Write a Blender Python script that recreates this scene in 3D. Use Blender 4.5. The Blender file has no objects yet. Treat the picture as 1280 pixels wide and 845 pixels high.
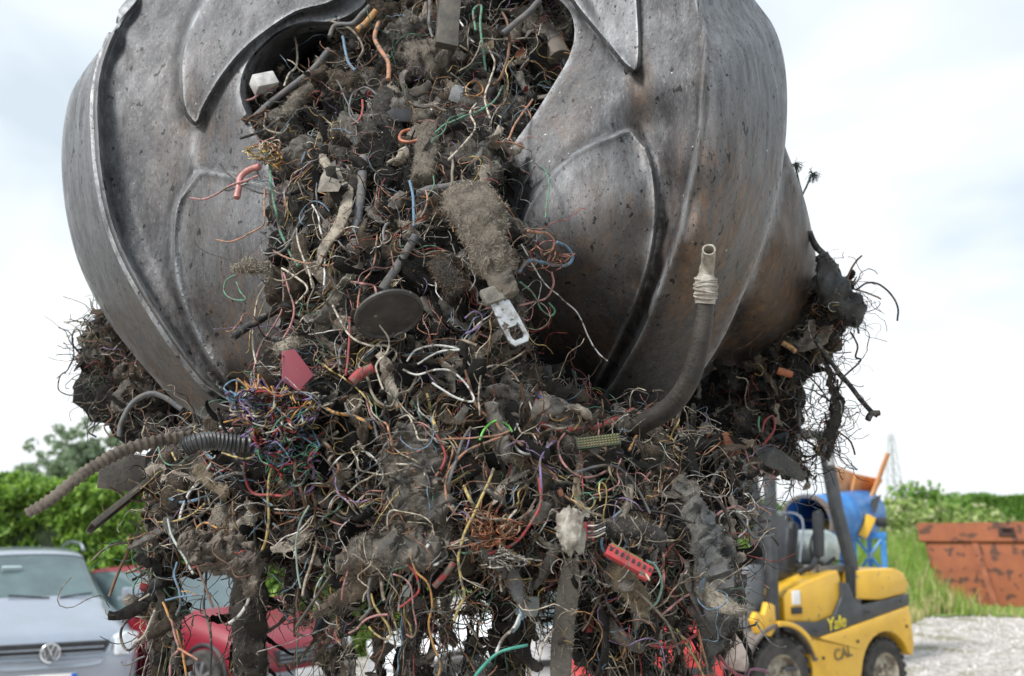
import bpy, bmesh, math, random
import numpy as np
from mathutils import Vector, Matrix
from mathutils.geometry import delaunay_2d_cdt
from mathutils.kdtree import KDTree

sc = bpy.context.scene
col = sc.collection
R = math.radians

# ---------------------------------------------------------------- camera
FPX = 1244.0
CAMZ = 1.8
HOR = 660.0
PITCH = math.atan((HOR - 422.5) / FPX)
cd = bpy.data.cameras.new('camera')
cam = bpy.data.objects.new('camera', cd)
col.objects.link(cam)
cam.location = (0, 0, CAMZ)
cam.rotation_euler = (math.pi / 2 + PITCH, 0, 0)
cd.sensor_width = 36.0
cd.lens = 36.0 * FPX / 1280.0
cd.clip_start = 0.05
cd.clip_end = 3000
cd.dof.use_dof = True
cd.dof.focus_distance = 2.55
cd.dof.aperture_fstop = 3.0
cd.dof.aperture_blades = 7
sc.camera = cam

# ---------------------------------------------------------------- world: overcast sky over a Nishita sky
SUN_EL, SUN_AZ = 52.0, -62.0          # azimuth measured from +Y towards +X
w = bpy.data.worlds.new('World')
sc.world = w
w.use_nodes = True
nt = w.node_tree
nt.nodes.clear()
N = nt.nodes.new
L = nt.links.new
out = N('ShaderNodeOutputWorld')
bg = N('ShaderNodeBackground')
sky = N('ShaderNodeTexSky')
sky.sky_type = 'NISHITA'
sky.sun_disc = False
sky.sun_elevation = R(SUN_EL)
sky.sun_rotation = R(SUN_AZ)
sky.air_density = 1.5
sky.dust_density = 3.0
sky.ozone_density = 1.5
tc = N('ShaderNodeTexCoord')
mp = N('ShaderNodeMapping')
mp.inputs['Scale'].default_value = (1.0, 1.0, 2.6)
nz = N('ShaderNodeTexNoise')
nz.inputs['Scale'].default_value = 2.1
nz.inputs['Detail'].default_value = 4.0
nz.inputs['Roughness'].default_value = 0.5
nz.inputs['Distortion'].default_value = 0.4
cr = N('ShaderNodeValToRGB')
cr.color_ramp.elements[0].position = 0.34
cr.color_ramp.elements[0].color = (3.7, 4.25, 4.7, 1)
cr.color_ramp.elements[1].position = 0.56
cr.color_ramp.elements[1].color = (5.7, 5.9, 6.1, 1)
mx = N('ShaderNodeMix')
mx.data_type = 'RGBA'
mx.inputs[0].default_value = 0.94
L(tc.outputs['Generated'], mp.inputs['Vector'])
L(mp.outputs['Vector'], nz.inputs['Vector'])
sz = N('ShaderNodeSeparateXYZ')
L(tc.outputs['Generated'], sz.inputs[0])
ma = N('ShaderNodeMath')
ma.operation = 'MULTIPLY_ADD'
ma.inputs[1].default_value = -0.34
ma.inputs[2].default_value = 0.09
L(sz.outputs['Z'], ma.inputs[0])
mb_ = N('ShaderNodeMath')
mb_.operation = 'ADD'
L(ma.outputs[0], mb_.inputs[0])
L(nz.outputs['Fac'], mb_.inputs[1])
L(mb_.outputs[0], cr.inputs['Fac'])
L(sky.outputs['Color'], mx.inputs[6])
L(cr.outputs['Color'], mx.inputs[7])
L(mx.outputs[2], bg.inputs['Color'])
bg.inputs['Strength'].default_value = 0.1
L(bg.outputs[0], out.inputs['Surface'])

sl = bpy.data.lights.new('sun', 'SUN')
sl.energy = 2.4
sl.angle = R(14)
sl.color = (1.0, 0.98, 0.95)
so = bpy.data.objects.new('sun', sl)
col.objects.link(so)
az, el = R(SUN_AZ), R(SUN_EL)
sd = Vector((math.sin(az) * math.cos(el), math.cos(az) * math.cos(el), math.sin(el)))
# the veiled sun stands behind and to the left of the camera
sd = Vector((-0.55, -0.50, 0.80)).normalized()
sky.sun_elevation = math.asin(sd.z)
sky.sun_rotation = math.atan2(sd.x, sd.y)
so.rotation_euler = sd.to_track_quat('Z', 'Y').to_euler()

sc.view_settings.view_transform = 'Standard'
sc.view_settings.look = 'None'
sc.view_settings.exposure = 1.0
sc.view_settings.gamma = 1.0
sc.render.engine = 'CYCLES'
sc.cycles.use_denoising = True
sc.cycles.max_bounces = 6
sc.cycles.diffuse_bounces = 3
sc.cycles.glossy_bounces = 3
sc.cycles.transparent_max_bounces = 6

# ---------------------------------------------------------------- helpers
cp, sp = math.cos(PITCH), math.sin(PITCH)


def P(px, py, Y):
    """point of the place seen at photo pixel (px, py) at distance Y in front of the camera"""
    dx = (px - 640.0) / FPX
    dy = -(py - 422.5) / FPX
    d = (dx, cp - dy * sp, sp + dy * cp)
    k = Y / d[1]
    return Vector((d[0] * k, Y, CAMZ + d[2] * k))


def PA(px, py, Y):
    px, py, Y = np.asarray(px, float), np.asarray(py, float), np.asarray(Y, float)
    dx = (px - 640.0) / FPX
    dy = -(py - 422.5) / FPX
    k = Y / (cp - dy * sp)
    return np.stack([dx * k, Y + 0 * k, CAMZ + (sp + dy * cp) * k], -1)


def GX(px, Y):
    """x of the pixel column px on the ground at distance Y"""
    g = P(px, HOR + CAMZ / Y * FPX, Y)
    return g.x


def mesh_obj(name, V, F, mat=None, parent=None, smooth=True, attr=None, sharp=None):
    V = np.asarray(V, dtype=np.float32).reshape(-1, 3)
    me = bpy.data.meshes.new(name)
    if isinstance(F, np.ndarray):
        n, k = F.shape
        me.vertices.add(len(V))
        me.vertices.foreach_set('co', V.ravel())
        me.loops.add(n * k)
        me.loops.foreach_set('vertex_index', F.astype(np.int32).ravel())
        me.polygons.add(n)
        me.polygons.foreach_set('loop_start', np.arange(0, n * k, k, dtype=np.int32))
        me.update(calc_edges=True)
    else:
        me.from_pydata(V.tolist(), [], [list(map(int, f)) for f in F])
    if attr is not None:
        for an, arr in attr.items():
            arr = np.asarray(arr, dtype=np.float32)
            if arr.ndim == 1:
                a = me.attributes.new(an, 'FLOAT', 'POINT')
                a.data.foreach_set('value', arr)
            else:
                if arr.shape[1] == 3:
                    arr = np.concatenate([arr, np.ones((len(arr), 1), np.float32)], 1)
                a = me.attributes.new(an, 'FLOAT_COLOR', 'POINT')
                a.data.foreach_set('color', arr.ravel())
    me.polygons.foreach_set('use_smooth', [smooth] * len(me.polygons))
    if sharp:
        mark_sharp(me, sharp)
    o = bpy.data.objects.new(name, me)
    col.objects.link(o)
    if mat:
        me.materials.append(mat)
    if parent:
        o.parent = parent
    return o


def mark_sharp(me, deg):
    bm = bmesh.new()
    bm.from_mesh(me)
    c = R(deg)
    for e in bm.edges:
        if len(e.link_faces) == 2 and e.calc_face_angle(0) > c:
            e.smooth = False
    bm.to_mesh(me)
    bm.free()


def tag(o, label=None, cat=None, group=None, kind=None):
    if label: o['label'] = label
    if cat: o['category'] = cat
    if group: o['group'] = group
    if kind: o['kind'] = kind
    return o


def empty(name, loc=(0, 0, 0), rz=0.0, label=None, cat=None, group=None):
    o = bpy.data.objects.new(name, None)
    o.empty_display_size = 0.1
    o.location = loc
    o.rotation_euler = (0, 0, rz)
    col.objects.link(o)
    return tag(o, label, cat, group)


def smooth_path(pts, n=6, closed=False):
    """Catmull-Rom through the points"""
    p = np.asarray(pts, float)
    if len(p) < 3:
        t = np.linspace(0, 1, max(2, n))[:, None]
        return p[0] * (1 - t) + p[-1] * t
    q = np.vstack([2 * p[0] - p[1], p, 2 * p[-1] - p[-2]])
    res = []
    ts = np.linspace(0, 1, n, endpoint=False)[:, None]
    for i in range(1, len(q) - 2):
        a, b, c, d = q[i - 1], q[i], q[i + 1], q[i + 2]
        res.append(0.5 * (2 * b + (c - a) * ts + (2 * a - 5 * b + 4 * c - d) * ts ** 2 + (3 * b - a - 3 * c + d) * ts ** 3))
    res.append(p[-1:])
    return np.vstack(res)


def frames(path):
    t = np.gradient(path, axis=0)
    t /= np.linalg.norm(t, axis=1)[:, None] + 1e-9
    ref = np.array([0.13, -0.9, 0.41])
    n = np.zeros_like(path)
    v = ref - t[0] * ref.dot(t[0])
    if np.linalg.norm(v) < 0.1:
        v = np.array([1, 0, 0]) - t[0] * t[0][0]
    v /= np.linalg.norm(v)
    for i in range(len(path)):
        v = v - t[i] * v.dot(t[i])
        v /= np.linalg.norm(v) + 1e-9
        n[i] = v
    return t, n, np.cross(t, n)


def tube(path, rad, sides=6, caps=True, flat=1.0, twist=0.0, hollow=0.0):
    """swept tube; rad a number or one per point; flat squashes the section"""
    path = np.asarray(path, float)
    m = len(path)
    rad = np.broadcast_to(np.asarray(rad, float), (m,))
    t, n, b = frames(path)
    a = np.linspace(0, 2 * np.pi, sides, endpoint=False)
    tw = np.linspace(0, twist, m)
    ca = np.cos(a[None]) * flat
    sa = np.sin(a[None])
    c2, s2 = np.cos(tw)[:, None], np.sin(tw)[:, None]
    ca, sa = ca * c2 - sa * s2, ca * s2 + sa * c2
    V = path[:, None] + rad[:, None, None] * (ca[..., None] * n[:, None] + sa[..., None] * b[:, None])
    V = V.reshape(-1, 3)
    F = []
    i = np.arange(m - 1)[:, None] * sides
    j = np.arange(sides)[None]
    k = (j + 1) % sides
    F = np.stack([i + j, i + k, i + sides + k, i + sides + j], -1).reshape(-1, 4)
    if caps:
        c0, c1 = len(V), len(V) + 1
        V = np.vstack([V, path[0] - t[0] * rad[0] * 0.3 + (t[0] * hollow), path[-1] + t[-1] * rad[-1] * 0.3 - (t[-1] * hollow)])
        jj = np.arange(sides)
        kk = (jj + 1) % sides
        f0 = np.stack([kk, jj, np.full(sides, c0), np.full(sides, c0)], -1)
        e = (m - 1) * sides
        f1 = np.stack([e + jj, e + kk, np.full(sides, c1), np.full(sides, c1)], -1)
        tri = [list(f[:3]) for f in f0] + [list(f[:3]) for f in f1]
        return V, F, tri
    return V, F, []


class MB:
    """collects shapes into one mesh"""
    def __init__(s):
        s.V, s.F, s.n = [], [], 0

    def add(s, V, F):
        V = np.asarray(V, float).reshape(-1, 3)
        s.V.append(V)
        for f in F:
            s.F.append([int(i) + s.n for i in f])
        s.n += len(V)
        return s

    def tube(s, pts, rad, sides=8, sm=0, **k):
        if sm:
            pts = smooth_path(pts, sm)
            if not np.isscalar(rad):
                r = np.asarray(rad, float)
                rad = np.interp(np.linspace(0, 1, len(pts)), np.linspace(0, 1, len(r)), r)
        V, F, T = tube(pts, rad, sides, **k)
        return s.add(V, [list(f) for f in F] + T)

    def box(s, c, d, rz=0.0, rot=None, bev=0.0, taper=None):
        """box centre c, size d; a small chamfer when bev > 0; taper=(sx, sy) scales the top"""
        bm = bmesh.new()
        bmesh.ops.create_cube(bm, size=1.0)
        for v in bm.verts:
            v.co = Vector((v.co.x * d[0], v.co.y * d[1], v.co.z * d[2]))
            if taper and v.co.z > 0:
                v.co.x *= taper[0]
                v.co.y *= taper[1]
        if bev > 0:
            bmesh.ops.bevel(bm, geom=list(bm.edges), offset=bev, segments=2, affect='EDGES', profile=0.6)
        M = Matrix.Rotation(rz, 4, 'Z') if rot is None else rot.to_matrix().to_4x4() if hasattr(rot, 'to_matrix') else rot
        bm.transform(Matrix.Translation(Vector(c)) @ M)
        bm.verts.index_update()
        s.add([v.co[:] for v in bm.verts], [[v.index for v in f.verts] for f in bm.faces])
        bm.free()
        return s

    def prism(s, poly, a, b, axis='y', bev=0.0):
        """outline poly (u, v) extruded from a to b along axis x, y or z"""
        bm = bmesh.new()
        def q(u, v, t):
            return {'y': (u, t, v), 'x': (t, u, v), 'z': (u, v, t)}[axis]
        v0 = [bm.verts.new(q(u, v, a)) for u, v in poly]
        v1 = [bm.verts.new(q(u, v, b)) for u, v in poly]
        n = len(poly)
        bm.faces.new(v0)
        bm.faces.new(v1[::-1])
        for i in range(n):
            bm.faces.new((v0[i], v1[i], v1[(i + 1) % n], v0[(i + 1) % n]))
        bmesh.ops.recalc_face_normals(bm, faces=bm.faces)
        if bev > 0:
            bmesh.ops.bevel(bm, geom=list(bm.edges), offset=bev, segments=2, affect='EDGES', profile=0.6)
        bm.verts.index_update()
        s.add([v.co[:] for v in bm.verts], [[v.index for v in f.verts] for f in bm.faces])
        bm.free()
        return s

    def lathe(s, prof, c=(0, 0, 0), axis='z', seg=32):
        """profile (r, h) turned round the axis through c"""
        prof = np.asarray(prof, float)
        a = np.linspace(0, 2 * np.pi, seg, endpoint=False)
        r, h = prof[:, 0][:, None], prof[:, 1][:, None]
        X, Y, Z = r * np.cos(a), r * np.sin(a), h + 0 * a
        if axis == 'z': V = np.stack([X, Y, Z], -1)
        elif axis == 'y': V = np.stack([X, Z, Y], -1)
        else: V = np.stack([Z, X, Y], -1)
        V = V.reshape(-1, 3) + np.asarray(c)
        F = []
        for i in range(len(prof) - 1):
            for j in range(seg):
                k = (j + 1) % seg
                F.append([i * seg + j, i * seg + k, (i + 1) * seg + k, (i + 1) * seg + j])
        return s.add(V, F)

    def build(s, name, mat, parent=None, smooth=True, sharp=35, M=None):
        V = np.vstack(s.V)
        if M is not None:
            V = V @ np.array(M.to_3x3()).T + np.array(M.translation)
        o = mesh_obj(name, V, s.F, mat, parent, smooth, sharp=sharp)
        bm = bmesh.new()
        bm.from_mesh(o.data)
        bmesh.ops.recalc_face_normals(bm, faces=bm.faces)
        bm.to_mesh(o.data)
        bm.free()
        return o


# ---------------------------------------------------------------- materials
MATS = {}


def mat(name, c, rough=0.6, metal=0.0, c2=None, scale=8.0, bump=0.0, bscale=None, lo=0.4, hi=0.62, spec=0.5, coat=0.0,
        stretch=(1, 1, 1), detail=6.0, c3=None, s3=30.0, t3=0.66, attr=None):
    if name in MATS:
        return MATS[name]
    m = bpy.data.materials.new(name)
    m.use_nodes = True
    t = m.node_tree
    b = t.nodes['Principled BSDF']
    b.inputs['Base Color'].default_value = (*c, 1)
    b.inputs['Roughness'].default_value = rough
    b.inputs['Metallic'].default_value = metal
    b.inputs['Specular IOR Level'].default_value = spec
    b.inputs['Coat Weight'].default_value = coat
    b.inputs['Coat Roughness'].default_value = 0.12
    if c2 is None and bump == 0 and not attr:
        c2 = tuple(min(1, x * 0.86) for x in c)
    tc = t.nodes.new('ShaderNodeTexCoord')
    mp = t.nodes.new('ShaderNodeMapping')
    mp.inputs['Scale'].default_value = stretch
    t.links.new(tc.outputs['Object'], mp.inputs['Vector'])
    colsock = None
    if attr:
        a = t.nodes.new('ShaderNodeAttribute')
        a.attribute_name = attr
        colsock = a.outputs['Color']
    if c2 is not None:
        n = t.nodes.new('ShaderNodeTexNoise')
        n.inputs['Scale'].default_value = scale
        n.inputs['Detail'].default_value = detail
        n.inputs['Roughness'].default_value = 0.6
        t.links.new(mp.outputs['Vector'], n.inputs['Vector'])
        r = t.nodes.new('ShaderNodeMapRange')
        r.inputs['From Min'].default_value = lo
        r.inputs['From Max'].default_value = hi
        t.links.new(n.outputs['Fac'], r.inputs['Value'])
        x = t.nodes.new('ShaderNodeMix')
        x.data_type = 'RGBA'
        t.links.new(r.outputs['Result'], x.inputs[0])
        if colsock is not None:
            x.blend_type = 'MULTIPLY'
            t.links.new(colsock, x.inputs[6])
            x.inputs[7].default_value = (*c2, 1)
        else:
            x.inputs[6].default_value = (*c, 1)
            x.inputs[7].default_value = (*c2, 1)
        colsock = x.outputs[2]
    if c3 is not None:
        n3 = t.nodes.new('ShaderNodeTexNoise')
        n3.inputs['Scale'].default_value = s3
        n3.inputs['Detail'].default_value = 5.0
        t.links.new(tc.outputs['Object'], n3.inputs['Vector'])
        r3 = t.nodes.new('ShaderNodeMapRange')
        r3.inputs['From Min'].default_value = t3
        r3.inputs['From Max'].default_value = t3 + 0.05
        t.links.new(n3.outputs['Fac'], r3.inputs['Value'])
        x3 = t.nodes.new('ShaderNodeMix')
        x3.data_type = 'RGBA'
        t.links.new(r3.outputs['Result'], x3.inputs[0])
        if colsock is not None:
            t.links.new(colsock, x3.inputs[6])
        else:
            x3.inputs[6].default_value = (*c, 1)
        x3.inputs[7].default_value = (*c3, 1)
        colsock = x3.outputs[2]
    if colsock is not None:
        t.links.new(colsock, b.inputs['Base Color'])
    if bump > 0:
        n2 = t.nodes.new('ShaderNodeTexNoise')
        n2.inputs['Scale'].default_value = bscale or scale * 4
        n2.inputs['Detail'].default_value = 8.0
        n2.inputs['Roughness'].default_value = 0.7
        t.links.new(mp.outputs['Vector'], n2.inputs['Vector'])
        bp = t.nodes.new('ShaderNodeBump')
        bp.inputs['Strength'].default_value = bump
        bp.inputs['Distance'].default_value = 0.01
        t.links.new(n2.outputs['Fac'], bp.inputs['Height'])
        t.links.new(bp.outputs['Normal'], b.inputs['Normal'])
    MATS[name] = m
    return m


def rbf(points):
    """thin-plate depth through (px, py, depth) points"""
    p = np.asarray(points, float)
    xy, z = p[:, :2] / 100.0, p[:, 2]
    d = np.linalg.norm(xy[:, None] - xy[None], axis=2)
    K = np.where(d > 0, d ** 2 * np.log(d + 1e-12), 0) + np.eye(len(p)) * 0.02
    A = np.block([[K, np.ones((len(p), 1)), xy], [np.vstack([np.ones(len(p)), xy.T]), np.zeros((3, 3))]])
    s = np.linalg.solve(A, np.concatenate([z, [0, 0, 0]]))
    wv, a = s[:-3], s[-3:]

    def f(px, py):
        q = np.stack([np.asarray(px, float), np.asarray(py, float)], -1) / 100.0
        sh = q.shape[:-1]
        q = q.reshape(-1, 2)
        dd = np.linalg.norm(q[:, None] - xy[None], axis=2)
        KK = np.where(dd > 0, dd ** 2 * np.log(dd + 1e-12), 0)
        return (KK @ wv + a[0] + q @ a[1:]).reshape(sh)
    return f


def seg_dist(q, line, closed=False):
    """distance of the points q to a polyline, in pixels"""
    line = np.asarray(line, float)
    if closed:
        line = np.vstack([line, line[:1]])
    best = np.full(len(q), 1e9)
    for a, b in zip(line[:-1], line[1:]):
        ab = b - a
        t = np.clip(((q - a) @ ab) / (ab @ ab + 1e-9), 0, 1)
        best = np.minimum(best, np.linalg.norm(q - (a + t[:, None] * ab), axis=1))
    return best


def inside(q, poly):
    q = np.asarray(q, float)
    poly = np.asarray(poly, float)
    x, y = q[:, 0], q[:, 1]
    r = np.zeros(len(q), bool)
    j = len(poly) - 1
    for i in range(len(poly)):
        xi, yi = poly[i]
        xj, yj = poly[j]
        c = ((yi > y) != (yj > y)) & (x < (xj - xi) * (y - yi) / (yj - yi + 1e-12) + xi)
        r ^= c
        j = i
    return r


def cloud_noise(p, seed, f0, octs=4, gain=0.5, ridged=False):
    """cheap organic noise, about -1..1"""
    rg = np.random.RandomState(seed)
    r = np.zeros(len(p))
    a, tot, f = 1.0, 0.0, f0
    for o in range(octs):
        v = np.zeros(len(p))
        for k in range(3):
            d1, d2 = rg.normal(size=3), rg.normal(size=3)
            d1 /= np.linalg.norm(d1)
            d2 /= np.linalg.norm(d2)
            v += np.sin(f * (p @ d1) + 1.9 * np.sin(f * 0.8 * (p @ d2) + rg.rand() * 6.3) + rg.rand() * 6.3)
        v /= 3
        if ridged:
            v = 1 - 2.2 * np.abs(v)
        r += a * v
        tot += a
        a *= gain
        f *= 2.05
    return r / tot
# ================================================================ the grab
def steel(name, tint=(1, 1, 1), dark=1.0):
    m = bpy.data.materials.new(name)
    m.use_nodes = True
    t = m.node_tree
    b = t.nodes['Principled BSDF']
    K = t.nodes.new
    Lk = t.links.new
    tc = K('ShaderNodeTexCoord')

    def noise(scale, stretch=(1, 1, 1), detail=6, rough=0.6, dist=0.0, rot=(0, 0, 0)):
        mp = K('ShaderNodeMapping')
        mp.inputs['Scale'].default_value = stretch
        mp.inputs['Rotation'].default_value = rot
        Lk(tc.outputs['Object'], mp.inputs['Vector'])
        n = K('ShaderNodeTexNoise')
        n.inputs['Scale'].default_value = scale
        n.inputs['Detail'].default_value = detail
        n.inputs['Roughness'].default_value = rough
        n.inputs['Distortion'].default_value = dist
        Lk(mp.outputs['Vector'], n.inputs['Vector'])
        return n.outputs['Fac']

    def rng(v, a, bb, lo=0.0, hi=1.0):
        r = K('ShaderNodeMapRange')
        r.inputs['From Min'].default_value = a
        r.inputs['From Max'].default_value = bb
        r.inputs['To Min'].default_value = lo
        r.inputs['To Max'].default_value = hi
        Lk(v, r.inputs['Value'])
        return r.outputs['Result']

    def mixc(f, a, bb, mode='MIX'):
        x = K('ShaderNodeMix')
        x.data_type = 'RGBA'
        x.blend_type = mode
        for s, v in ((0, f), (6, a), (7, bb)):
            if isinstance(v, tuple):
                x.inputs[s].default_value = (*v, 1)
            elif isinstance(v, float):
                x.inputs[s].default_value = v
            else:
                Lk(v, x.inputs[s])
        return x.outputs[2]

    def mul(a, bb):
        x = K('ShaderNodeMath')
        x.operation = 'MULTIPLY'
        Lk(a, x.inputs[0])
        if isinstance(bb, float):
            x.inputs[1].default_value = bb
        else:
            Lk(bb, x.inputs[1])
        return x.outputs[0]
    base = mixc(rng(noise(7.0, (1, 1, 0.6), detail=10, rough=0.78), 0.38, 0.62), tuple(dark * a * v for a, v in zip((0.038, 0.037, 0.037), tint)),
                tuple(dark * a * v for a, v in zip((0.105, 0.102, 0.101), tint)))
    # rubbing streaks that run down the plates
    st = rng(noise(26.0, (1.0, 1.0, 0.16), 8, 0.75, 0.5, (0.15, 0.2, 0)), 0.43, 0.68)
    base = mixc(mul(st, 0.5), base, (0.135, 0.138, 0.145))
    fine = rng(noise(150.0, (1, 1, 0.35), 3, 0.8, 0.4, (0.1, 0.1, 0)), 0.52, 0.72)
    base = mixc(mul(fine, 0.42), base, (0.26, 0.255, 0.25))
    # earth-brown film and rust
    at = K('ShaderNodeAttribute')
    at.attribute_name = 'rust'
    rn = rng(noise(7.0, (1, 1, 0.5), 8, 0.65), 0.36, 0.6)
    base = mixc(mul(rn, at.outputs['Fac']), base, (0.105, 0.066, 0.040))
    rn2 = rng(noise(34.0, (1, 1, 0.3), 8, 0.7), 0.5, 0.68)
    base = mixc(mul(mul(rn2, at.outputs['Fac']), 0.8), base, (0.22, 0.115, 0.05))
    # worn bright edges and weld lines, and paler face areas
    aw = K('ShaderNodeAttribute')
    aw.attribute_name = 'wear_pale'
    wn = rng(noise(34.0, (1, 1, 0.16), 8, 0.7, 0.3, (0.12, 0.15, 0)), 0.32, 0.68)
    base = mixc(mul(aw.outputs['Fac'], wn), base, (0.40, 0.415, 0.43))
    # tar stains, and shade painted into plate creases and the underside
    ar = K('ShaderNodeAttribute')
    ar.attribute_name = 'tar_shade'
    tn = rng(noise(30.0, (1, 1, 0.4), 8, 0.7), 0.35, 0.55)
    base = mixc(mul(ar.outputs['Fac'], tn), base, (0.02, 0.02, 0.022))
    # pits, flecks of tar, pale chips
    pit = rng(noise(40.0, (1, 1, 0.7), 3, 0.55), 0.655, 0.675)
    base = mixc(mul(pit, 0.92), base, (0.012, 0.012, 0.013))
    pit2 = rng(noise(120.0, (1, 1, 0.6), 2, 0.6), 0.64, 0.665)
    base = mixc(mul(pit2, 0.7), base, (0.02, 0.02, 0.02))
    chip = rng(noise(64.0, (0.6, 1, 1.1), 3, 0.5, 0.0, (0.5, 0.8, 0.3)), 0.75, 0.765)
    base = mixc(mul(chip, 0.8), base, (0.62, 0.63, 0.63))
    # long pale scratches
    wv = K('ShaderNodeTexWave')
    wv.inputs['Scale'].default_value = 0.9
    wv.inputs['Distortion'].default_value = 2.6
    wv.inputs['Detail'].default_value = 2.0
    wv.inputs['Detail Scale'].default_value = 1.2
    mps = K('ShaderNodeMapping')
    mps.inputs['Rotation'].default_value = (0.4, 0.9, 0.3)
    Lk(tc.outputs['Object'], mps.inputs['Vector'])
    Lk(mps.outputs['Vector'], wv.inputs['Vector'])
    sc1 = rng(wv.outputs['Fac'], 0.9985, 1.0)
    base = mixc(mul(mul(sc1, rng(noise(6.0), 0.52, 0.62)), 0.0), base, (0.55, 0.55, 0.56))
    Lk(base, b.inputs['Base Color'])
    b.inputs['Metallic'].default_value = 0.55
    rg = rng(noise(22.0, (1, 1, 0.3), 8, 0.7), 0.3, 0.7, 0.42, 0.66)
    Lk(rg, b.inputs['Roughness'])
    bp = K('ShaderNodeBump')
    bp.inputs['Strength'].default_value = 0.55
    bp.inputs['Distance'].default_value = 0.004
    Lk(noise(75.0, (1, 1, 0.5), 10, 0.8), bp.inputs['Height'])
    bp2 = K('ShaderNodeBump')
    bp2.inputs['Strength'].default_value = 0.5
    bp2.inputs['Distance'].default_value = 0.02
    Lk(noise(7.0, (1, 1, 0.6), 4, 0.5), bp2.inputs['Height'])
    Lk(bp2.outputs['Normal'], bp.inputs['Normal'])
    Lk(bp.outputs['Normal'], b.inputs['Normal'])
    return m


STEEL = steel('worn_steel', tint=(0.96, 0.99, 1.05))
STEELB = steel('brown_steel', tint=(1.0, 0.93, 0.86), dark=0.8)

grab = empty('scrap_grab', P(545, 60, 3.4), 0, 'huge worn steel orange-peel grab hanging overhead, packed with torn wires', 'grab')
GC = np.array(grab.location)


def densify(line, step=6.0, closed=False):
    line = [np.array(p, float) for p in line]
    if closed:
        line = line + [line[0]]
    res = []
    for a, b in zip(line[:-1], line[1:]):
        n = max(1, int(np.linalg.norm(b - a) / step))
        for i in range(n):
            res.append(a + (b - a) * i / n)
    if not closed:
        res.append(line[-1])
    return np.array(res)


def curve2(pts, n=5, closed=False):
    p = np.asarray(pts, float)
    if closed:
        p3 = np.vstack([p[-2:], p, p[:2]])
        s = smooth_path(p3, n)
        return s[2 * n:-2 * n]
    return smooth_path(p, n)


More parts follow.
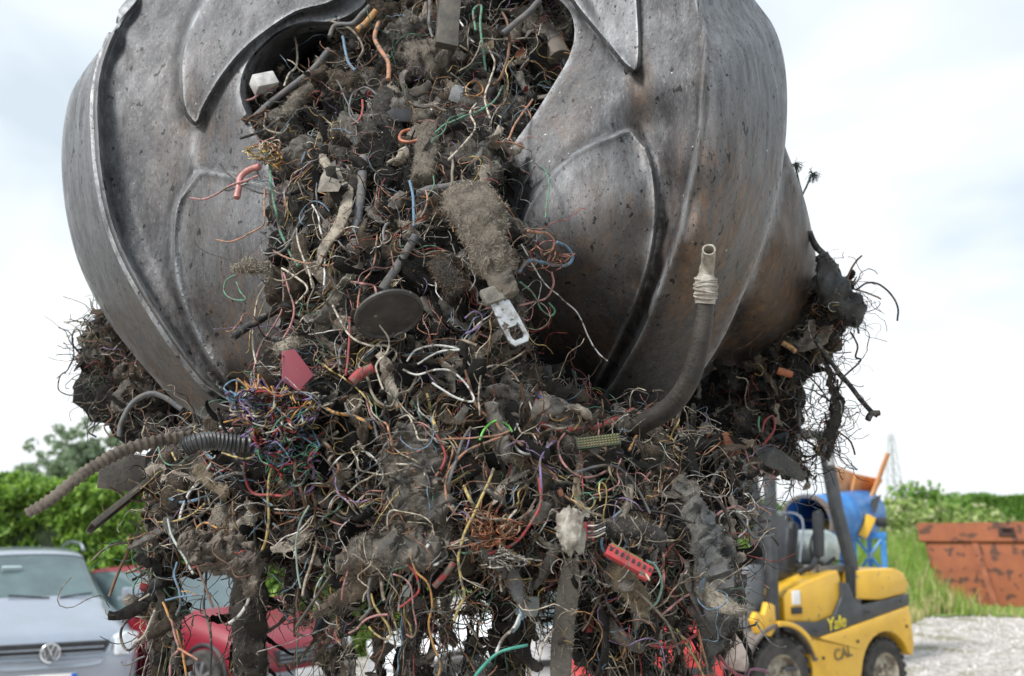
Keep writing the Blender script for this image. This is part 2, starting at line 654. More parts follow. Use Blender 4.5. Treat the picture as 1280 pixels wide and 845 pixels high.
def shell(name, outline, depths, raised=(), beads=(), valleys=(), rust=(), tar_shade=(), slopes=(), pale_areas=(), thick=0.03, material=None, step=6.0, seed=1, skip_first=True,
          rimw=0.9):
    ol = curve2(outline, 5, closed=True)
    ol = densify(ol, step, closed=True)
    lo, hi = ol.min(0), ol.max(0)
    gx, gy = np.meshgrid(np.arange(lo[0], hi[0], step), np.arange(lo[1], hi[1], step))
    rg = np.random.RandomState(seed)
    q = np.stack([gx.ravel(), gy.ravel()], -1) + rg.uniform(-1.2, 1.2, (gx.size, 2))
    q = q[inside(q, ol)]
    q = q[seg_dist(q, ol, True) > step * 0.6]
    lines = [curve2(l, 5) for l, *_ in beads]
    extra = []
    for l in lines[(1 if skip_first else 0):]:
        l = densify(l, step)
        nrm = np.gradient(l, axis=0)
        nrm = np.stack([-nrm[:, 1], nrm[:, 0]], -1)
        nrm /= np.linalg.norm(nrm, axis=1)[:, None] + 1e-9
        for o in (-4, -2, 0, 2, 4):
            extra.append(l + nrm * o)
    for poly, *_ in raised:
        l = densify(curve2(poly, 5, closed=True), 3.2, True)
        nrm = np.gradient(l, axis=0)
        nrm = np.stack([-nrm[:, 1], nrm[:, 0]], -1)
        nrm /= np.linalg.norm(nrm, axis=1)[:, None] + 1e-9
        for o in (-10, -6, -2.4, 0, 2.4, 6, 10):
            extra.append(l + nrm * o)
    if extra:
        e = np.vstack(extra)
        e = e[inside(e, ol)]
        e = e[seg_dist(e, ol, True) > 2.0]
        kd = KDTree(len(e))
        for i, v in enumerate(e):
            kd.insert((v[0], v[1], 0), i)
        kd.balance()
        keep = [kd.find((v[0], v[1], 0))[2] > 4.0 for v in q]
        q = np.vstack([q[keep], e])
    allp = np.vstack([ol, q])
    n = len(ol)
    edges = [(i, (i + 1) % n) for i in range(n)]
    vv, ee, ff, *_ = delaunay_2d_cdt([Vector((a, b)) for a, b in allp], edges, [], 1, 0.15)
    q = np.array([(v.x, v.y) for v in vv])
    D = rbf(depths)(q[:, 0], q[:, 1])
    wear_pale = np.zeros(len(q))
    rust_a = np.zeros(len(q))
    tar_shade_a = np.zeros(len(q))
    for poly, h, soft in raised:
        pl = curve2(poly, 5, closed=True)
        d = seg_dist(q, pl, True)
        s = np.where(inside(q, pl), d, -d)
        t = np.clip((s + soft * 0.5) / soft, 0, 1)
        t = t * t * (3 - 2 * t)
        D -= h * t
        D -= 0.007 * np.exp(-((s - 3.0) / 3.2) ** 2) + 0.006 * np.exp(-((s + 3.5) / 3.0) ** 2) * (0.6 + 0.5 * np.sin(q[:, 1] * 0.6) * np.sin(q[:, 0] * 0.5))
        wear_pale = np.maximum(wear_pale, 0.95 * np.exp(-((s - 1.5) / 3.0) ** 2))
        tar_shade_a = np.maximum(tar_shade_a, 0.7 * np.exp(-((s + 7) / 4.0) ** 2))  # crease shade painted beside each raised plate edge
    for poly, line, k, kp_ in slopes:
        m_ = inside(q, curve2(poly, 5, closed=True))
        d = seg_dist(q, curve2(line, 5))
        D += np.where(m_, k * d + kp_ * d * d, 0)
    for l, h, wd, wr in beads:
        d = seg_dist(q, curve2(l, 5))
        D -= h * np.exp(-(d / wd) ** 2)
        wear_pale = np.maximum(wear_pale, wr * np.exp(-(d / (wd * 1.1)) ** 2))
    for l, h, wd in valleys:
        d = seg_dist(q, curve2(l, 5))
        D += h * np.exp(-(d / wd) ** 1.3)
    for x, y, rx, ry, v in rust:
        rust_a = np.maximum(rust_a, v * np.clip(1.6 - 1.2 * np.sqrt(((q[:, 0] - x) / rx) ** 2 + ((q[:, 1] - y) / ry) ** 2), 0, 1))
    for x, y, rx, ry, v in tar_shade:
        tar_shade_a = np.maximum(tar_shade_a, v * np.clip(1.6 - 1.2 * np.sqrt(((q[:, 0] - x) / rx) ** 2 + ((q[:, 1] - y) / ry) ** 2), 0, 1))
    for poly, v in pale_areas:
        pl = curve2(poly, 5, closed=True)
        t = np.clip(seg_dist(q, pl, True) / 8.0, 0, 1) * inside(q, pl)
        wear_pale = np.maximum(wear_pale, v * t * np.clip(1.25 - q[:, 1] / 320.0, 0.08, 1))  # paler face areas, fading towards the bottom
    de = seg_dist(q, ol, True)
    wear_pale = np.maximum(wear_pale, rimw * np.exp(-(de / 5.0) ** 2))
    D += 0.004 * np.sin(q[:, 0] * 0.05 + seed) * np.cos(q[:, 1] * 0.041)
    V = PA(q[:, 0], q[:, 1], D)
    me = bpy.data.meshes.new(name)
    me.from_pydata(V.tolist(), [], [list(f) for f in ff])
    for an, arr in (('wear_pale', wear_pale), ('rust', rust_a), ('tar_shade', tar_shade_a)):
        a = me.attributes.new(an, 'FLOAT', 'POINT')
        a.data.foreach_set('value', arr.astype(np.float32))
    bm = bmesh.new()
    bm.from_mesh(me)
    bmesh.ops.recalc_face_normals(bm, faces=bm.faces)
    c = Vector((0, 0, 0))
    s = sum(f.normal.dot(Vector((0, 0, CAMZ)) - f.calc_center_median()) * f.calc_area() for f in bm.faces)
    if s < 0:
        bmesh.ops.reverse_faces(bm, faces=bm.faces)
    bm.normal_update()
    # a second skin behind the first and a rim between them
    lay = {k: bm.verts.layers.float[k] for k in ('wear_pale', 'rust', 'tar_shade')}
    front = list(bm.verts)
    bed = [e for e in bm.edges if len(e.link_faces) == 1]
    ffs = list(bm.faces)
    back = {}
    for v in front:
        nv = bm.verts.new(v.co - v.normal * thick + Vector((0, thick * 0.4, 0)))
        for k in lay.values():
            nv[k] = v[k]
        back[v] = nv
    for f in ffs:
        bm.faces.new([back[v] for v in reversed(f.verts)])
    for e in bed:
        f = e.link_faces[0]
        a, b = e.verts
        vs = list(f.verts)
        if (vs.index(a) + 1) % len(vs) != vs.index(b):
            a, b = b, a
        bm.faces.new((b, a, back[a], back[b]))
    for f in bm.faces:
        f.smooth = True
    for e in bm.edges:
        if len(e.link_faces) == 2 and e.calc_face_angle(0) > R(42):
            e.smooth = False
    bm.to_mesh(me)
    bm.free()
    me.materials.append(material or STEEL)
    o = bpy.data.objects.new(name, me)
    col.objects.link(o)
    o.parent = grab
    o.matrix_parent_inverse = Matrix.Translation(-Vector(GC))
    return o


# ---- the front left tine
L_out = [(291, 534), (270, 530), (243, 517), (215, 497), (168, 445), (127, 388), (97, 325), (81, 255), (77, 185), (86, 125), (103, 92), (128, 58),
         (150, 25), (172, -2), (200, -50), (240, -120), (300, -200), (380, -230), (470, -210), (480, -100), (462, -10), (440, 16), (412, 26),
         (380, 27), (350, 38), (325, 58), (307, 82), (300, 108), (303, 130), (315, 158), (335, 200), (355, 300), (355, 420), (335, 480),
         (318, 515)]
L_dep = [(77, 185, 2.94), (86, 125, 2.98), (128, 58, 3.08), (172, -2, 3.18), (97, 325, 2.90), (168, 445, 2.92), (215, 497, 2.97), (255, 522, 3.02),
         (291, 534, 3.05), (125, 110, 2.98), (130, 220, 2.93), (175, 350, 2.89), (220, 422, 2.90), (265, 480, 2.94), (150, 40, 3.05),
         (200, 80, 3.0), (190, 200, 2.95), (200, 300, 2.91), (250, 150, 2.90), (250, 300, 2.83), (260, 400, 2.86), (300, 108, 2.81), (315, 158, 2.77), (350, 38, 2.86), (412, 26, 2.88),
         (300, 0, 2.93), (300, 220, 2.77), (345, 300, 2.69), (350, 420, 2.74), (310, 500, 2.97), (285, 450, 2.89), (240, -120, 3.05), (380, -230, 3.05), (300, -100, 2.97), (470, -210, 2.98), (450, -20, 2.91)]
L_ridge = [(172, -2), (152, 28), (137, 60), (128, 90), (124, 125), (125, 165), (130, 220), (145, 285), (175, 350), (220, 422), (262, 476), (305, 512)]
L_weld = [(243, 215), (228, 240), (219, 270), (217, 310), (222, 345), (233, 385), (247, 415), (262, 442), (285, 475)]
L_low = [(246, 217), (262, 214), (300, 222), (350, 240), (400, 300), (400, 450), (330, 520), (305, 508), (275, 470), (248, 425), (230, 385), (219, 345),
         (216, 300), (222, 250)]
L_up = [(292, -70), (262, -12), (240, 25), (230, 55), (226, 80), (226, 105), (229, 132), (238, 150), (247, 153), (256, 132), (275, 100), (300, 68), (330, 42), (370, 16), (430, -8),
        (470, -100), (470, -300), (300, -300)]
L_strip = L_ridge + [(291, 560), (250, 545), (205, 510), (150, 455), (110, 395), (75, 330), (55, 255), (50, 185), (65, 120), (95, 70), (130, 30), (150, 0)]
tine_L = shell('tine', L_out, L_dep, pale_areas=[(L_strip, 0.6), (L_low, 0.3)], slopes=[(L_strip, L_ridge, 0.0042, 0.00006)],
               raised=[(L_low, 0.032, 4.4), (L_up, 0.036, 4.4), (L_strip, 0.045, 4.8)],
               beads=[(L_ridge, 0.012, 4.0, 1.0), (L_weld, 0.014, 5.0, 0.9),
                      ([(243, 215), (240, 190), (243, 165), (262, 125), (290, 85), (320, 55), (360, 28)], 0.006, 5.0, 0.5)],
               valleys=[([(162, 30), (148, 100), (149, 170), (158, 230), (180, 300), (215, 370), (258, 430)], 0.022, 16.0)],
               rust=[(240, 500, 120, 80, 0.6), (310, 430, 80, 100, 0.55), (250, 180, 60, 120, 0.25), (180, 430, 60, 80, 0.35)],
               tar_shade=[(285, 480, 26, 30, 0.8), (236, 140, 10, 16, 0.9)], thick=0.035, seed=2)
tine_L['label'] = 'front left tine with a pale bevelled side'

# ---- the front right tine
R_out = [(660, -40), (684, -12), (702, 2), (715, 20), (718, 45), (711, 72), (694, 102), (665, 148), (628, 200), (600, 260), (605, 350), (630, 430), (690, 487),
         (745, 515), (790, 524), (825, 518), (862, 484), (900, 430), (936, 352), (963, 280), (978, 210), (984, 140), (981, 80), (968, 35),
         (945, 2), (900, -60), (840, -150), (760, -220), (680, -230), (640, -160)]
R_dep = [(660, -40, 2.84), (702, 2, 2.80), (718, 45, 2.76), (694, 102, 2.70), (628, 200, 2.62), (600, 260, 2.62), (605, 350, 2.66), (630, 430, 2.86), (690, 487, 3.05),
         (740, 60, 2.68), (740, 140, 2.56), (790, 20, 2.60), (780, 120, 2.54), (800, 160, 2.56), (820, 230, 2.53), (822, 290, 2.54), (806, 355, 2.60), (776, 420, 2.74), (745, 490, 2.98),
         (740, 200, 2.52), (740, 260, 2.49), (700, 250, 2.52), (740, 320, 2.53), (700, 360, 2.64), (740, 400, 2.72), (700, 440, 2.88), (790, 250, 2.50),
         (835, 30, 2.56), (835, 150, 2.52), (845, 250, 2.49), (876, 50, 2.46), (878, 120, 2.43), (868, 210, 2.42), (848, 300, 2.46), (820, 365, 2.56), (790, 430, 2.74), (755, 500, 3.0),
         (930, 60, 2.55), (932, 140, 2.50), (925, 220, 2.51), (910, 300, 2.56), (880, 380, 2.68), (845, 450, 2.86), (984, 140, 2.80), (981, 80, 2.84), (945, 2, 2.84), (978, 210, 2.80),
         (963, 280, 2.80), (936, 352, 2.82), (900, 430, 2.92), (862, 484, 3.02), (825, 518, 3.12), (790, 524, 3.12),
         (745, 515, 3.1), (870, -20, 2.54), (840, -150, 2.8), (760, -220, 2.95), (680, -230, 3.0), (640, -160, 2.95), (750, -60, 2.72)]
R_bulge = [(790, 163), (763, 170), (722, 188), (692, 213), (668, 243), (652, 275), (640, 340), (650, 430), (690, 487), (735, 497), (748, 475), (776, 420), (804, 355), (819, 290),
           (819, 230), (808, 185)]
R_top = [(700, -20), (722, 10), (745, 38), (765, 62), (782, 82), (796, 88), (800, 60), (798, 10), (792, -60), (760, -320), (640, -320), (660, -60)]
R_ridge = [(868, -60), (873, 0), (879, 45), (879, 110), (872, 180), (860, 240), (845, 305), (823, 360), (797, 420), (768, 470), (748, 508)]
R_valley = [(797, 95), (802, 140), (812, 185), (824, 230), (824, 290), (808, 358), (780, 420), (750, 490)]
R_band = R_ridge + [(790, 550), (850, 530), (900, 480), (960, 380), (1000, 280), (1010, 140), (1000, 50), (960, -20), (900, -80)]
tine_R = shell('tine', R_out, R_dep, pale_areas=[(R_band, 0.42), (R_bulge, 0.42), (R_top, 0.3)],
               raised=[(R_bulge, 0.036, 4.4), (R_top, 0.036, 4.4), (R_band, 0.032, 4.8)],
               beads=[(R_ridge, 0.010, 3.5, 1.0), ([(736, -5), (752, 30), (768, 58), (790, 84)], 0.012, 8.0, 0.55),
                      ([(808, 185), (820, 230), (820, 290), (805, 355)], 0.010, 5.0, 0.75)],
               valleys=[(R_valley, 0.012, 11.0), ([(797, 88), (797, 30), (792, -60)], 0.012, 8.0)],
               rust=[(800, 330, 120, 130, 0.45), (905, 330, 90, 170, 1.0), (700, 120, 40, 80, 0.25), (800, 130, 16, 70, 0.5), (730, 400, 90, 70, 0.6), (880, 110, 8, 90, 0.6)],
               tar_shade=[(832, 200, 14, 60, 0.85), (797, 92, 10, 12, 0.9), (690, 470, 60, 40, 0.7)], thick=0.04, seed=5)  # the last, widest patch paints shade under the curving foot
tine_R['label'] = 'front right tine with a rust-brown outer band'

# ---- the rear right tine
T_out = [(960, 130), (984, 190), (1003, 240), (1015, 290), (1021, 335), (1018, 370), (1002, 405), (975, 434), (940, 452), (890, 464), (850, 500), (820, 480), (850, 400),
         (900, 300), (925, 200), (930, 100)]
T_dep = [(960, 130, 3.1), (984, 190, 3.1), (1003, 240, 3.26), (1015, 290, 3.38), (1021, 335, 3.46), (1002, 405, 3.48), (940, 452, 3.48), (890, 464, 3.45), (850, 500, 3.4), (820, 480, 3.3),
         (850, 400, 3.1), (900, 300, 2.98), (925, 200, 3.0), (930, 100, 3.1), (960, 320, 3.06), (960, 380, 3.14), (985, 300, 3.1), (920, 400, 3.18)]
tine_T = shell('tine', T_out, T_dep, skip_first=False, beads=[([(976, 215), (962, 280), (942, 335), (915, 390), (880, 450)], 0.02, 5.0, 0.9)],
               rust=[(960, 400, 120, 150, 0.9)], tar_shade=[(920, 385, 16, 40, 1.0)], thick=0.035, material=STEELB, seed=8)
tine_T['label'] = 'rear right tine, brown and smeared'


# ---- the tines on the far side, the hub, rams and the arm above the picture
def back_tine(azc, half=34, r=1.0):
    V, F = [], []
    nl, na = 26, 15
    for i in range(nl):
        la = R(58 - i * (133.0 / (nl - 1)))
        wd = half * min(1.0, 0.25 + 1.5 * math.cos(la * 0.98) ** 0.8) * (0.55 if i > nl - 4 else 1.0)
        for j in range(na):
            s = -1 + 2 * j / (na - 1)
            a = R(azc + s * wd)
            rr = r * (1.0 - 0.05 * abs(s) ** 3 + 0.03 * (abs(abs(s) - 0.75) < 0.1))
            V.append((GC[0] + rr * math.cos(la) * math.cos(a), 3.42 + rr * math.cos(la) * math.sin(a), 3.0 + rr * math.sin(la)))
    for i in range(nl - 1):
        for j in range(na - 1):
            k = i * na + j
            F.append((k, k + 1, k + na + 1, k + na))
    o = mesh_obj('tine', V, F, STEELB, None, True, attr={'wear_pale': np.zeros(len(V)), 'rust': np.full(len(V), 0.5), 'tar_shade': np.zeros(len(V))})
    m = o.modifiers.new('thick', 'SOLIDIFY')
    m.thickness = 0.035
    o.parent = grab
    o.matrix_parent_inverse = Matrix.Translation(-Vector(GC))
    return o


back_tine(62)
back_tine(128)


def gpart(mb, name, m, sharp=35):
    o = mb.build(name, m, None, True, sharp)
    o.parent = grab
    o.matrix_parent_inverse = Matrix.Translation(-Vector(GC))
    return o


M_dark = mat('greasy_dark_steel', (0.03, 0.03, 0.032), 0.45, 0.5, c2=(0.07, 0.06, 0.05), scale=9, bump=0.4, bscale=60)
M_chrome = mat('ram_rod_steel', (0.35, 0.35, 0.36), 0.25, 1.0)
hub = MB()
hub.lathe([(0.0, 3.62), (0.20, 3.62), (0.30, 3.7), (0.30, 4.3), (0.22, 4.36), (0.22, 4.6), (0.0, 4.6)], c=(GC[0], 3.42, 0), seg=40)
gpart(hub, 'hub', M_dark)
yk = MB()
for s in (-1, 1):
    yk.box((GC[0] + 0.14 * s, 3.42, 4.78), (0.05, 0.24, 0.42), bev=0.012)
yk.tube([(GC[0] - 0.2, 3.42, 4.9), (GC[0] + 0.2, 3.42, 4.9)], 0.05, 16)
gpart(yk, 'yoke', M_dark)
for a in (-118, -62, -15, 62, 128, 180):
    ca, sa = math.cos(R(a)), math.sin(R(a))
    c = MB()
    c.tube([(GC[0] + ca * 0.28, 3.42 + sa * 0.28, 4.1), (GC[0] + ca * 0.62, 3.42 + sa * 0.62, 3.78)], 0.065, 16)
    ram = gpart(c, 'hydraulic_ram', M_dark)
    c = MB()
    c.tube([(GC[0] + ca * 0.58, 3.42 + sa * 0.58, 3.82), (GC[0] + ca * 0.80, 3.42 + sa * 0.80, 3.60)], 0.035, 14)
    rod = c.build('rod', M_chrome)
    rod.parent = ram
    c = MB()
    c.box((GC[0] + ca * 0.45, 3.42 + sa * 0.45, 3.60), (0.55, 0.14, 0.16), rz=R(a), bev=0.02)
    gpart(c, 'arm', M_dark)

# the inside face of the front left tine, seen through the gap beside the load
iw = []
top = curve2([(307, 84), (312, 74), (325, 58), (350, 38), (380, 27), (412, 26)], 6)
V, F = [], []
nk = 8
for i, (x, y) in enumerate(top):
    for k in range(nk):
        t = k / (nk - 1)
        V.append(P(x + t * 34 * (1 - i / len(top)) + 3 + t * 12, y + t * (52 - 34 * i / len(top)) + 2, 2.83 + t * 0.42))
for i in range(len(top) - 1):
    for k in range(nk - 1):
        q = i * nk + k
        F.append((q, q + nk, q + nk + 1, q + 1))
o = mesh_obj('lining', V, F, STEEL, None, True, attr={'wear_pale': np.full(len(V), 0.5), 'rust': np.zeros(len(V)), 'tar_shade': np.zeros(len(V))})
o.parent = grab
o.matrix_parent_inverse = Matrix.Translation(-Vector(GC))
# ================================================================ ground, sky-line, vegetation
def terr(x, y):
    t = np.clip((-1.5 - x) / 2.0, 0, 1)
    return -0.2 * t * t * (3 - 2 * t)


def ground_sheet():
    xs = np.concatenate([np.linspace(-900, -40, 12), np.linspace(-36, 60, 130), np.linspace(66, 900, 12)])
    ys = np.concatenate([np.linspace(-60, 0, 6), np.linspace(0.5, 60, 110), np.linspace(64, 1800, 18)])
    X, Y = np.meshgrid(xs, ys)
    Z = terr(X, Y)
    near = np.clip(1 - np.hypot(X, Y) / 70, 0, 1)
    p = np.stack([X.ravel(), Y.ravel(), 0 * X.ravel()], -1)
    Z = Z + 0.02 * cloud_noise(p, 3, 0.9, 3).reshape(X.shape) * near
    V = np.stack([X, Y, Z], -1).reshape(-1, 3)
    n = len(xs)
    i, j = np.meshgrid(np.arange(len(ys) - 1), np.arange(n - 1), indexing='ij')
    a = (i * n + j).ravel()
    F = np.stack([a, a + 1, a + n + 1, a + n], -1)
    m = bpy.data.materials.new('gravel_yard')
    m.use_nodes = True
    t = m.node_tree
    b = t.nodes['Principled BSDF']
    K, Lk = t.nodes.new, t.links.new
    tc = K('ShaderNodeTexCoord')
    vo = K('ShaderNodeTexVoronoi')
    vo.inputs['Scale'].default_value = 14.0
    Lk(tc.outputs['Object'], vo.inputs['Vector'])
    r1 = K('ShaderNodeValToRGB')
    r1.color_ramp.elements[0].color = (0.22, 0.20, 0.18, 1)
    r1.color_ramp.elements[1].color = (0.58, 0.54, 0.50, 1)
    sx = K('ShaderNodeSeparateColor')
    Lk(vo.outputs['Color'], sx.inputs[0])
    Lk(sx.outputs[0], r1.inputs[0])
    n = K('ShaderNodeTexNoise')
    n.inputs['Scale'].default_value = 0.8
    n.inputs['Detail'].default_value = 8
    n.inputs['Roughness'].default_value = 0.65
    Lk(tc.outputs['Object'], n.inputs['Vector'])
    r2 = K('ShaderNodeMapRange')
    r2.inputs['From Min'].default_value = 0.52
    r2.inputs['From Max'].default_value = 0.62
    Lk(n.outputs['Fac'], r2.inputs['Value'])
    mx = K('ShaderNodeMix')
    mx.data_type = 'RGBA'
    Lk(r2.outputs['Result'], mx.inputs[0])
    Lk(r1.outputs['Color'], mx.inputs[6])
    mx.inputs[7].default_value = (0.20, 0.19, 0.11, 1)
    Lk(mx.outputs[2], b.inputs['Base Color'])
    b.inputs['Roughness'].default_value = 0.95
    bp = K('ShaderNodeBump')
    bp.inputs['Strength'].default_value = 0.9
    bp.inputs['Distance'].default_value = 0.03
    Lk(vo.outputs['Distance'], bp.inputs['Height'])
    Lk(bp.outputs['Normal'], b.inputs['Normal'])
    o = mesh_obj('ground', V, F, m)
    tag(o, kind='structure')
    # loose stones that catch the light
    rg = np.random.RandomState(4)
    k = 9000
    xx = rg.uniform(1.5, 16, k)
    yy = rg.uniform(8, 23.5, k)
    ico = [(0, 0, 1), (0.9, 0, 0), (0, 0.9, 0), (-0.9, 0, 0), (0, -0.9, 0)]
    T = np.array(ico)
    s = rg.uniform(0.012, 0.05, k) ** 1.0
    V = T[None] * s[:, None, None] * rg.uniform(0.5, 1.2, (k, 5, 3)) + np.stack([xx, yy, terr(xx, yy)], -1)[:, None]
    base = np.arange(k)[:, None, None] * 5
    F = (base + np.array([[0, 1, 2], [0, 2, 3], [0, 3, 4], [0, 4, 1]])[None]).reshape(-1, 3)
    c = rg.uniform(0.25, 0.6, (k, 1)) * np.array([[1, 0.96, 0.92]])
    o = mesh_obj('loose_stones', V.reshape(-1, 3), F, mat('stones', (1, 1, 1), 0.9, attr='tint'), None, False, attr={'tint': np.repeat(c, 5, 0)})
    tag(o, 'pale loose stones strewn over the gravel yard', 'gravel', kind='stuff')


ground_sheet()


def leaf_cloud(pts, size, cols, seed, up=0.3, aspect=0.6):
    """many small leaf quads; pts (n,3), one tint per leaf"""
    rg = np.random.RandomState(seed)
    n = len(pts)
    a = rg.normal(size=(n, 3))
    a[:, 2] += up
    a /= np.linalg.norm(a, axis=1)[:, None]
    b = rg.normal(size=(n, 3))
    b -= a * (a * b).sum(1)[:, None]
    b /= np.linalg.norm(b, axis=1)[:, None]
    s = size * rg.uniform(0.6, 1.4, (n, 1))
    V = np.stack([pts - a * s, pts + b * s * aspect, pts + a * s, pts - b * s * aspect], 1).reshape(-1, 3)
    F = np.arange(n * 4).reshape(-1, 4)
    c = cols[rg.randint(len(cols), size=n)] * rg.uniform(0.75, 1.25, (n, 1))
    return V, F, np.repeat(c, 4, 0)


def leaf_mat(name, trans=0.35):
    m = bpy.data.materials.new(name)
    m.use_nodes = True
    t = m.node_tree
    b = t.nodes['Principled BSDF']
    a = t.nodes.new('ShaderNodeAttribute')
    a.attribute_name = 'tint'
    t.links.new(a.outputs['Color'], b.inputs['Base Color'])
    b.inputs['Roughness'].default_value = 0.55
    tr = t.nodes.new('ShaderNodeBsdfTranslucent')
    t.links.new(a.outputs['Color'], tr.inputs['Color'])
    mx = t.nodes.new('ShaderNodeMixShader')
    mx.inputs[0].default_value = trans
    t.links.new(b.outputs[0], mx.inputs[1])
    t.links.new(tr.outputs[0], mx.inputs[2])
    t.links.new(mx.outputs[0], t.nodes['Material Output'].inputs['Surface'])
    return m


LEAF = leaf_mat('leaf')
BARK = mat('bark', (0.10, 0.08, 0.06), 0.9, c2=(0.05, 0.04, 0.03), scale=20, bump=0.6)


def hedge(x0, x1, y, z0, z1, depth, n, label, name='hedge', cols=None, seed=1, size=0.06, lump=0.22, rot=0.0, y1=None):
    """clipped evergreen hedge: lumpy faces of leaf sprays over a dark core of twigs"""
    rg = np.random.RandomState(seed)
    y1 = y if y1 is None else y1
    u = rg.rand(n)
    X = x0 + (x1 - x0) * u
    yb = y + (y1 - y) * u
    side = rg.rand(n)
    Z = z0 + (z1 - z0) * rg.rand(n)
    Yd = np.zeros(n)
    top = side > 0.72
    Z[top] = z1
    Yd[top] = rg.rand(top.sum()) * depth
    p = np.stack([X, yb + Yd, Z], -1)
    nn = cloud_noise(p, seed + 7, 2.2, 5, 0.6)
    push = lump * nn + rg.uniform(-0.16, 0.03, n)
    p[~top, 1] -= push[~top] + 0.05
    p[top, 2] += push[top] * 1.0
    cols = np.array(cols if cols is not None else [(0.13, 0.26, 0.035), (0.21, 0.36, 0.05), (0.08, 0.16, 0.02), (0.27, 0.42, 0.07)])
    V, F, C = leaf_cloud(p, size, cols, seed, up=0.8, aspect=0.4)
    # colour drifts at random; its width paints shaded hollows into the foliage
    g = cloud_noise(p, seed + 9, 1.1, 4)
    C = C * (1.0 + 0.5 * np.repeat(g, 4)[:, None])
    e = empty(name, ((x0 + x1) / 2, (y + y1) / 2, z0), 0, label, 'hedge')
    inv = Matrix.Translation(-Vector(e.location))
    o = mesh_obj('foliage', V, F, LEAF, e, False, attr={'tint': C})
    o.matrix_parent_inverse = inv
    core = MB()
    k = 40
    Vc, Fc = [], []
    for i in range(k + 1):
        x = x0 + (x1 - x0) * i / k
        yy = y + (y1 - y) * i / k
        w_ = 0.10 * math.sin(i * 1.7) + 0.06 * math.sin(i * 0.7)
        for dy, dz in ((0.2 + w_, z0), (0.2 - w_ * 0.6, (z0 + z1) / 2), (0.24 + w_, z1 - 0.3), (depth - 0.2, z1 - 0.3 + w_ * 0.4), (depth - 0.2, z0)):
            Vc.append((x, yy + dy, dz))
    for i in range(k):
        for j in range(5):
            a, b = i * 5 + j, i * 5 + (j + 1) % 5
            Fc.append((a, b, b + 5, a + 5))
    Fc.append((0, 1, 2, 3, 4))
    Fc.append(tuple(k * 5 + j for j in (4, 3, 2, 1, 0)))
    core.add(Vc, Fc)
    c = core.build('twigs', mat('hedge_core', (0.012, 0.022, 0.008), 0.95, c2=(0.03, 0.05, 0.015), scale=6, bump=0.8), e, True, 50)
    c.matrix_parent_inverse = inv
    return e


hedge(-15.0, -1.2, 14.2, -0.2, 2.42, 1.5, 150000, 'tall dense clipped green hedge behind the silver car', seed=3, size=0.075, lump=0.55, y1=15.4)


def tree(name, base, h, r, n, label, cols, seed, leaf=0.12, group=None, trunk_r=0.12, nl=9, thin=0.5):
    rg = np.random.RandomState(seed)
    e = empty(name, base, 0, label, 'tree' if 'bush' not in name else 'bush', group)
    tr = MB()
    bx, by, bz = 0, 0, 0
    tip = np.array([rg.uniform(-.1, .1) * h, 0, h * 0.85])
    tr.tube([(0, 0, -0.1), (0.02 * h, 0, h * 0.3), tip * 0.6 + [0, 0, 0.05 * h], tip], [trunk_r, trunk_r * 0.8, trunk_r * 0.5, trunk_r * 0.15], 8, sm=5)
    cen = []
    for i in range(nl):
        t = 0.28 + 0.6 * i / nl
        a = rg.rand() * 6.28
        st = tip * t
        en = st + np.array([math.cos(a) * r * rg.uniform(0.4, 0.95), math.sin(a) * r * rg.uniform(0.4, 0.95), h * rg.uniform(0.05, 0.2)])
        mid = (st + en) / 2 + [0, 0, h * 0.04]
        tr.tube([st, mid, en], [trunk_r * 0.45, trunk_r * 0.25, trunk_r * 0.08], 6, sm=4)
        cen += [(en, r * 0.35), (mid, r * 0.25)]
    cen.append((tip, r * 0.4))
    o = tr.build('trunk', BARK, e)
    pts = []
    for c, rr in cen:
        for q in range(14):
            cc = c + rg.normal(size=3) * rr * 1.0
            k = int(n / len(cen) / 22)
            d = rg.normal(size=(k, 3))
            d /= np.linalg.norm(d, axis=1)[:, None]
            pts.append(cc + d * (rr * 0.42 * rg.uniform(0.4, 1, (k, 1)) ** 0.5) * [1, 1, 0.7])
    pts = np.vstack(pts)
    V, F, C = leaf_cloud(pts, leaf, np.array(cols), seed)
    mesh_obj('crown', V, F, LEAF, e, False, attr={'tint': C})
    return e


GREY_G = [(0.24, 0.32, 0.20), (0.31, 0.39, 0.26), (0.18, 0.25, 0.14)]
for i, (px, Y, h, r, s) in enumerate(((86, 34, 5.45, 1.25, 1), (120, 35, 5.5, 1.1, 2), (56, 36, 4.5, 1.0, 6))):
    x = GX(px, Y)
    tree('broadleaf_tree', (x, Y, -0.1), h, r, 15000, ['sparse grey-green tree above the left hedge, the left one of the two taller crowns',
                                                   'sparse grey-green tree above the left hedge, right of its twin and nearest the dangling wires',
                                                   'lowest and leftmost sparse tree peeping over the hedge'][i], GREY_G, 20 + s, leaf=0.075,
         group='sparse trees beyond the left hedge')

# right-hand vegetation
hg = [(0.12, 0.24, 0.04), (0.17, 0.31, 0.05), (0.23, 0.36, 0.08)]
hedge(GX(1205, 46), GX(1420, 40), 46, 0.0, 3.15, 2.5, 60000, 'long clipped hedge on the skyline behind the rusty skip', seed=12, size=0.12, lump=0.3,
      cols=[(0.09, 0.20, 0.03), (0.13, 0.26, 0.04), (0.17, 0.31, 0.06)], y1=40)


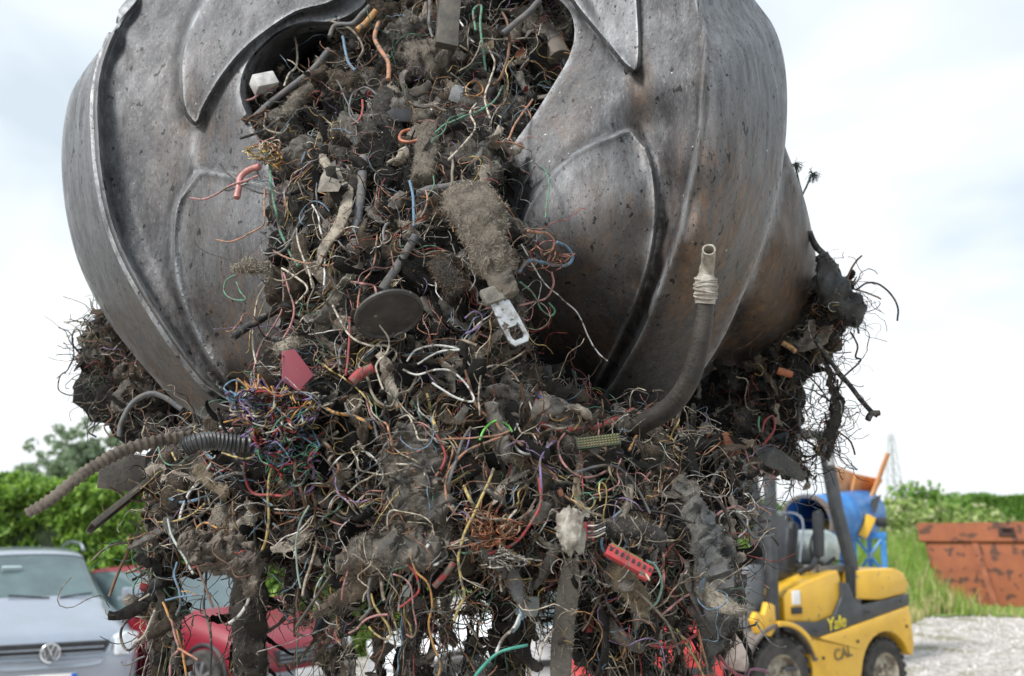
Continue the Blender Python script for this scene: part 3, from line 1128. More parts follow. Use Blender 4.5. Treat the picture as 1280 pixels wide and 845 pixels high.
def bush(px, Y, w_, h, n, label, cols, seed, leaf=0.10, group='wild bushes along the bank'):
    x = GX(px, Y)
    e = empty('bush', (x, Y, 0), 0, label, 'bush', group)
    rg = np.random.RandomState(seed)
    st = MB()
    pts = []
    for i in range(11):
        a = rg.rand() * 6.28
        rr = rg.uniform(0.1, 1.0)
        hh = h * (1 - 0.45 * rr * rr) * rg.uniform(0.75, 1.0)
        tip = np.array([math.cos(a) * rr * w_, math.sin(a) * rr * w_ * 0.7, hh])
        st.tube([(0.1 * math.cos(a), 0.1 * math.sin(a), 0), tip * [0.6, 0.6, 0.5], tip], [0.03, 0.02, 0.008], 5, sm=3)
        for q in range(6):
            t = rg.uniform(0.15, 1.0)
            cc = tip * [t, t, t] + rg.normal(size=3) * 0.12 * w_
            k = n // 66
            d = rg.normal(size=(k, 3))
            d /= np.linalg.norm(d, axis=1)[:, None]
            pts.append(cc + d * rg.uniform(0.1, 0.36, (k, 1)) * w_ * [1, 0.8, 0.7])
    st.build('stem', BARK, e)
    pts = np.vstack(pts)
    pts[:, 2] = np.abs(pts[:, 2]) + 0.02
    V, F, C = leaf_cloud(pts, leaf, np.array(cols), seed)
    mesh_obj('foliage', V, F, LEAF, e, False, attr={'tint': C})
    return e


bl = [((1174, 38, 2.0, 3.25), 'highest dark green bush standing left of the skyline hedge'),
      ((1196, 40, 1.6, 3.0), 'dark green bush where the skyline hedge begins'),
      ((1128, 33, 2.0, 2.5), 'yellow-green bush just left of the rusty skip, behind the tall grass'),
      ((1096, 32, 1.9, 2.3), 'pale bush directly behind the blue drum stand'),
      ((1160, 31, 2.1, 2.15), 'low pale bush rising over the left end of the rusty skip'),
      ((1215, 31, 2.0, 2.1), 'low pale bush showing just over the rim of the rusty skip'),
      ((948, 24, 1.3, 2.55), 'green bush seen between the forklift posts and the hanging rags'),
      ((905, 26, 1.5, 2.5), 'green bush mostly hidden behind the hanging rags left of the forklift'),
      ((1040, 30, 1.8, 2.1), 'bush hidden behind the blue drum and forklift seat'),
      ((1262, 31, 1.8, 2.2), 'low pale bush over the right part of the skip rim')]
for i, (a, lb) in enumerate(bl):
    c = hg if i in (0, 1, 6, 7) else [(0.24, 0.34, 0.08), (0.32, 0.41, 0.13), (0.18, 0.29, 0.06), (0.36, 0.38, 0.19)]
    bush(a[0], a[1], a[2], a[3], 8000, lb, c, 40 + i, leaf=0.11)

# tall grass and straw on the bank
rg = np.random.RandomState(77)
n = 52000
gx = rg.uniform(5.5, 19, n)
gy = rg.uniform(19.5, 31, n)
keep = (gy > 20.3 + 0.9 * np.sin(gx * 0.8) + 0.5 * np.sin(gx * 2.3)) & (gx < 19)
line_ = 24.1 - 0.49 * (gx - 9.9)
keep &= ~((gx > 9.75) & (gy < line_ + 0.1) & (rg.rand(n) > 0.5))
keep &= ~((gx > 9.4) & (gx < 12.9) & (gy < 21.4) & (rg.rand(n) > 0.5))
gx, gy = gx[keep], gy[keep]
n = len(gx)
front = np.clip((gy - 20) / 5, 0, 1)
low = (gx > 9.7) & (gy < 24.1 - 0.49 * (gx - 9.9) + 0.15)
hgt = (0.25 + 0.85 * front) * rg.uniform(0.5, 1.2, n) * (1 + 0.4 * np.sin(gx * 1.3) * np.cos(gy * 0.9))
hgt[low] = rg.uniform(0.03, 0.14, low.sum())
b0 = np.stack([gx, gy, 0 * gx], -1)
a = rg.rand(n) * 6.28
wd = np.stack([np.cos(a), np.sin(a), 0 * a], -1) * 0.012
ln = rg.normal(size=(n, 3)) * [0.18, 0.18, 0] * hgt[:, None]
m1 = b0 + ln * 0.35 + np.stack([0 * hgt, 0 * hgt, hgt * 0.6], -1)
t1 = b0 + ln + np.stack([0 * hgt, 0 * hgt, hgt], -1)
V = np.stack([b0 - wd * 1.4, b0 + wd * 1.4, m1 + wd, m1 - wd, t1 + wd * 0.3, t1 - wd * 0.3], 1).reshape(-1, 3)
k = np.arange(n)[:, None] * 6
F = np.concatenate([k + np.array([[0, 1, 2, 3]]), k + np.array([[3, 2, 4, 5]])])
straw = (rg.rand(n) < np.clip(0.75 - 0.85 * front, 0.08, 1))
gc = np.where(straw[:, None], np.array([[0.50, 0.44, 0.22]]), np.array([[0.24, 0.38, 0.07]])) * rg.uniform(0.7, 1.35, (n, 1))
tag(mesh_obj('tall_grass', V, F, LEAF, None, False, attr={'tint': np.repeat(gc, 6, 0)}),
    'tall grass and straw growing on the bank beside the skip', 'grass', kind='stuff')

# the fields beyond
fm = mat('field_grass', (0.10, 0.17, 0.03), 0.95, c2=(0.2, 0.24, 0.08), scale=0.5, bump=0.6, bscale=3)
vx = np.linspace(5, 60, 160)
V = [(float(a_), 20.8 + 0.5 * math.sin(a_ * 0.9) + 0.3 * math.sin(a_ * 2.7) + 0.12 * math.sin(a_ * 9.0), 0.03) for a_ in vx] + [ (400, 300, 0.4), (-400, 300, 0.4), (-60, 30, 0.03), (5, 27, 0.03)]
tag(mesh_obj('grass_verge', V, [tuple(range(len(V)))], fm, None, False), kind='structure')


# lattice pylon on the horizon
def pylon():
    Y = 150.0
    x = GX(1123, Y)
    e = empty('electricity_pylon', (x, Y, 0), R(18), 'thin grey lattice mast standing far off on the skyline above the bushes', 'pylon')
    m = MB()
    H = 15.6
    wb, wt = 1.25, 0.32
    nseg = 9
    leg = []
    for sx in (-1, 1):
        for sy in (-1, 1):
            m.tube([(sx * wb, sy * wb, 0), (sx * wt, sy * wt, H)], 0.075, 5)
    for i in range(nseg):
        z0, z1 = H * i / nseg, H * (i + 1) / nseg
        w0, w1 = wb + (wt - wb) * i / nseg, wb + (wt - wb) * (i + 1) / nseg
        for s in (-1, 1):
            m.tube([(-w0, s * w0, z0), (w1, s * w1, z1)], 0.045, 4)
            m.tube([(w0, s * w0, z0), (-w1, s * w1, z1)], 0.045, 4)
            m.tube([(s * w0, -w0, z0), (s * w1, w1, z1)], 0.045, 4)
            m.tube([(-w1, s * w1, z1), (w1, s * w1, z1)], 0.045, 4)
    m.build('lattice', mat('galvanised_grey', (0.38, 0.40, 0.42), 0.6, 0.2), e)
    m = MB()
    m.tube([(0, 0, H), (0, 0, H + 1.1)], 0.06, 6)
    m.build('mast_top', mat('galvanised_grey', (0.38, 0.40, 0.42)), e)


pylon()
# ================================================================ vehicles and machines
M_black = mat('black_plastic', (0.018, 0.018, 0.02), 0.5, c2=(0.03, 0.03, 0.032), scale=12)
M_rubber = mat('tyre_rubber', (0.025, 0.024, 0.023), 0.85, c2=(0.07, 0.065, 0.06), scale=10, bump=0.4, bscale=50)
M_alloy = mat('alloy_wheel', (0.55, 0.56, 0.58), 0.35, 0.8)
M_glass = mat('car_glass', (0.10, 0.15, 0.155), 0.04, 0.0, c2=(0.07, 0.10, 0.105), scale=2, spec=1.0)
M_silver = mat('silver_blue_paint', (0.31, 0.35, 0.405), 0.32, 0.45, c2=(0.34, 0.38, 0.46), scale=3, coat=1.0)
M_red = mat('red_paint', (0.20, 0.008, 0.022), 0.4, 0.0, c2=(0.20, 0.008, 0.02), scale=3, coat=0.15)
M_white = mat('white_paint', (0.74, 0.75, 0.77), 0.35, 0.0, c2=(0.68, 0.69, 0.71), scale=3, coat=0.8)
M_yel = mat('yellow_machine_paint', (0.78, 0.46, 0.03), 0.42, 0.0, c2=(0.70, 0.40, 0.03), scale=4, coat=0.4, c3=(0.22, 0.16, 0.09), s3=13, t3=0.655, bump=0.08)
M_plate = mat('number_plate', (0.85, 0.85, 0.85), 0.4)
M_blue = mat('blue_paint', (0.02, 0.15, 0.45), 0.45, 0.0, c2=(0.05, 0.24, 0.55), scale=5, c3=(0.2, 0.26, 0.35), s3=9, t3=0.62)
M_lamp = mat('headlamp_lens', (0.85, 0.88, 0.9), 0.12, 0.1, c2=(0.62, 0.66, 0.7), scale=14, coat=1.0)
M_charcoal = mat('charcoal_paint', (0.045, 0.05, 0.055), 0.42, 0.2, c2=(0.07, 0.075, 0.08), scale=8, bump=0.1)
M_seat = mat('black_vinyl', (0.02, 0.022, 0.026), 0.38, c2=(0.035, 0.037, 0.042), scale=7, bump=0.15)


def text_mesh(s, size, name, m, parent, loc, rot, ext=0.004, bold=0.0, shear=0.0):
    cu = bpy.data.curves.new(name, 'FONT')
    cu.body = s
    cu.size = size
    cu.extrude = ext
    cu.offset = bold
    cu.shear = shear
    cu.align_x = 'CENTER'
    cu.align_y = 'CENTER'
    t = bpy.data.objects.new(name, cu)
    col.objects.link(t)
    dg = bpy.context.evaluated_depsgraph_get()
    me = bpy.data.meshes.new_from_object(t.evaluated_get(dg))
    bpy.data.objects.remove(t)
    o = bpy.data.objects.new(name, me)
    me.materials.clear()
    me.materials.append(m)
    o.location = loc
    o.rotation_euler = rot
    o.parent = parent
    col.objects.link(o)
    return o


def wheel(parent, c, r, w_, near=-1, alloy=True, lug=False, rim_mat=None):
    """axis along local y; near = the side (-1/1) whose face shows"""
    m = MB()
    h = w_ / 2
    m.lathe([(r * 0.60, -h), (r * 0.66, -h * 1.02), (r * 0.90, -h * 1.0), (r * 0.97, -h * 0.82), (r, -h * 0.4), (r, h * 0.4), (r * 0.97, h * 0.82), (r * 0.90, h),
             (r * 0.66, h * 1.02), (r * 0.60, h)], c=c, axis='y', seg=40)
    if lug:
        for i in range(26):
            a = i * 2 * math.pi / 26
            for s in (-1, 1):
                cc = (c[0] + math.cos(a + 0.06 * s) * r * 1.005, c[1] + s * h * 0.5, c[2] + math.sin(a + 0.06 * s) * r * 1.005)
                m.box(cc, (r * 0.05, h * 0.85, r * 0.13), rot=Matrix.Rotation(-(a + 0.06 * s), 4, 'Y'), bev=0.003)
    t = m.build('tyre', M_rubber, None)
    wl = t
    t.parent = parent
    t.name = 'wheel'
    rm = MB()
    y = near * h
    rm.lathe([(r * 0.62, near * h * 0.98), (r * 0.60, near * h * 1.0), (r * 0.56, near * h * 0.85), (r * 0.5, near * h * 0.55), (r * 0.16, near * h * 0.62), (0.001, near * h * 0.66)],
             c=c, axis='y', seg=36)
    if alloy:
        dk = MB().lathe([(r * 0.56, near * h * 0.80), (0.001, near * h * 0.80)], c=c, axis='y', seg=30)
        dk.build('recess_shade_disc', M_black, wl)  # dark disc added to paint the shaded recess behind the spokes
        for i in range(7):
            a = i * 2 * math.pi / 7
            cc = (c[0] + math.cos(a) * r * 0.34, c[1] + near * h * 0.88, c[2] + math.sin(a) * r * 0.34)
            rm.box(cc, (r * 0.48, h * 0.2, r * 0.11), rot=Matrix.Rotation(-a, 4, 'Y'), bev=0.006)
        rm.lathe([(r * 0.13, 0), (r * 0.13, near * h * 0.9), (0.001, near * h * 0.95)], c=c, axis='y', seg=20)
    else:
        for i in range(6):
            a = i * 2 * math.pi / 6
            cc = (c[0] + math.cos(a) * r * 0.26, c[1] + near * h * 0.68, c[2] + math.sin(a) * r * 0.26)
            rm.lathe([(0.018, -0.0), (0.018, near * 0.03), (0.001, near * 0.032)], c=cc, axis='y', seg=6)
        rm.lathe([(r * 0.15, 0), (r * 0.14, near * h * 0.8), (0.001, near * h * 0.85)], c=c, axis='y', seg=20)
    rm.build('rim', rim_mat or M_alloy, wl)
    return wl


def car(name, loc, rz, paint, label, cat, st, group=None, L_=4.3, W_=0.88, whl=((0.85, 0.31), (3.5, 0.31)), grille=True):
    """st: stations (x, z_bottom, z_belt, z_top, halfwidth_belt, halfwidth_top); x from the nose to the tail"""
    e = empty(name, loc, rz, label, cat, group)
    rows = []
    for (x, zb, zs, zt, wb, wt) in st:
        rows.append([(x, 0, zb), (x, wb * 0.80, zb), (x, wb * 0.97, zb + 0.10), (x, wb, zb + (zs - zb) * 0.55), (x, wb * 0.985, zs - 0.06), (x, wb * 0.93, zs),
                     (x, wt, zt - 0.05 * (zt > zs + 0.1)), (x, wt * 0.85, zt), (x, 0, zt + 0.012)])
    nr = len(rows[0])
    bm = bmesh.new()
    vs = [[bm.verts.new(p) for p in r] for r in rows]
    vm = [[v[0] if False else (vs[i][j] if rows[i][j][1] == 0 else bm.verts.new((rows[i][j][0], -rows[i][j][1], rows[i][j][2]))) for j in range(nr)] for i, v in enumerate(vs)]
    for i in range(len(rows) - 1):
        gh0, gh1 = st[i][3] - st[i][2] > 0.3, st[i + 1][3] - st[i + 1][2] > 0.3
        for j in range(nr - 1):
            g = 0
            if (gh0 and gh1) and j == 5: g = 1
            if (gh0 != gh1) and j in (5, 6, 7): g = 2
            for grid, fl in ((vs, 1), (vm, -1)):
                f = [grid[i][j], grid[i + 1][j], grid[i + 1][j + 1], grid[i][j + 1]]
                f = list(dict.fromkeys(f))
                if len(f) < 3: continue
                try:
                    fc = bm.faces.new(f if fl > 0 else f[::-1])
                    fc.material_index = g
                except ValueError:
                    pass
    for i in (0, len(rows) - 1):
        loop = vs[i][:] + [v for v in vm[i][::-1] if v not in vs[i]]
        for j in range(nr - 1):
            f = list(dict.fromkeys([vs[i][j], vs[i][j + 1], vm[i][j + 1], vm[i][j]]))
            if len(f) > 2:
                try: bm.faces.new(f)
                except ValueError: pass
    bmesh.ops.recalc_face_normals(bm, faces=bm.faces)
    # crease lines along the window openings
    cl = bm.edges.layers.float.new('crease_edge')
    for ed in bm.edges:
        if len(ed.link_faces) == 2 and ed.link_faces[0].material_index != ed.link_faces[1].material_index:
            ed[cl] = 0.75
    me = bpy.data.meshes.new('tmp')
    bm.to_mesh(me)
    bm.free()
    for k in range(3): me.materials.append(paint)
    t = bpy.data.objects.new('tmp', me)
    col.objects.link(t)
    md = t.modifiers.new('s', 'SUBSURF')
    md.levels = 3
    dg = bpy.context.evaluated_depsgraph_get()
    full = bpy.data.meshes.new_from_object(t.evaluated_get(dg))
    bpy.data.objects.remove(t)
    for idx, nm, mt in ((0, 'body', paint), (1, 'side_window', M_glass), (2, 'windscreen', M_glass)):
        b = bmesh.new()
        b.from_mesh(full)
        bmesh.ops.delete(b, geom=[f for f in b.faces if f.material_index != idx], context='FACES')
        if not b.faces: continue
        if idx == 0:
            pass
        else:
            b.normal_update()
            for v in b.verts: v.co -= v.normal * 0.008
        if idx:
            # left and right panes (front and rear panes) become parts of their own
            sel = (lambda f: f.calc_center_median().y > 0) if idx == 1 else (lambda f: f.calc_center_median().x < L_ * 0.55)
            halves = []
            for want in (True, False):
                b2 = b.copy()
                bmesh.ops.delete(b2, geom=[f for f in b2.faces if sel(f) != want], context='FACES')
                halves.append(b2)
        else:
            halves = [b]
        for q, bb in enumerate(halves):
            if not bb.faces: continue
            m2 = bpy.data.meshes.new(nm)
            for f in bb.faces:
                f.material_index = 0
                f.smooth = True
            bb.to_mesh(m2)
            m2.materials.append(mt)
            o = bpy.data.objects.new(nm if not (idx == 2 and q == 1) else 'rear_window', m2)
            col.objects.link(o)
            o.parent = e
    for (x, r) in whl:
        for s in (-1, 1):
            wheel(e, (x, s * (W_ - 0.045), r), r, 0.20, near=s)
            a = MB()   # dark wheel arch liner
            a.tube([(x + math.cos(t_) * (r + 0.045), s * (W_ - 0.015), r + math.sin(t_) * (r + 0.045)) for t_ in np.linspace(-0.25, math.pi + 0.25, 22)], 0.028, 6)
            a.build('wheel_arch', M_black, e)
    return e


# ---- silver people carrier (front towards the camera, heading along the line of sight)
X0 = GX(57, 10.2)
van_st = [(0.0, 0.32, 0.56, 0.60, 0.66, 0.56), (0.06, 0.22, 0.70, 0.78, 0.82, 0.62), (0.22, 0.18, 0.80, 0.88, 0.90, 0.66), (0.55, 0.18, 0.88, 0.98, 0.91, 0.66), (1.0, 0.18, 0.96, 1.11, 0.91, 0.66),
          (1.18, 0.18, 0.99, 1.17, 0.91, 0.66), (1.95, 0.18, 1.02, 1.62, 0.91, 0.55), (2.2, 0.18, 1.03, 1.68, 0.91, 0.54), (3.3, 0.18, 1.04, 1.69, 0.91, 0.54), (4.05, 0.2, 1.05, 1.64, 0.89, 0.54),
          (4.32, 0.22, 1.04, 1.10, 0.84, 0.66), (4.40, 0.3, 0.9, 0.98, 0.78, 0.6)]
az_car = math.atan2(10.2, X0) + 0.13
carA = car('parked_car', (X0, 10.2, -0.12), az_car, M_silver, 'silver-blue people carrier facing the camera at lower left before the hedge', 'car', van_st, 'parked cars in the yard', L_=4.4)


def on_car(mb, name, m, e, parent=None):
    o = mb.build(name, m, None)
    o.parent = parent or e
    return o


g = MB()
g.prism([(-0.50, 0.655), (-0.44, 0.60), (0.44, 0.60), (0.50, 0.655), (0.56, 0.80), (-0.56, 0.80)], 0.03, 0.12, axis='x', bev=0.01)
gr = on_car(g, 'grille', M_black, carA)
for z in (0.645, 0.695, 0.745):
    s = MB().tube([(0.015, -0.50, z), (0.0, 0, z), (0.015, 0.50, z)], 0.009, 6, sm=6)
    on_car(s, 'grille_bar', mat('dull_grey_trim', (0.30, 0.33, 0.38), 0.4, 0.5), carA, gr)
s = MB().tube([(0.06, -0.60, 0.81), (0.03, -0.50, 0.62), (0.01, -0.40, 0.575), (0.0, 0, 0.57), (0.01, 0.40, 0.575), (0.03, 0.50, 0.62), (0.06, 0.60, 0.81)], 0.022, 8, sm=6)
on_car(s, 'grille_surround', M_silver, carA)
s = MB().lathe([(0.0, -0.03), (0.088, -0.03), (0.094, -0.02), (0.094, 0.02), (0.0, 0.02)], c=(0.0, 0, 0.715), axis='x', seg=32)
bd = on_car(s, 'badge', mat('badge_field', (0.16, 0.18, 0.21), 0.3, 0.6), carA)
chrome = mat('bright_chrome', (0.8, 0.81, 0.83), 0.15, 1.0)
s = MB()
s.tube([(-0.035, 0.086 * math.cos(a), 0.715 + 0.086 * math.sin(a)) for a in np.linspace(0, 2 * math.pi, 30)], 0.010, 6)
for sg in (-1, 1):     # V above W inside a ring
    s.tube([(-0.036, sg * 0.032, 0.715 + 0.075), (-0.036, 0, 0.715 + 0.008)], 0.008, 5)
    s.tube([(-0.036, sg * 0.066, 0.715 + 0.046), (-0.036, sg * 0.033, 0.715 - 0.066), (-0.036, 0.0, 0.715 + 0.0)], 0.008, 5)
on_car(s, 'emblem', chrome, carA, bd)
for sg in (-1, 1):
    s = MB()
    pts = [(0.60, 0.66), (0.76, 0.66), (0.855, 0.735), (0.855, 0.86), (0.72, 0.875), (0.60, 0.83)]
    V, F = [], []
    grid = 8
    hl = MB()
    hl.prism([(sg * a, b) for a, b in pts], 0.02, 0.4, axis='x', bev=0.02)
    o = hl.build('headlight', M_lamp, None)
    for v in o.data.vertices:
        y = abs(v.co.y)
        v.co.x += max(0, y - 0.58) ** 1.5 * 1.1 + max(0, v.co.z - 0.66) * 0.30 - 0.10
    o.parent = carA
    m_ = MB()
    m_.prism([(1.02, 0.98), (1.22, 0.96), (1.25, 1.04), (1.20, 1.13), (1.04, 1.12), (0.99, 1.05)], -0.09, 0.07, axis='z') if False else None
    m_.box((1.34, sg * 0.98, 1.17), (0.17, 0.22, 0.16), bev=0.045)
    m_.box((1.34, sg * 0.90, 1.12), (0.08, 0.12, 0.05), bev=0.01)
    on_car(m_, 'wing_mirror', M_silver, carA)
    rr = MB().tube([(2.15, sg * 0.56, 1.66), (2.4, sg * 0.57, 1.715), (2.8, sg * 0.575, 1.74), (3.5, sg * 0.57, 1.735), (3.9, sg * 0.56, 1.66)], 0.02, 8, sm=6)
    on_car(rr, 'roof_rail', M_silver, carA)
    wp = MB().tube([(1.14, sg * 0.05 - 0.15, 1.17), (1.2, sg * 0.42 - 0.12, 1.205)], 0.010, 5)
    on_car(wp, 'wiper', M_black, carA)
s = MB().box((-0.02, 0, 0.455), (0.02, 0.52, 0.115), bev=0.004)
pl = on_car(s, 'number_plate', M_plate, carA)
s = MB().box((-0.033, -0.235, 0.455), (0.01, 0.05, 0.112), bev=0.002)
on_car(s, 'blue_band', mat('plate_blue', (0.01, 0.12, 0.5), 0.4), carA, pl)
s = MB().box((0.05, 0, 0.36), (0.05, 1.1, 0.10), bev=0.02)
on_car(s, 'air_intake', M_black, carA)
# inside: mirror, sticker on the glass
s = MB().box((1.66, 0.25, 1.47), (0.03, 0.20, 0.06), rot=Matrix.Rotation(R(-30), 4, 'Y'), bev=0.01)
on_car(s, 'screen_sticker', mat('pale_sticker', (0.45, 0.55, 0.58), 0.5), carA)

# ---- red hatchback, three-quarter view
hat_st = [(0.0, 0.30, 0.50, 0.55, 0.62, 0.55), (0.08, 0.2, 0.62, 0.69, 0.78, 0.66), (0.35, 0.18, 0.72, 0.80, 0.83, 0.70), (0.95, 0.18, 0.84, 0.93, 0.84, 0.72), (1.15, 0.18, 0.88, 0.98, 0.845, 0.70),
          (1.85, 0.18, 0.92, 1.40, 0.85, 0.56), (2.3, 0.18, 0.93, 1.45, 0.85, 0.56), (3.1, 0.18, 0.95, 1.43, 0.85, 0.56), (3.55, 0.2, 0.96, 1.34, 0.83, 0.56), (3.9, 0.22, 0.94, 1.0, 0.80, 0.64), (4.0, 0.28, 0.8, 0.86, 0.74, 0.6)]
carB = car('parked_car', (GX(385, 11.6), 11.6, -0.1), R(148), M_red, 'dark red hatchback seen through the gaps at the bottom left of the hanging rags', 'car', hat_st, 'parked cars in the yard',
           L_=4.0, W_=0.84, whl=((0.75, 0.30), (3.2, 0.30)))
s = MB().prism([(-0.45, 0.42), (0.45, 0.42), (0.52, 0.60), (-0.52, 0.60)], 0.0, 0.1, axis='x', bev=0.01)
gr = on_car(s, 'grille', M_black, carB)
for z in (0.47, 0.52, 0.57):
    on_car(MB().tube([(-0.01, -0.45, z), (-0.012, 0.45, z)], 0.008, 5), 'grille_bar', mat('dull_grey_trim', (0.3, 0.33, 0.38)), carB, gr)
s = MB().box((0.02, 0, 0.30), (0.14, 1.45, 0.14), bev=0.03)
on_car(s, 'bumper', mat('grey_bumper', (0.20, 0.23, 0.26), 0.5), carB)
on_car(MB().box((-0.06, 0, 0.33), (0.02, 0.50, 0.11), bev=0.004), 'number_plate', M_plate, carB)
for sg in (-1, 1):
    o = MB().box((0.13, sg * 0.66, 0.60), (0.16, 0.24, 0.14), rz=sg * 0.5, bev=0.03)
    hl = on_car(o, 'headlight', M_lamp, carB)
    o = MB().box((0.27, sg * 0.80, 0.60), (0.12, 0.05, 0.12), rz=sg * 0.2, bev=0.02)
    on_car(o, 'indicator', mat('amber_lens', (0.75, 0.22, 0.02), 0.2), carB)
    o = MB().box((1.42, sg * 0.93, 0.98), (0.14, 0.2, 0.13), bev=0.04)
    on_car(o, 'wing_mirror', M_red, carB)

# ---- white estate car side-on
carC = car('parked_car', (GX(470, 11.4), 10.9, -0.1), R(14), M_white, 'white estate car with alloy wheels behind the rags at bottom centre', 'car',
           [(a, b, c, d, f, g_) for a, b, c, d, f, g_ in [(s_[0] * 1.08, *s_[1:]) for s_ in hat_st]], 'parked cars in the yard', L_=4.3, W_=0.84, whl=((0.80, 0.32), (3.45, 0.32)))
o = MB().box((2.1, -0.855, 0.56), (2.3, 0.03, 0.07), bev=0.01)
on_car(o, 'rubbing_strip', M_black, carC)
o = MB().box((2.1, -0.82, 0.24), (2.2, 0.05, 0.12), bev=0.02)
on_car(o, 'sill', M_black, carC)
for sg in (-1, 1):
    on_car(MB().box((1.5, sg * 0.93, 1.0), (0.14, 0.2, 0.13), bev=0.04), 'wing_mirror', M_white, carC)
    on_car(MB().box((0.16, sg * 0.66, 0.60), (0.16, 0.26, 0.14), rz=sg * 0.5, bev=0.03), 'headlight', M_lamp, carC)

# ---- forklift
FO = Vector((2.12, 10.05, 0))
fk = empty('forklift', FO, R(35), 'yellow and black forklift truck with empty driver seat, parked at right behind the load', 'forklift')


def fp(mb, name, m, parent=None, sharp=35):
    o = mb.build(name, m, None, True, sharp)
    o.parent = parent or fk
    return o


RF, RR_ = 0.41, 0.35
XR = 1.62
for (x, r, hw, w_) in ((0.0, RF, 0.50, 0.26), (XR, RR_, 0.47, 0.22)):
    for s in (-1, 1):
        wheel(fk, (x, s * (hw + 0.0), r), r, w_, near=s, alloy=False, lug=True, rim_mat=mat('cream_steel_rim', (0.42, 0.38, 0.30), 0.6, c2=(0.15, 0.12, 0.09), scale=12))


def arc(cx, cz, r, a0, a1, n=12):
    return [(cx + r * math.cos(a), cz + r * math.sin(a)) for a in np.linspace(a0, a1, n)]


# lower chassis with both wheel arches
prof = [(0.44, 0.24), (0.46, 0.50)] + arc(0.0, RF, 0.50, R(30), R(62), 5) + [(0.32, 0.80), (0.55, 0.76), (1.2, 0.86), (2.06, 1.00), (2.10, 0.62)] \
    + [(2.06, 0.50)] + arc(XR, RR_, 0.42, R(25), R(170), 12) + [(1.16, 0.26)]
fp(MB().prism(prof, -0.60, 0.60, axis='y', bev=0.012), 'chassis', M_yel)
# front mudguards
for s in (-1, 1):
    outer = arc(0, RF, 0.53, R(18), R(165), 16)
    inner = arc(0, RF, 0.49, R(165), R(18), 16)
    mg = MB().prism(outer + inner, s * 0.36, s * 0.64, axis='y', bev=0.008)
    fp(mg, 'mudguard', mat('dusty_brown_steel', (0.22, 0.19, 0.17), 0.7, 0.2, c2=(0.12, 0.10, 0.09), scale=9) if s < 0 else M_yel)
for s in (-1, 1):
    lip = arc(0, RF, 0.545, R(22), R(95), 12) + arc(0, RF, 0.50, R(95), R(22), 12)
    fp(MB().prism(lip, s * 0.600, s * 0.655, axis='y', bev=0.006), 'arch_lip', M_yel)
# black sweep band with lettering
band = [(0.10, 0.86), (0.50, 0.755), (1.2, 0.855), (2.08, 1.005), (2.09, 1.12), (1.62, 1.07), (1.30, 1.04), (1.18, 1.10), (1.10, 1.26), (0.98, 1.27), (0.98, 1.12), (0.86, 0.96), (0.60, 0.91), (0.16, 0.94)]
bo = fp(MB().prism(band, -0.585, 0.585, axis='y', bev=0.006), 'sweep_band', M_charcoal)
text_mesh('Yale', 0.17, 'lettering', mat('lettering_yellow', (0.72, 0.58, 0.05), 0.5), bo, (0.86, -0.592, 0.885), (R(90), R(-7), 0), ext=0.004, bold=0.001, shear=0.2)
text_mesh('CAL', 0.15, 'faded_lettering', mat('lettering_dark', (0.16, 0.12, 0.05), 0.6), bo, (0.92, -0.606, 0.60), (R(90), R(-7), 0), ext=0.003, bold=0.002)
# engine hood
hood = MB().prism([(0.16, 0.935), (0.60, 0.905), (0.85, 0.955), (0.98, 1.12), (1.02, 1.30), (0.98, 1.39), (0.60, 1.31), (0.24, 1.22), (0.16, 1.16)], -0.555, 0.555, axis='y', bev=0.018)
fp(hood, 'hood', M_yel, sharp=60)
fp(MB().box((0.32, -0.562, 1.15), (0.11, 0.012, 0.13), bev=0.002), 'sticker', M_plate)
fp(MB().box((0.32, -0.562, 1.03), (0.15, 0.02, 0.065), bev=0.01), 'latch', M_black)
cw = MB().prism([(1.22, 1.10), (1.62, 1.075), (2.07, 1.125), (2.12, 1.22), (2.05, 1.34), (1.88, 1.39), (1.25, 1.38)], -0.57, 0.57, axis='y', bev=0.018)
fp(cw, 'counterweight', M_yel, sharp=60)
fp(MB().box((1.1, 0, 1.39), (0.5, 0.85, 0.08), bev=0.02), 'deck', mat('deck_grey', (0.25, 0.24, 0.22), 0.7))
# cowl, steering, seat
cowl = MB().prism([(-0.28, 0.80), (-0.10, 0.80), (-0.02, 1.30), (-0.05, 1.46), (-0.22, 1.46), (-0.30, 1.38)], -0.50, 0.40, axis='y', bev=0.02)
cow = fp(cowl, 'cowl', mat('cowl_grey', (0.10, 0.115, 0.13), 0.5, c2=(0.14, 0.15, 0.16), scale=5))
st = MB().box((-0.308, -0.26, 1.29), (0.012, 0.34, 0.22), rot=Matrix.Rotation(R(2), 4, 'Y'), bev=0.002)
stk = fp(st, 'warning_sticker', mat('sticker_white', (0.80, 0.76, 0.72), 0.5), cow)
fp(MB().box((-0.318, -0.26, 1.375), (0.008, 0.32, 0.035), rot=Matrix.Rotation(R(2), 4, 'Y')), 'orange_strip', mat('sticker_orange', (0.85, 0.34, 0.06), 0.5), stk)
pg = MB()
for i, y in enumerate((-0.38, -0.28, -0.18)):
    pg.box((-0.317, y, 1.27), (0.006, 0.045, 0.09), bev=0.001)
    pg.box((-0.317, y + 0.03, 1.25), (0.006, 0.012, 0.05))
fp(pg, 'pictograms', mat('sticker_print', (0.35, 0.22, 0.25), 0.6), stk)
dash = MB().prism([(-0.24, 1.46), (0.02, 1.46), (0.10, 1.60), (0.06, 1.74), (-0.12, 1.80), (-0.22, 1.62)], -0.08, 0.42, axis='y', bev=0.03)
fp(dash, 'dashboard', mat('dash_grey', (0.09, 0.095, 0.10), 0.5, c2=(0.12, 0.12, 0.125), scale=5))
sw = MB()
ctr = Vector((0.16, 0.08, 1.80))
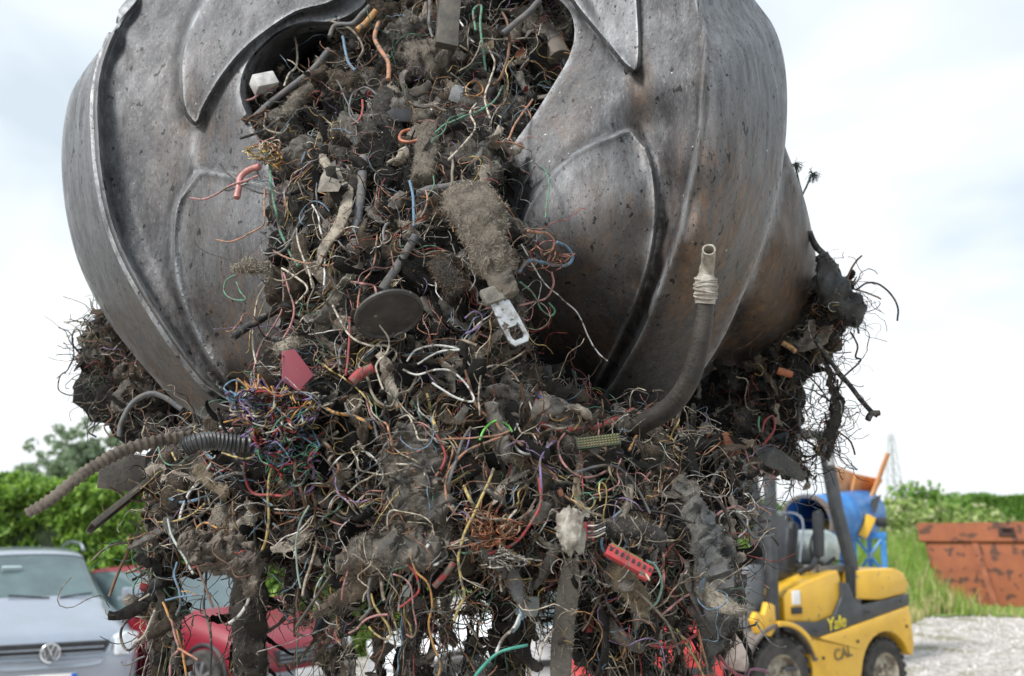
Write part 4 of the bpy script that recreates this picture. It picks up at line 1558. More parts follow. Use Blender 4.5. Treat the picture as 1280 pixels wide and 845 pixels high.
ax = Vector((0.55, 0, 0.83)).normalized()
u = ax.cross(Vector((0, 1, 0))).normalized()
v = ax.cross(u)
ring = [tuple(ctr + (u * math.cos(a) + v * math.sin(a)) * 0.18) for a in np.linspace(0, 2 * math.pi, 32)]
sw.tube(ring, 0.016, 8)
for a in (0.3, 2.4, 4.5):
    sw.tube([tuple(ctr), tuple(ctr + (u * math.cos(a) + v * math.sin(a)) * 0.18)], 0.013, 6)
sw.tube([tuple(ctr), tuple(ctr - ax * 0.3)], 0.03, 10)
fp(sw, 'steering_wheel', M_black)
lv = MB()
for i in range(3):
    lv.tube([(0.12, -0.20 - i * 0.06, 1.45), (0.20, -0.22 - i * 0.06, 1.62)], 0.010, 6)
    lv.tube([(0.20, -0.22 - i * 0.06, 1.62), (0.205, -0.22 - i * 0.06, 1.66)], 0.02, 8)
fp(lv, 'lever', M_black)
seat = MB()
seat.box((0.44, 0, 1.36), (0.50, 0.50, 0.14), bev=0.045)
seat.box((0.46, 0.0, 1.26), (0.40, 0.42, 0.08), bev=0.01)
se = fp(seat, 'seat', M_seat)
bk = MB()
bm_ = Matrix.Rotation(R(12), 4, 'Y')
bk.box((0.72, 0, 1.62), (0.13, 0.50, 0.50), rot=bm_, bev=0.055)
bk.box((0.77, 0, 1.85), (0.11, 0.34, 0.16), rot=bm_, bev=0.045)
for s in (-1, 1):
    bk.box((0.65, s * 0.20, 1.60), (0.10, 0.10, 0.42), rot=bm_, bev=0.04)
bko = fp(bk, 'backrest', M_seat, se)
pp = MB().tube([(0.795, -0.24, 1.46), (0.86, -0.25, 1.88), (0.87, 0.0, 1.955), (0.86, 0.25, 1.88), (0.795, 0.24, 1.46)], 0.012, 6, sm=5)
fp(pp, 'piping', mat('seat_piping', (0.28, 0.32, 0.38), 0.5), se)
ar = MB().box((0.86, -0.44, 1.74), (0.11, 0.09, 0.46), rot=Matrix.Rotation(R(4), 4, 'Y'), bev=0.04)
ar.tube([(0.86, -0.43, 1.54), (0.76, -0.42, 1.42), (0.7, -0.3, 1.36)], 0.03, 8)
fp(ar, 'side_bolster', M_seat)
# gas bottle across the rear
gb = MB().lathe([(0.001, -0.34), (0.09, -0.33), (0.15, -0.29), (0.18, -0.22), (0.18, 0.26), (0.15, 0.33), (0.09, 0.37), (0.001, 0.38)], c=(1.24, 0.0, 1.60), axis='y', seg=32)
gbo = fp(gb, 'gas_bottle', mat('pale_green_bottle', (0.60, 0.68, 0.65), 0.45, c2=(0.40, 0.46, 0.45), scale=5))
cr_ = MB()
for y in (-0.18, 0.20):
    cr_.tube([(1.24 + 0.19 * math.cos(a), y, 1.60 + 0.19 * math.sin(a)) for a in np.linspace(0, 2 * math.pi, 26)], 0.014, 5)
    cr_.box((1.24, y, 1.41), (0.3, 0.05, 0.06), bev=0.008)
fp(cr_, 'bottle_cradle', M_charcoal)
fp(MB().tube([(0.82, -0.3, 1.40), (0.9, -0.4, 1.46), (1.0, -0.38, 1.43), (1.12, -0.42, 1.5)], 0.018, 6, sm=5), 'gas_hose', M_black)
# overhead guard
for s in (-1, 1):
    f_ = MB().box((0.045, s * 0.53, 1.72), (0.10, 0.085, 1.98), rot=Matrix.Rotation(R(2.5), 4, 'Y'), bev=0.015)
    fp(f_, 'front_post', M_charcoal)
    q = [(1.20, 1.02), (1.32, 1.06), (1.30, 1.45), (1.12, 2.0), (0.98, 2.70), (0.86, 2.70), (1.00, 1.98), (1.18, 1.45)]
    f_ = MB().prism(q, s * 0.565, s * 0.475, axis='y', bev=0.012)
    fp(f_, 'rear_post', M_charcoal)
rf = MB()
rf.box((0.48, -0.53, 2.725), (0.98, 0.08, 0.09), bev=0.015)
rf.box((0.48, 0.53, 2.725), (0.98, 0.08, 0.09), bev=0.015)
for i in range(9):
    rf.box((0.05 + i * 0.108, 0, 2.73), (0.03, 1.0, 0.05), bev=0.005)
fp(rf, 'roof_guard', M_charcoal)
lt = MB().box((0.93, -0.59, 2.52), (0.06, 0.05, 0.2), bev=0.01)
fp(lt, 'work_light', mat('lamp_grey', (0.4, 0.42, 0.42), 0.3))
# small fittings
bt = MB()
for (x, z) in ((0.50, 0.62), (0.62, 0.58), (1.16, 0.70), (1.98, 0.80), (1.9, 1.06), (1.36, 0.97), (0.55, 0.83)):
    bt.lathe([(0.016, 0.0), (0.016, -0.012), (0.001, -0.013)], c=(x, -0.602, z), axis='y', seg=8)
fp(bt, 'bolts', M_black)
fp(MB().tube([(1.20, -0.572, 1.12), (1.20, -0.574, 1.42)], 0.010, 6).tube([(1.20, 0.0, 1.475), (1.20, -0.5, 1.47)], 0.008, 6), 'seam_seal', M_black)
fp(MB().tube([(-0.2, -0.2, 1.0), (-0.36, -0.1, 1.3), (-0.44, 0.0, 1.9), (-0.40, 0.0, 2.1)], 0.015, 6, sm=6).tube([(-0.2, -0.1, 1.0), (-0.34, 0.0, 1.3), (-0.42, 0.08, 1.9), (-0.40, 0.08, 2.1)], 0.015, 6, sm=6), 'hydraulic_hoses', M_black)
for z_ in (0.70, 0.52):
    fp(MB().box((0.18, -0.59, z_), (0.26, 0.07, 0.04), bev=0.006), 'step', M_charcoal)
fp(MB().tube([(0.12, -0.50, 1.25), (0.10, -0.50, 1.62), (0.09, -0.50, 1.95)], 0.014, 8), 'grab_handle', M_black)
# mast and forks
ms = MB()
for s in (-1, 1):
    ms.prism([(-0.46, s * 0.30), (-0.36, s * 0.30), (-0.36, s * 0.36), (-0.39, s * 0.36), (-0.39, s * 0.325), (-0.46, s * 0.325)], 0.15, 2.15, axis='z', bev=0.003)
    ms.tube([(-0.33, s * 0.24, 0.3), (-0.33, s * 0.24, 1.9)], 0.03, 10)
ms.box((-0.41, 0, 2.10), (0.08, 0.66, 0.09), bev=0.01)
ms.box((-0.41, 0, 0.30), (0.08, 0.66, 0.12), bev=0.01)
fp(ms, 'mast', M_charcoal)
for s in (-1, 1):
    f_ = MB().prism([(-0.50, 0.75), (-0.54, 0.75), (-0.56, 0.16), (-1.5, 0.13), (-1.5, 0.115), (-0.50, 0.10)], s * 0.22, s * 0.32, axis='y', bev=0.004)
    fp(f_, 'fork', M_dark)
# yellow lift brackets beside the post
yb = MB().prism([(-0.30, 0.86), (-0.12, 0.82), (-0.04, 0.90), (-0.05, 1.10), (-0.15, 1.13), (-0.20, 1.02), (-0.30, 1.05), (-0.36, 0.98)], -0.62, -0.56, axis='y', bev=0.012)
fp(yb, 'bracket', M_yel)

# ---- red machine in front of the forklift
rm = empty('machine_housing', (GX(828, 8.7), 8.7, 0), R(8), 'low red metal machine housing glimpsed behind the rags, left of the forklift wheel', 'machine')
M_red2 = mat('scuffed_red_paint', (0.62, 0.05, 0.05), 0.45, 0, c2=(0.5, 0.04, 0.045), scale=6, coat=0.3, c3=(0.2, 0.12, 0.1), s3=15, t3=0.66)


def rp(mb, name, m, parent=None):
    o = mb.build(name, m, None)
    o.parent = parent or rm
    return o


rp(MB().prism([(-0.66, 0.32), (0.55, 0.32), (0.55, 0.74), (0.46, 0.80), (0.44, 0.98), (0.26, 1.03), (-0.50, 1.03), (-0.66, 0.95)], 0.0, 0.55, axis='y', bev=0.025), 'casing', M_red2)
rp(MB().box((0.2, -0.015, 0.62), (0.5, 0.04, 0.06), bev=0.01), 'slot', M_black)
rp(MB().box((0.30, -0.02, 0.78), (0.30, 0.05, 0.035), bev=0.01), 'ledge', M_red2)
for x in (-0.5, 0.4):
    for y in (0.08, 0.47):
        rp(MB().lathe([(0.0, -0.04), (0.13, -0.04), (0.16, -0.02), (0.16, 0.02), (0.13, 0.04), (0.0, 0.04)], c=(x, y, 0.16), axis='y', seg=24), 'wheel', M_rubber)
rp(MB().box((-0.05, 0.27, 0.25), (1.1, 0.42, 0.14), bev=0.02), 'undercarriage', M_black)

# ---- blue drum machine behind the forklift
DY = 14.0
ds = empty('drum_screen', (GX(1060, DY), DY, 0), 0, 'blue rotating drum on a blue stand with an open orange hopper, behind the forklift', 'drum machine')


def dpart(mb, name, m, parent=None, sharp=35):
    o = mb.build(name, m, None, True, sharp)
    o.parent = parent or ds
    o.matrix_parent_inverse = Matrix.Translation(-ds.location)
    return o


A = P(1009, 652, 13.3)
B = P(1082, 640, 15.0)
dx = (B - A)
Ld = dx.length
zq = dx.to_track_quat('Z', 'Y').to_matrix().to_4x4()
Mx = Matrix.Translation(A) @ zq
rd = 0.335


def lathe_obj(prof, name, m, seg=48, parent=None):
    mb = MB().lathe(prof, seg=seg)
    o = mb.build(name, m, None, True, 35, M=Mx)
    o.parent = parent or ds
    o.matrix_parent_inverse = Matrix.Translation(-ds.location)
    return o


lathe_obj([(rd, 0.02), (rd, Ld * 0.45), (rd * 1.03, Ld * 0.46), (rd * 1.03, Ld * 0.49), (rd, Ld * 0.5), (rd * 0.98, Ld * 0.96), (rd * 0.9, Ld), (rd * 0.3, Ld * 1.03), (0.001, Ld * 1.03), (0.001, Ld),
           (rd * 0.9, Ld * 0.97), (rd * 0.95, Ld * 0.5), (rd * 0.95, 0.02)], 'drum', M_blue)
lathe_obj([(rd * 0.93, -0.03), (rd * 1.06, -0.03), (rd * 1.07, 0.06), (rd * 1.02, 0.10)], 'drum_rim', mat('rusty_rim', (0.16, 0.12, 0.09), 0.7, 0.2, c2=(0.1, 0.12, 0.16), scale=10))
pdl = MB().box((0, 0, 0.5), (rd * 1.5, 0.03, 0.35), bev=0.005)
o = pdl.build('paddle', M_dark, None, True, 35, M=Mx)
o.parent = ds
o.matrix_parent_inverse = Matrix.Translation(-ds.location)
# stand
T = lambda px, py, Y: P(px, py, Y)
Z1 = T(1088, 669, 14.3).z
fr = MB()
xa, xb = GX(1068, 14.3), GX(1106, 14.3)
xl = GX(1000, 14.3)
for x in (xl, xa, xb - 0.03):
    for y in (14.05, 14.6):
        fr.box((x + (0.02 if x > xa else 0), y, Z1 / 2), (0.06, 0.06, Z1), bev=0.006)
fr.box(((xl + xb) / 2, 14.05, Z1), (xb - xl + 0.06, 0.08, 0.09), bev=0.008)
fr.box(((xl + xb) / 2, 14.6, Z1), (xb - xl + 0.06, 0.08, 0.09), bev=0.008)
fr.tube([(xa, 14.03, Z1), (xb, 14.03, Z1 - 0.55)], 0.02, 6)
fr.tube([(xb, 14.03, Z1), (xa, 14.03, Z1 - 0.55)], 0.02, 6)
fr.tube([(xl, 14.03, Z1), (xa, 14.03, Z1 - 0.8)], 0.02, 6)
dpart(fr, 'stand', M_blue)
for (px, py, a) in ((1036, 664, 0.5), (1083, 658, -0.5)):
    c = T(px, py, 14.0)
    dpart(MB().box(c, (0.13, 0.10, 0.32), rot=Matrix.Rotation(-a, 4, 'Y'), bev=0.02), 'roller_bracket', M_yel)
dpart(MB().lathe([(0.0, -0.06), (0.06, -0.06), (0.07, 0.06), (0.0, 0.07)], c=T(1101, 653, 14.2), axis='x', seg=20), 'motor', M_black)
# hopper
M_or = mat('orange_hopper', (0.74, 0.36, 0.13), 0.55, c2=(0.5, 0.2, 0.07), scale=4, c3=(0.25, 0.12, 0.07), s3=8, t3=0.64)


def panel(pts, name, m, th=0.03):
    V = [Vector(p) for p in pts]
    nrm = (V[1] - V[0]).cross(V[2] - V[0]).normalized() * th
    n = len(V)
    mb = MB().add([v[:] for v in V] + [(v + nrm)[:] for v in V],
                  [list(range(n)), list(range(2 * n - 1, n - 1, -1))] + [[i, (i + 1) % n, n + (i + 1) % n, n + i] for i in range(n)])
    return dpart(mb, name, m)


panel([T(1070, 593, 14.6), T(1104, 600, 14.9), T(1086, 628, 15.0), T(1064, 618, 14.7)], 'hopper_floor', M_or)
panel([T(1032, 600, 14.5), T(1046, 583, 14.5), T(1072, 593, 14.9), T(1064, 620, 14.9), T(1044, 618, 14.6)], 'hopper_side', mat('orange_inner', (0.80, 0.50, 0.28), 0.6, c2=(0.55, 0.26, 0.1), scale=5))
panel([T(1110, 566, 14.4), T(1113, 568, 14.8), T(1093, 622, 15.0), T(1088, 625, 14.6)], 'hopper_lid', M_or)
panel([T(1090, 624, 14.3), T(1102, 618, 14.3), T(1095, 640, 14.3), T(1086, 645, 14.3)], 'chute_arm', M_charcoal)

# ---- rusty skip
SY = 24.0
sx0 = GX(1175, SY)
skp = empty('waste_skip', (sx0, SY, 0), R(-26), 'large rusty orange steel skip with dark corrosion patches at the right edge on gravel', 'skip')
M_skip = mat('rusty_orange_paint', (0.32, 0.105, 0.045), 0.75, 0.0, c2=(0.27, 0.085, 0.04), scale=3.2, bump=0.4, bscale=14, c3=(0.10, 0.045, 0.030), s3=4.4, t3=0.545)
M_skip2 = mat('rusty_rib', (0.36, 0.12, 0.06), 0.75, 0.0, c2=(0.22, 0.075, 0.04), scale=3, bump=0.4, bscale=14, c3=(0.06, 0.03, 0.024), s3=5, t3=0.62)


def kp(mb, name, m):
    o = mb.build(name, m, None, True, 30)
    o.parent = skp
    return o


b = MB()
SL = 6.2
Hs = lambda x: 1.90 + 0.01 * x
b.prism([(0.0, 0.03), (SL, 0.03), (SL + 0.5, Hs(SL)), (SL + 0.45, Hs(SL)), (SL - 0.04, 0.09), (0.04, 0.09), (-0.25, Hs(0)), (-0.30, Hs(0))], 0.0, 0.05, axis='y', bev=0.004) if False else None
for y in (0.0, 1.75):
    b.prism([(0.0, 0.05), (SL, 0.05), (SL + 0.4, Hs(SL)), (-0.30, Hs(-0.3))], y, y + 0.04, axis='y', bev=0.004)
b.add([(0.0, 0, 0.05), (0.0, 1.79, 0.05), (-0.30, 1.79, Hs(-0.3)), (-0.30, 0, Hs(-0.3)), (0.04, 0, 0.05), (0.04, 1.79, 0.05), (-0.26, 1.79, Hs(-0.3)), (-0.26, 0, Hs(-0.3))],
      [(0, 1, 2, 3), (7, 6, 5, 4), (0, 3, 7, 4), (1, 5, 6, 2), (2, 6, 7, 3)])
b.box((SL / 2, 0.9, 0.05), (SL, 1.75, 0.05))
kp(b, 'body', M_skip)
r_ = MB()
zt = Hs(-0.3)
r_.add([(-0.34, -0.07, zt - 0.40), (SL, -0.07, Hs(SL) - 0.44), (SL, -0.07, Hs(SL) + 0.02), (-0.38, -0.07, zt + 0.02), (-0.34, 0.0, zt - 0.43), (SL, 0.0, Hs(SL) - 0.47), (SL, 0.06, Hs(SL) + 0.02), (-0.38, 0.06, zt + 0.02)],
       [(0, 1, 2, 3), (7, 6, 5, 4), (0, 4, 5, 1), (3, 2, 6, 7), (0, 3, 7, 4), (1, 5, 6, 2)])
kp(r_, 'rim', M_skip)
for x in (0.78, 2.05, 3.3, 4.6):
    r2 = MB().add([(x - 0.0, -0.10, Hs(x) - 0.45), (x + 0.13, -0.10, Hs(x) - 0.45), (x + 0.46, -0.10, 0.06), (x + 0.33, -0.10, 0.06), (x - 0.0, 0.002, Hs(x) - 0.45), (x + 0.13, 0.002, Hs(x) - 0.45), (x + 0.46, 0.002, 0.06), (x + 0.33, 0.002, 0.06)],
                  [(0, 1, 2, 3), (4, 7, 6, 5), (0, 4, 5, 1), (3, 2, 6, 7), (0, 3, 7, 4), (1, 5, 6, 2)])
    kp(r2, 'rib', M_skip2)
kp(MB().box((1.53, -0.085, Hs(1.5) - 0.20), (0.34, 0.03, 0.20), bev=0.006), 'lifting_plate', mat('corroded_plate', (0.06, 0.03, 0.025), 0.8))
kp(MB().tube([(1.43, -0.15, Hs(1.5) - 0.12), (1.63, -0.15, Hs(1.5) - 0.12)], 0.03, 8), 'lug', mat('corroded_plate', (0.06, 0.03, 0.025)))
# ================================================================ the load: matted waste, fluff, rags
Dp = rbf([(330, 110, 2.95), (400, 60, 2.93), (480, 20, 2.92), (560, 10, 2.9), (640, 20, 2.93), (700, 40, 3.02), (420, 130, 2.78), (520, 120, 2.72), (620, 120, 2.74),
          (680, 90, 2.9), (330, 200, 2.66), (380, 230, 2.56), (480, 210, 2.48), (580, 210, 2.46), (630, 240, 2.46), (360, 320, 2.48), (440, 320, 2.38), (520, 320, 2.34),
          (610, 320, 2.34), (650, 380, 2.46), (350, 420, 2.46), (430, 420, 2.34), (520, 420, 2.30), (610, 420, 2.34), (660, 450, 2.5), (330, 500, 2.36), (430, 500, 2.28),
          (520, 500, 2.28), (610, 500, 2.30), (700, 510, 2.42), (790, 540, 2.5), (860, 560, 2.66), (220, 560, 2.66), (280, 570, 2.46), (340, 560, 2.32), (430, 580, 2.26),
          (540, 590, 2.24), (640, 590, 2.26), (740, 590, 2.34), (840, 610, 2.5), (910, 620, 2.66), (210, 650, 2.56), (290, 660, 2.42), (400, 660, 2.3), (520, 670, 2.24),
          (640, 670, 2.24), (740, 680, 2.3), (840, 690, 2.42), (900, 700, 2.5), (200, 740, 2.52), (300, 740, 2.42), (450, 760, 2.3), (640, 760, 2.28), (760, 760, 2.34),
          (880, 770, 2.46), (200, 860, 2.52), (330, 860, 2.42), (500, 880, 2.34), (700, 880, 2.34), (880, 880, 2.46)])
rng_ = np.random.RandomState(101)

# areas of the load, as seen: (polygon, n clumps, size range m, depth range behind the front, own front depth or None)
TOP = [(318, 150), (305, 112), (330, 100), (400, 75), (430, 20), (470, -30), (560, -50), (690, -40), (714, 40), (700, 90), (668, 140), (640, 190), (640, 250), (652, 330),
       (650, 420), (660, 480), (560, 520), (420, 520), (340, 500), (332, 430), (338, 330), (345, 250), (330, 190)]
MID = [(205, 560), (232, 535), (290, 545), (318, 500), (350, 470), (470, 470), (640, 450), (690, 480), (760, 520), (830, 535), (870, 545), (905, 560), (928, 620), (932, 650), (905, 670),
       (912, 740), (850, 735), (790, 745), (720, 738), (655, 712), (600, 705), (540, 712), (480, 712), (420, 705), (345, 700), (300, 672), (240, 668), (200, 690), (186, 640)]
LBACK = [(112, 404), (138, 392), (180, 430), (230, 500), (262, 535), (250, 560), (205, 560), (178, 540), (140, 520), (112, 482), (104, 440)]
RBACK = [(905, 470), (950, 455), (1000, 412), (1012, 372), (1030, 345), (1064, 362), (1062, 400), (1040, 436), (1016, 460), (1002, 500), (1000, 530), (984, 556), (998, 588), (965, 592), (925, 578), (880, 575), (865, 545), (872, 505)]


def sample_poly(poly, n, rg):
    poly = np.asarray(poly, float)
    lo, hi = poly.min(0), poly.max(0)
    res = []
    while len(res) < n:
        q = rg.uniform(lo, hi, (n * 3, 2))
        res += list(q[inside(q, poly)])
    return np.array(res[:n])


def ico_template(sub):
    bm = bmesh.new()
    bmesh.ops.create_icosphere(bm, subdivisions=sub, radius=1.0)
    V = np.array([v.co[:] for v in bm.verts])
    F = np.array([[v.index for v in f.verts] for f in bm.faces])
    bm.free()
    return V, F


ICO4, ICOF4 = ico_template(4)
ICO3, ICOF3 = ico_template(3)
ICO5, ICOF5 = ico_template(5)
PAL = {'black': (0.010, 0.0095, 0.009), 'dark': (0.034, 0.031, 0.028), 'brown': (0.090, 0.073, 0.056), 'grey': (0.165, 0.153, 0.138), 'felt': (0.32, 0.285, 0.24),
       'tan': (0.26, 0.21, 0.15)}


def clump(c, size, seed, rot=None, amp=0.42, f0=2.6, tmpl=3, ridged=True):
    V0, F0 = {3: (ICO3, ICOF3), 4: (ICO4, ICOF4), 5: (ICO5, ICOF5)}[tmpl]
    s = np.asarray(size, float)
    n1 = cloud_noise(V0 * 1.0, seed, f0, 5, 0.62, ridged=ridged)
    n2 = cloud_noise(V0, seed + 5, f0 * 0.6, 2, 0.5)
    V = V0 * (1 + amp * n1 + 0.25 * n2)[:, None]
    V = V * s
    if rot is not None:
        V = V @ np.array(rot.to_3x3() if hasattr(rot, 'to_3x3') else rot).T
    return V + np.asarray(c), F0


def rot_rand(rg):
    return Matrix.Rotation(rg.uniform(0, 6.28), 3, 'Y') @ Matrix.Rotation(rg.uniform(-.5, .5), 3, 'X')


class NB:
    """numpy batch of triangles / quads with tints"""
    def __init__(s):
        s.V, s.F3, s.C, s.n = [], [], [], 0

    def add(s, V, F, c):
        F = np.asarray(F)
        if F.shape[1] == 4:
            F = np.concatenate([F[:, [0, 1, 2]], F[:, [0, 2, 3]]])
        s.V.append(V)
        s.F3.append(F + s.n)
        c = np.asarray(c, float)
        s.C.append(np.broadcast_to(c, (len(V), 3)) if c.ndim == 1 else c)
        s.n += len(V)

    def build(s, name, m, smooth=True, parent=None):
        return mesh_obj(name, np.vstack(s.V), np.vstack(s.F3), m, parent, smooth, attr={'tint': np.vstack(s.C)})


M_waste = mat('matted_waste', (1, 1, 1), 0.95, c2=(0.35, 0.33, 0.30), scale=55, bump=1.0, bscale=170, lo=0.38, hi=0.62, spec=0.25, attr='tint')
M_fibre = mat('fibre', (1, 1, 1), 0.9, spec=0.2, attr='tint')
M_scrap = mat('scrap', (1, 1, 1), 0.55, c2=(0.55, 0.52, 0.5), scale=40, bump=0.3, bscale=120, spec=0.4, attr='tint')

M_wires = mat('wire_insulation', (1, 1, 1), 0.6, c2=(0.42, 0.38, 0.33), scale=60, lo=0.42, hi=0.58, spec=0.35, attr='tint')
waste = NB()
surf_pts, surf_nrm, surf_col = [], [], []


def put_clump(px, py, Yf, size, seed, c, amp=0.42, tmpl=3, store=True, rot=True, elong=1.0):
    rg = np.random.RandomState(seed)
    s = np.array([size * rg.uniform(0.7, 1.3), size * rg.uniform(0.6, 1.0), size * rg.uniform(0.7, 1.3) * elong])
    ctr = P(px, py, Yf + s[1] * 0.7)
    V, F = clump(ctr, s, seed, rot_rand(rg) if rot else None, amp, tmpl=tmpl)
    c = np.array(c)
    j = cloud_noise(V, seed + 3, 38.0, 2)
    C = c[None] * (1 + 0.5 * j[:, None])
    waste.add(V, F, np.clip(C, 0.004, 1))
    if store:
        d = V - np.array(ctr)
        nn = d / (np.linalg.norm(d, axis=1)[:, None] + 1e-9)
        front = nn[:, 1] < 0.35
        surf_pts.append(V[front])
        surf_nrm.append(nn[front])
        surf_col.append(C[front])


def pick(rg, pal):
    k = list(pal)
    w_ = np.array([pal[x] for x in k], float)
    return np.array(PAL[k[rg.choice(len(k), p=w_ / w_.sum())]]) * rg.uniform(0.7, 1.35)


seed = 1000
# hidden heart of the load, coloured near-black to paint deep shadow between clumps
for (px, py, Y, s, e) in ((510, 60, 3.35, 0.36, 0.9), (430, 110, 3.3, 0.24, 0.8), (620, 90, 3.3, 0.26, 0.8), (500, 220, 3.05, 0.24, 1.2), (510, 360, 2.85, 0.22, 1.3), (450, 440, 2.78, 0.15, 1.2), (540, 130, 3.1, 0.28, 1.0), (560, 300, 2.9, 0.16, 1.3),
                          (590, 450, 2.75, 0.17, 1.1), (520, 480, 2.7, 0.2, 1.0), (340, 600, 2.75, 0.17, 0.6), (480, 600, 2.68, 0.3, 0.8), (640, 590, 2.72, 0.3, 0.8), (780, 610, 2.8, 0.24, 0.7), (860, 610, 2.85, 0.14, 0.8),
                          (250, 620, 2.8, 0.13, 0.8), (350, 640, 2.8, 0.16, 0.7), (700, 560, 2.85, 0.28, 0.5), (370, 500, 2.85, 0.15, 0.7), (930, 500, 3.62, 0.22, 0.8), (858, 508, 3.42, 0.10, 0.8), (880, 520, 3.4, 0.12, 0.7),
                          (180, 500, 3.6, 0.18, 0.9), (300, 600, 3.1, 0.16, 0.5), (560, 520, 3.1, 0.34, 0.6), (780, 570, 3.1, 0.26, 0.5)):
    seed += 1
    put_clump(px, py, Y, s, seed, PAL['black'], amp=0.3, tmpl=4, store=False, elong=e)

areas = [
    (TOP, 430, (0.025, 0.085), (0.0, 0.20), None, dict(black=3, dark=3.6, brown=2, grey=2.6, felt=1.6)),
    (MID, 720, (0.022, 0.085), (0.0, 0.24), None, dict(black=2.5, dark=3.4, brown=3, grey=3.2, felt=2.0, tan=0.5)),
    (LBACK, 110, (0.025, 0.07), (0.0, 0.25), 3.38, dict(dark=4, brown=3, grey=3, felt=1)),
    (RBACK, 150, (0.03, 0.085), (0.0, 0.25), 3.40, dict(black=2, dark=5, brown=4, grey=1)),
]
for poly, n, (s0, s1), (d0, d1), fixed, pal in areas:
    pts = sample_poly(poly, n, rng_)
    de = seg_dist(pts, np.array(poly, float), True)
    for (x, y), d in zip(pts, de):
        seed += 1
        size = s0 + (s1 - s0) * rng_.rand() ** 1.7
        pxsz = size * FPX / 2.6
        if d < pxsz * 0.8:
            size = max(0.016, size * max(0.35, d / (pxsz * 0.8)))
        Y = (fixed if fixed else float(Dp(x, y))) + d0 + (d1 - d0) * rng_.rand() ** 1.5
        put_clump(x, y, Y, size, seed, pick(rng_, pal), amp=rng_.uniform(0.3, 0.6), tmpl=4 if size > 0.05 else 3)

# hanging columns below the bulk: (path px, width px start..end, density, palette)
COLS = [
    ([(215, 660), (205, 720), (205, 790), (212, 860), (215, 930)], 27, 24, 60, 2.52, dict(dark=3, brown=3, grey=3, felt=1)),
    ([(310, 660), (311, 730), (313, 800), (312, 880), (310, 960)], 23, 21, 46, 2.62, dict(black=5, dark=3)),
    ([(385, 690), (372, 740), (385, 770)], 28, 12, 8, 2.4, dict(dark=3, brown=2, grey=1)),
    ([(440, 690), (436, 740), (428, 800), (432, 860), (436, 940)], 26, 11, 26, 2.36, dict(dark=3, brown=2, grey=3)),
    ([(480, 690), (474, 750), (470, 810), (472, 880), (470, 960)], 16, 14, 28, 2.40, dict(dark=4, brown=3, grey=1)),
    ([(510, 690), (512, 750), (516, 810), (520, 880)], 22, 15, 30, 2.38, dict(dark=2, brown=2, grey=4, felt=1)),
    ([(560, 690), (558, 740), (556, 790), (560, 840)], 14, 6, 12, 2.36, dict(brown=3, grey=3, felt=1)),
    ([(588, 690), (590, 760), (589, 830), (590, 920)], 7, 5, 20, 2.38, dict(black=3, dark=3)),
    ([(636, 690), (636, 750), (638, 820), (640, 900), (640, 960)], 26, 19, 60, 2.38, dict(dark=5, brown=4)),
    ([(690, 700), (672, 740), (665, 770)], 20, 7, 14, 2.38, dict(dark=3, brown=3)),
    ([(745, 720), (752, 760), (745, 790), (752, 815)], 46, 24, 90, 2.34, dict(black=4, dark=5, grey=1)),
    ([(800, 720), (800, 760), (806, 800), (800, 860)], 38, 10, 50, 2.38, dict(dark=3, brown=3, grey=2)),
    ([(785, 800), (780, 850), (785, 900)], 22, 12, 26, 2.42, dict(dark=3, brown=3, grey=1)),
    ([(845, 720), (850, 770), (842, 800)], 20, 8, 18, 2.4, dict(dark=4, grey=2)),
    ([(845, 825), (848, 860), (850, 900)], 12, 10, 12, 2.4, dict(brown=4, grey=2)),
    ([(885, 690), (890, 740), (885, 790)], 24, 12, 26, 2.5, dict(dark=4, grey=2)),
    ([(905, 600), (915, 640), (905, 670)], 24, 14, 20, 2.66, dict(brown=3, dark=4)),
    ([(985, 560), (1000, 585), (1012, 600)], 10, 5, 10, 3.38, dict(dark=4)),
    ([(1040, 470), (1042, 510), (1034, 545), (1040, 565)], 6, 5, 16, 3.36, dict(dark=4, black=2)),
    ([(410, 760), (400, 800), (405, 850), (400, 900)], 9, 8, 7, 2.44, dict(brown=4, grey=4, felt=1)),
]
for path, w0, w1, n, Y0, pal in COLS:
    path = curve2(path, 8)
    for i in range(n):
        t = rng_.rand()
        k = int(t * (len(path) - 1))
        wd = w0 + (w1 - w0) * t
        x = path[k, 0] + rng_.normal() * wd * 0.34
        y = path[k, 1] + rng_.uniform(-8, 8)
        seed += 1
        s = min(wd * 0.42, rng_.uniform(4, 15)) * 2.4 / FPX
        put_clump(x, y, Y0 + rng_.uniform(-0.05, 0.12), s, seed, pick(rng_, pal), amp=0.5, tmpl=3, elong=rng_.uniform(1.2, 2.6), rot=False)
ow = waste.build('matted_waste', M_waste)
tag(ow, 'dark matted fluff and dirt packed between the tines and hanging below them', 'waste', kind='stuff')


# ---- torn rags and strips of sheathing matted into the mass
rags = NB()


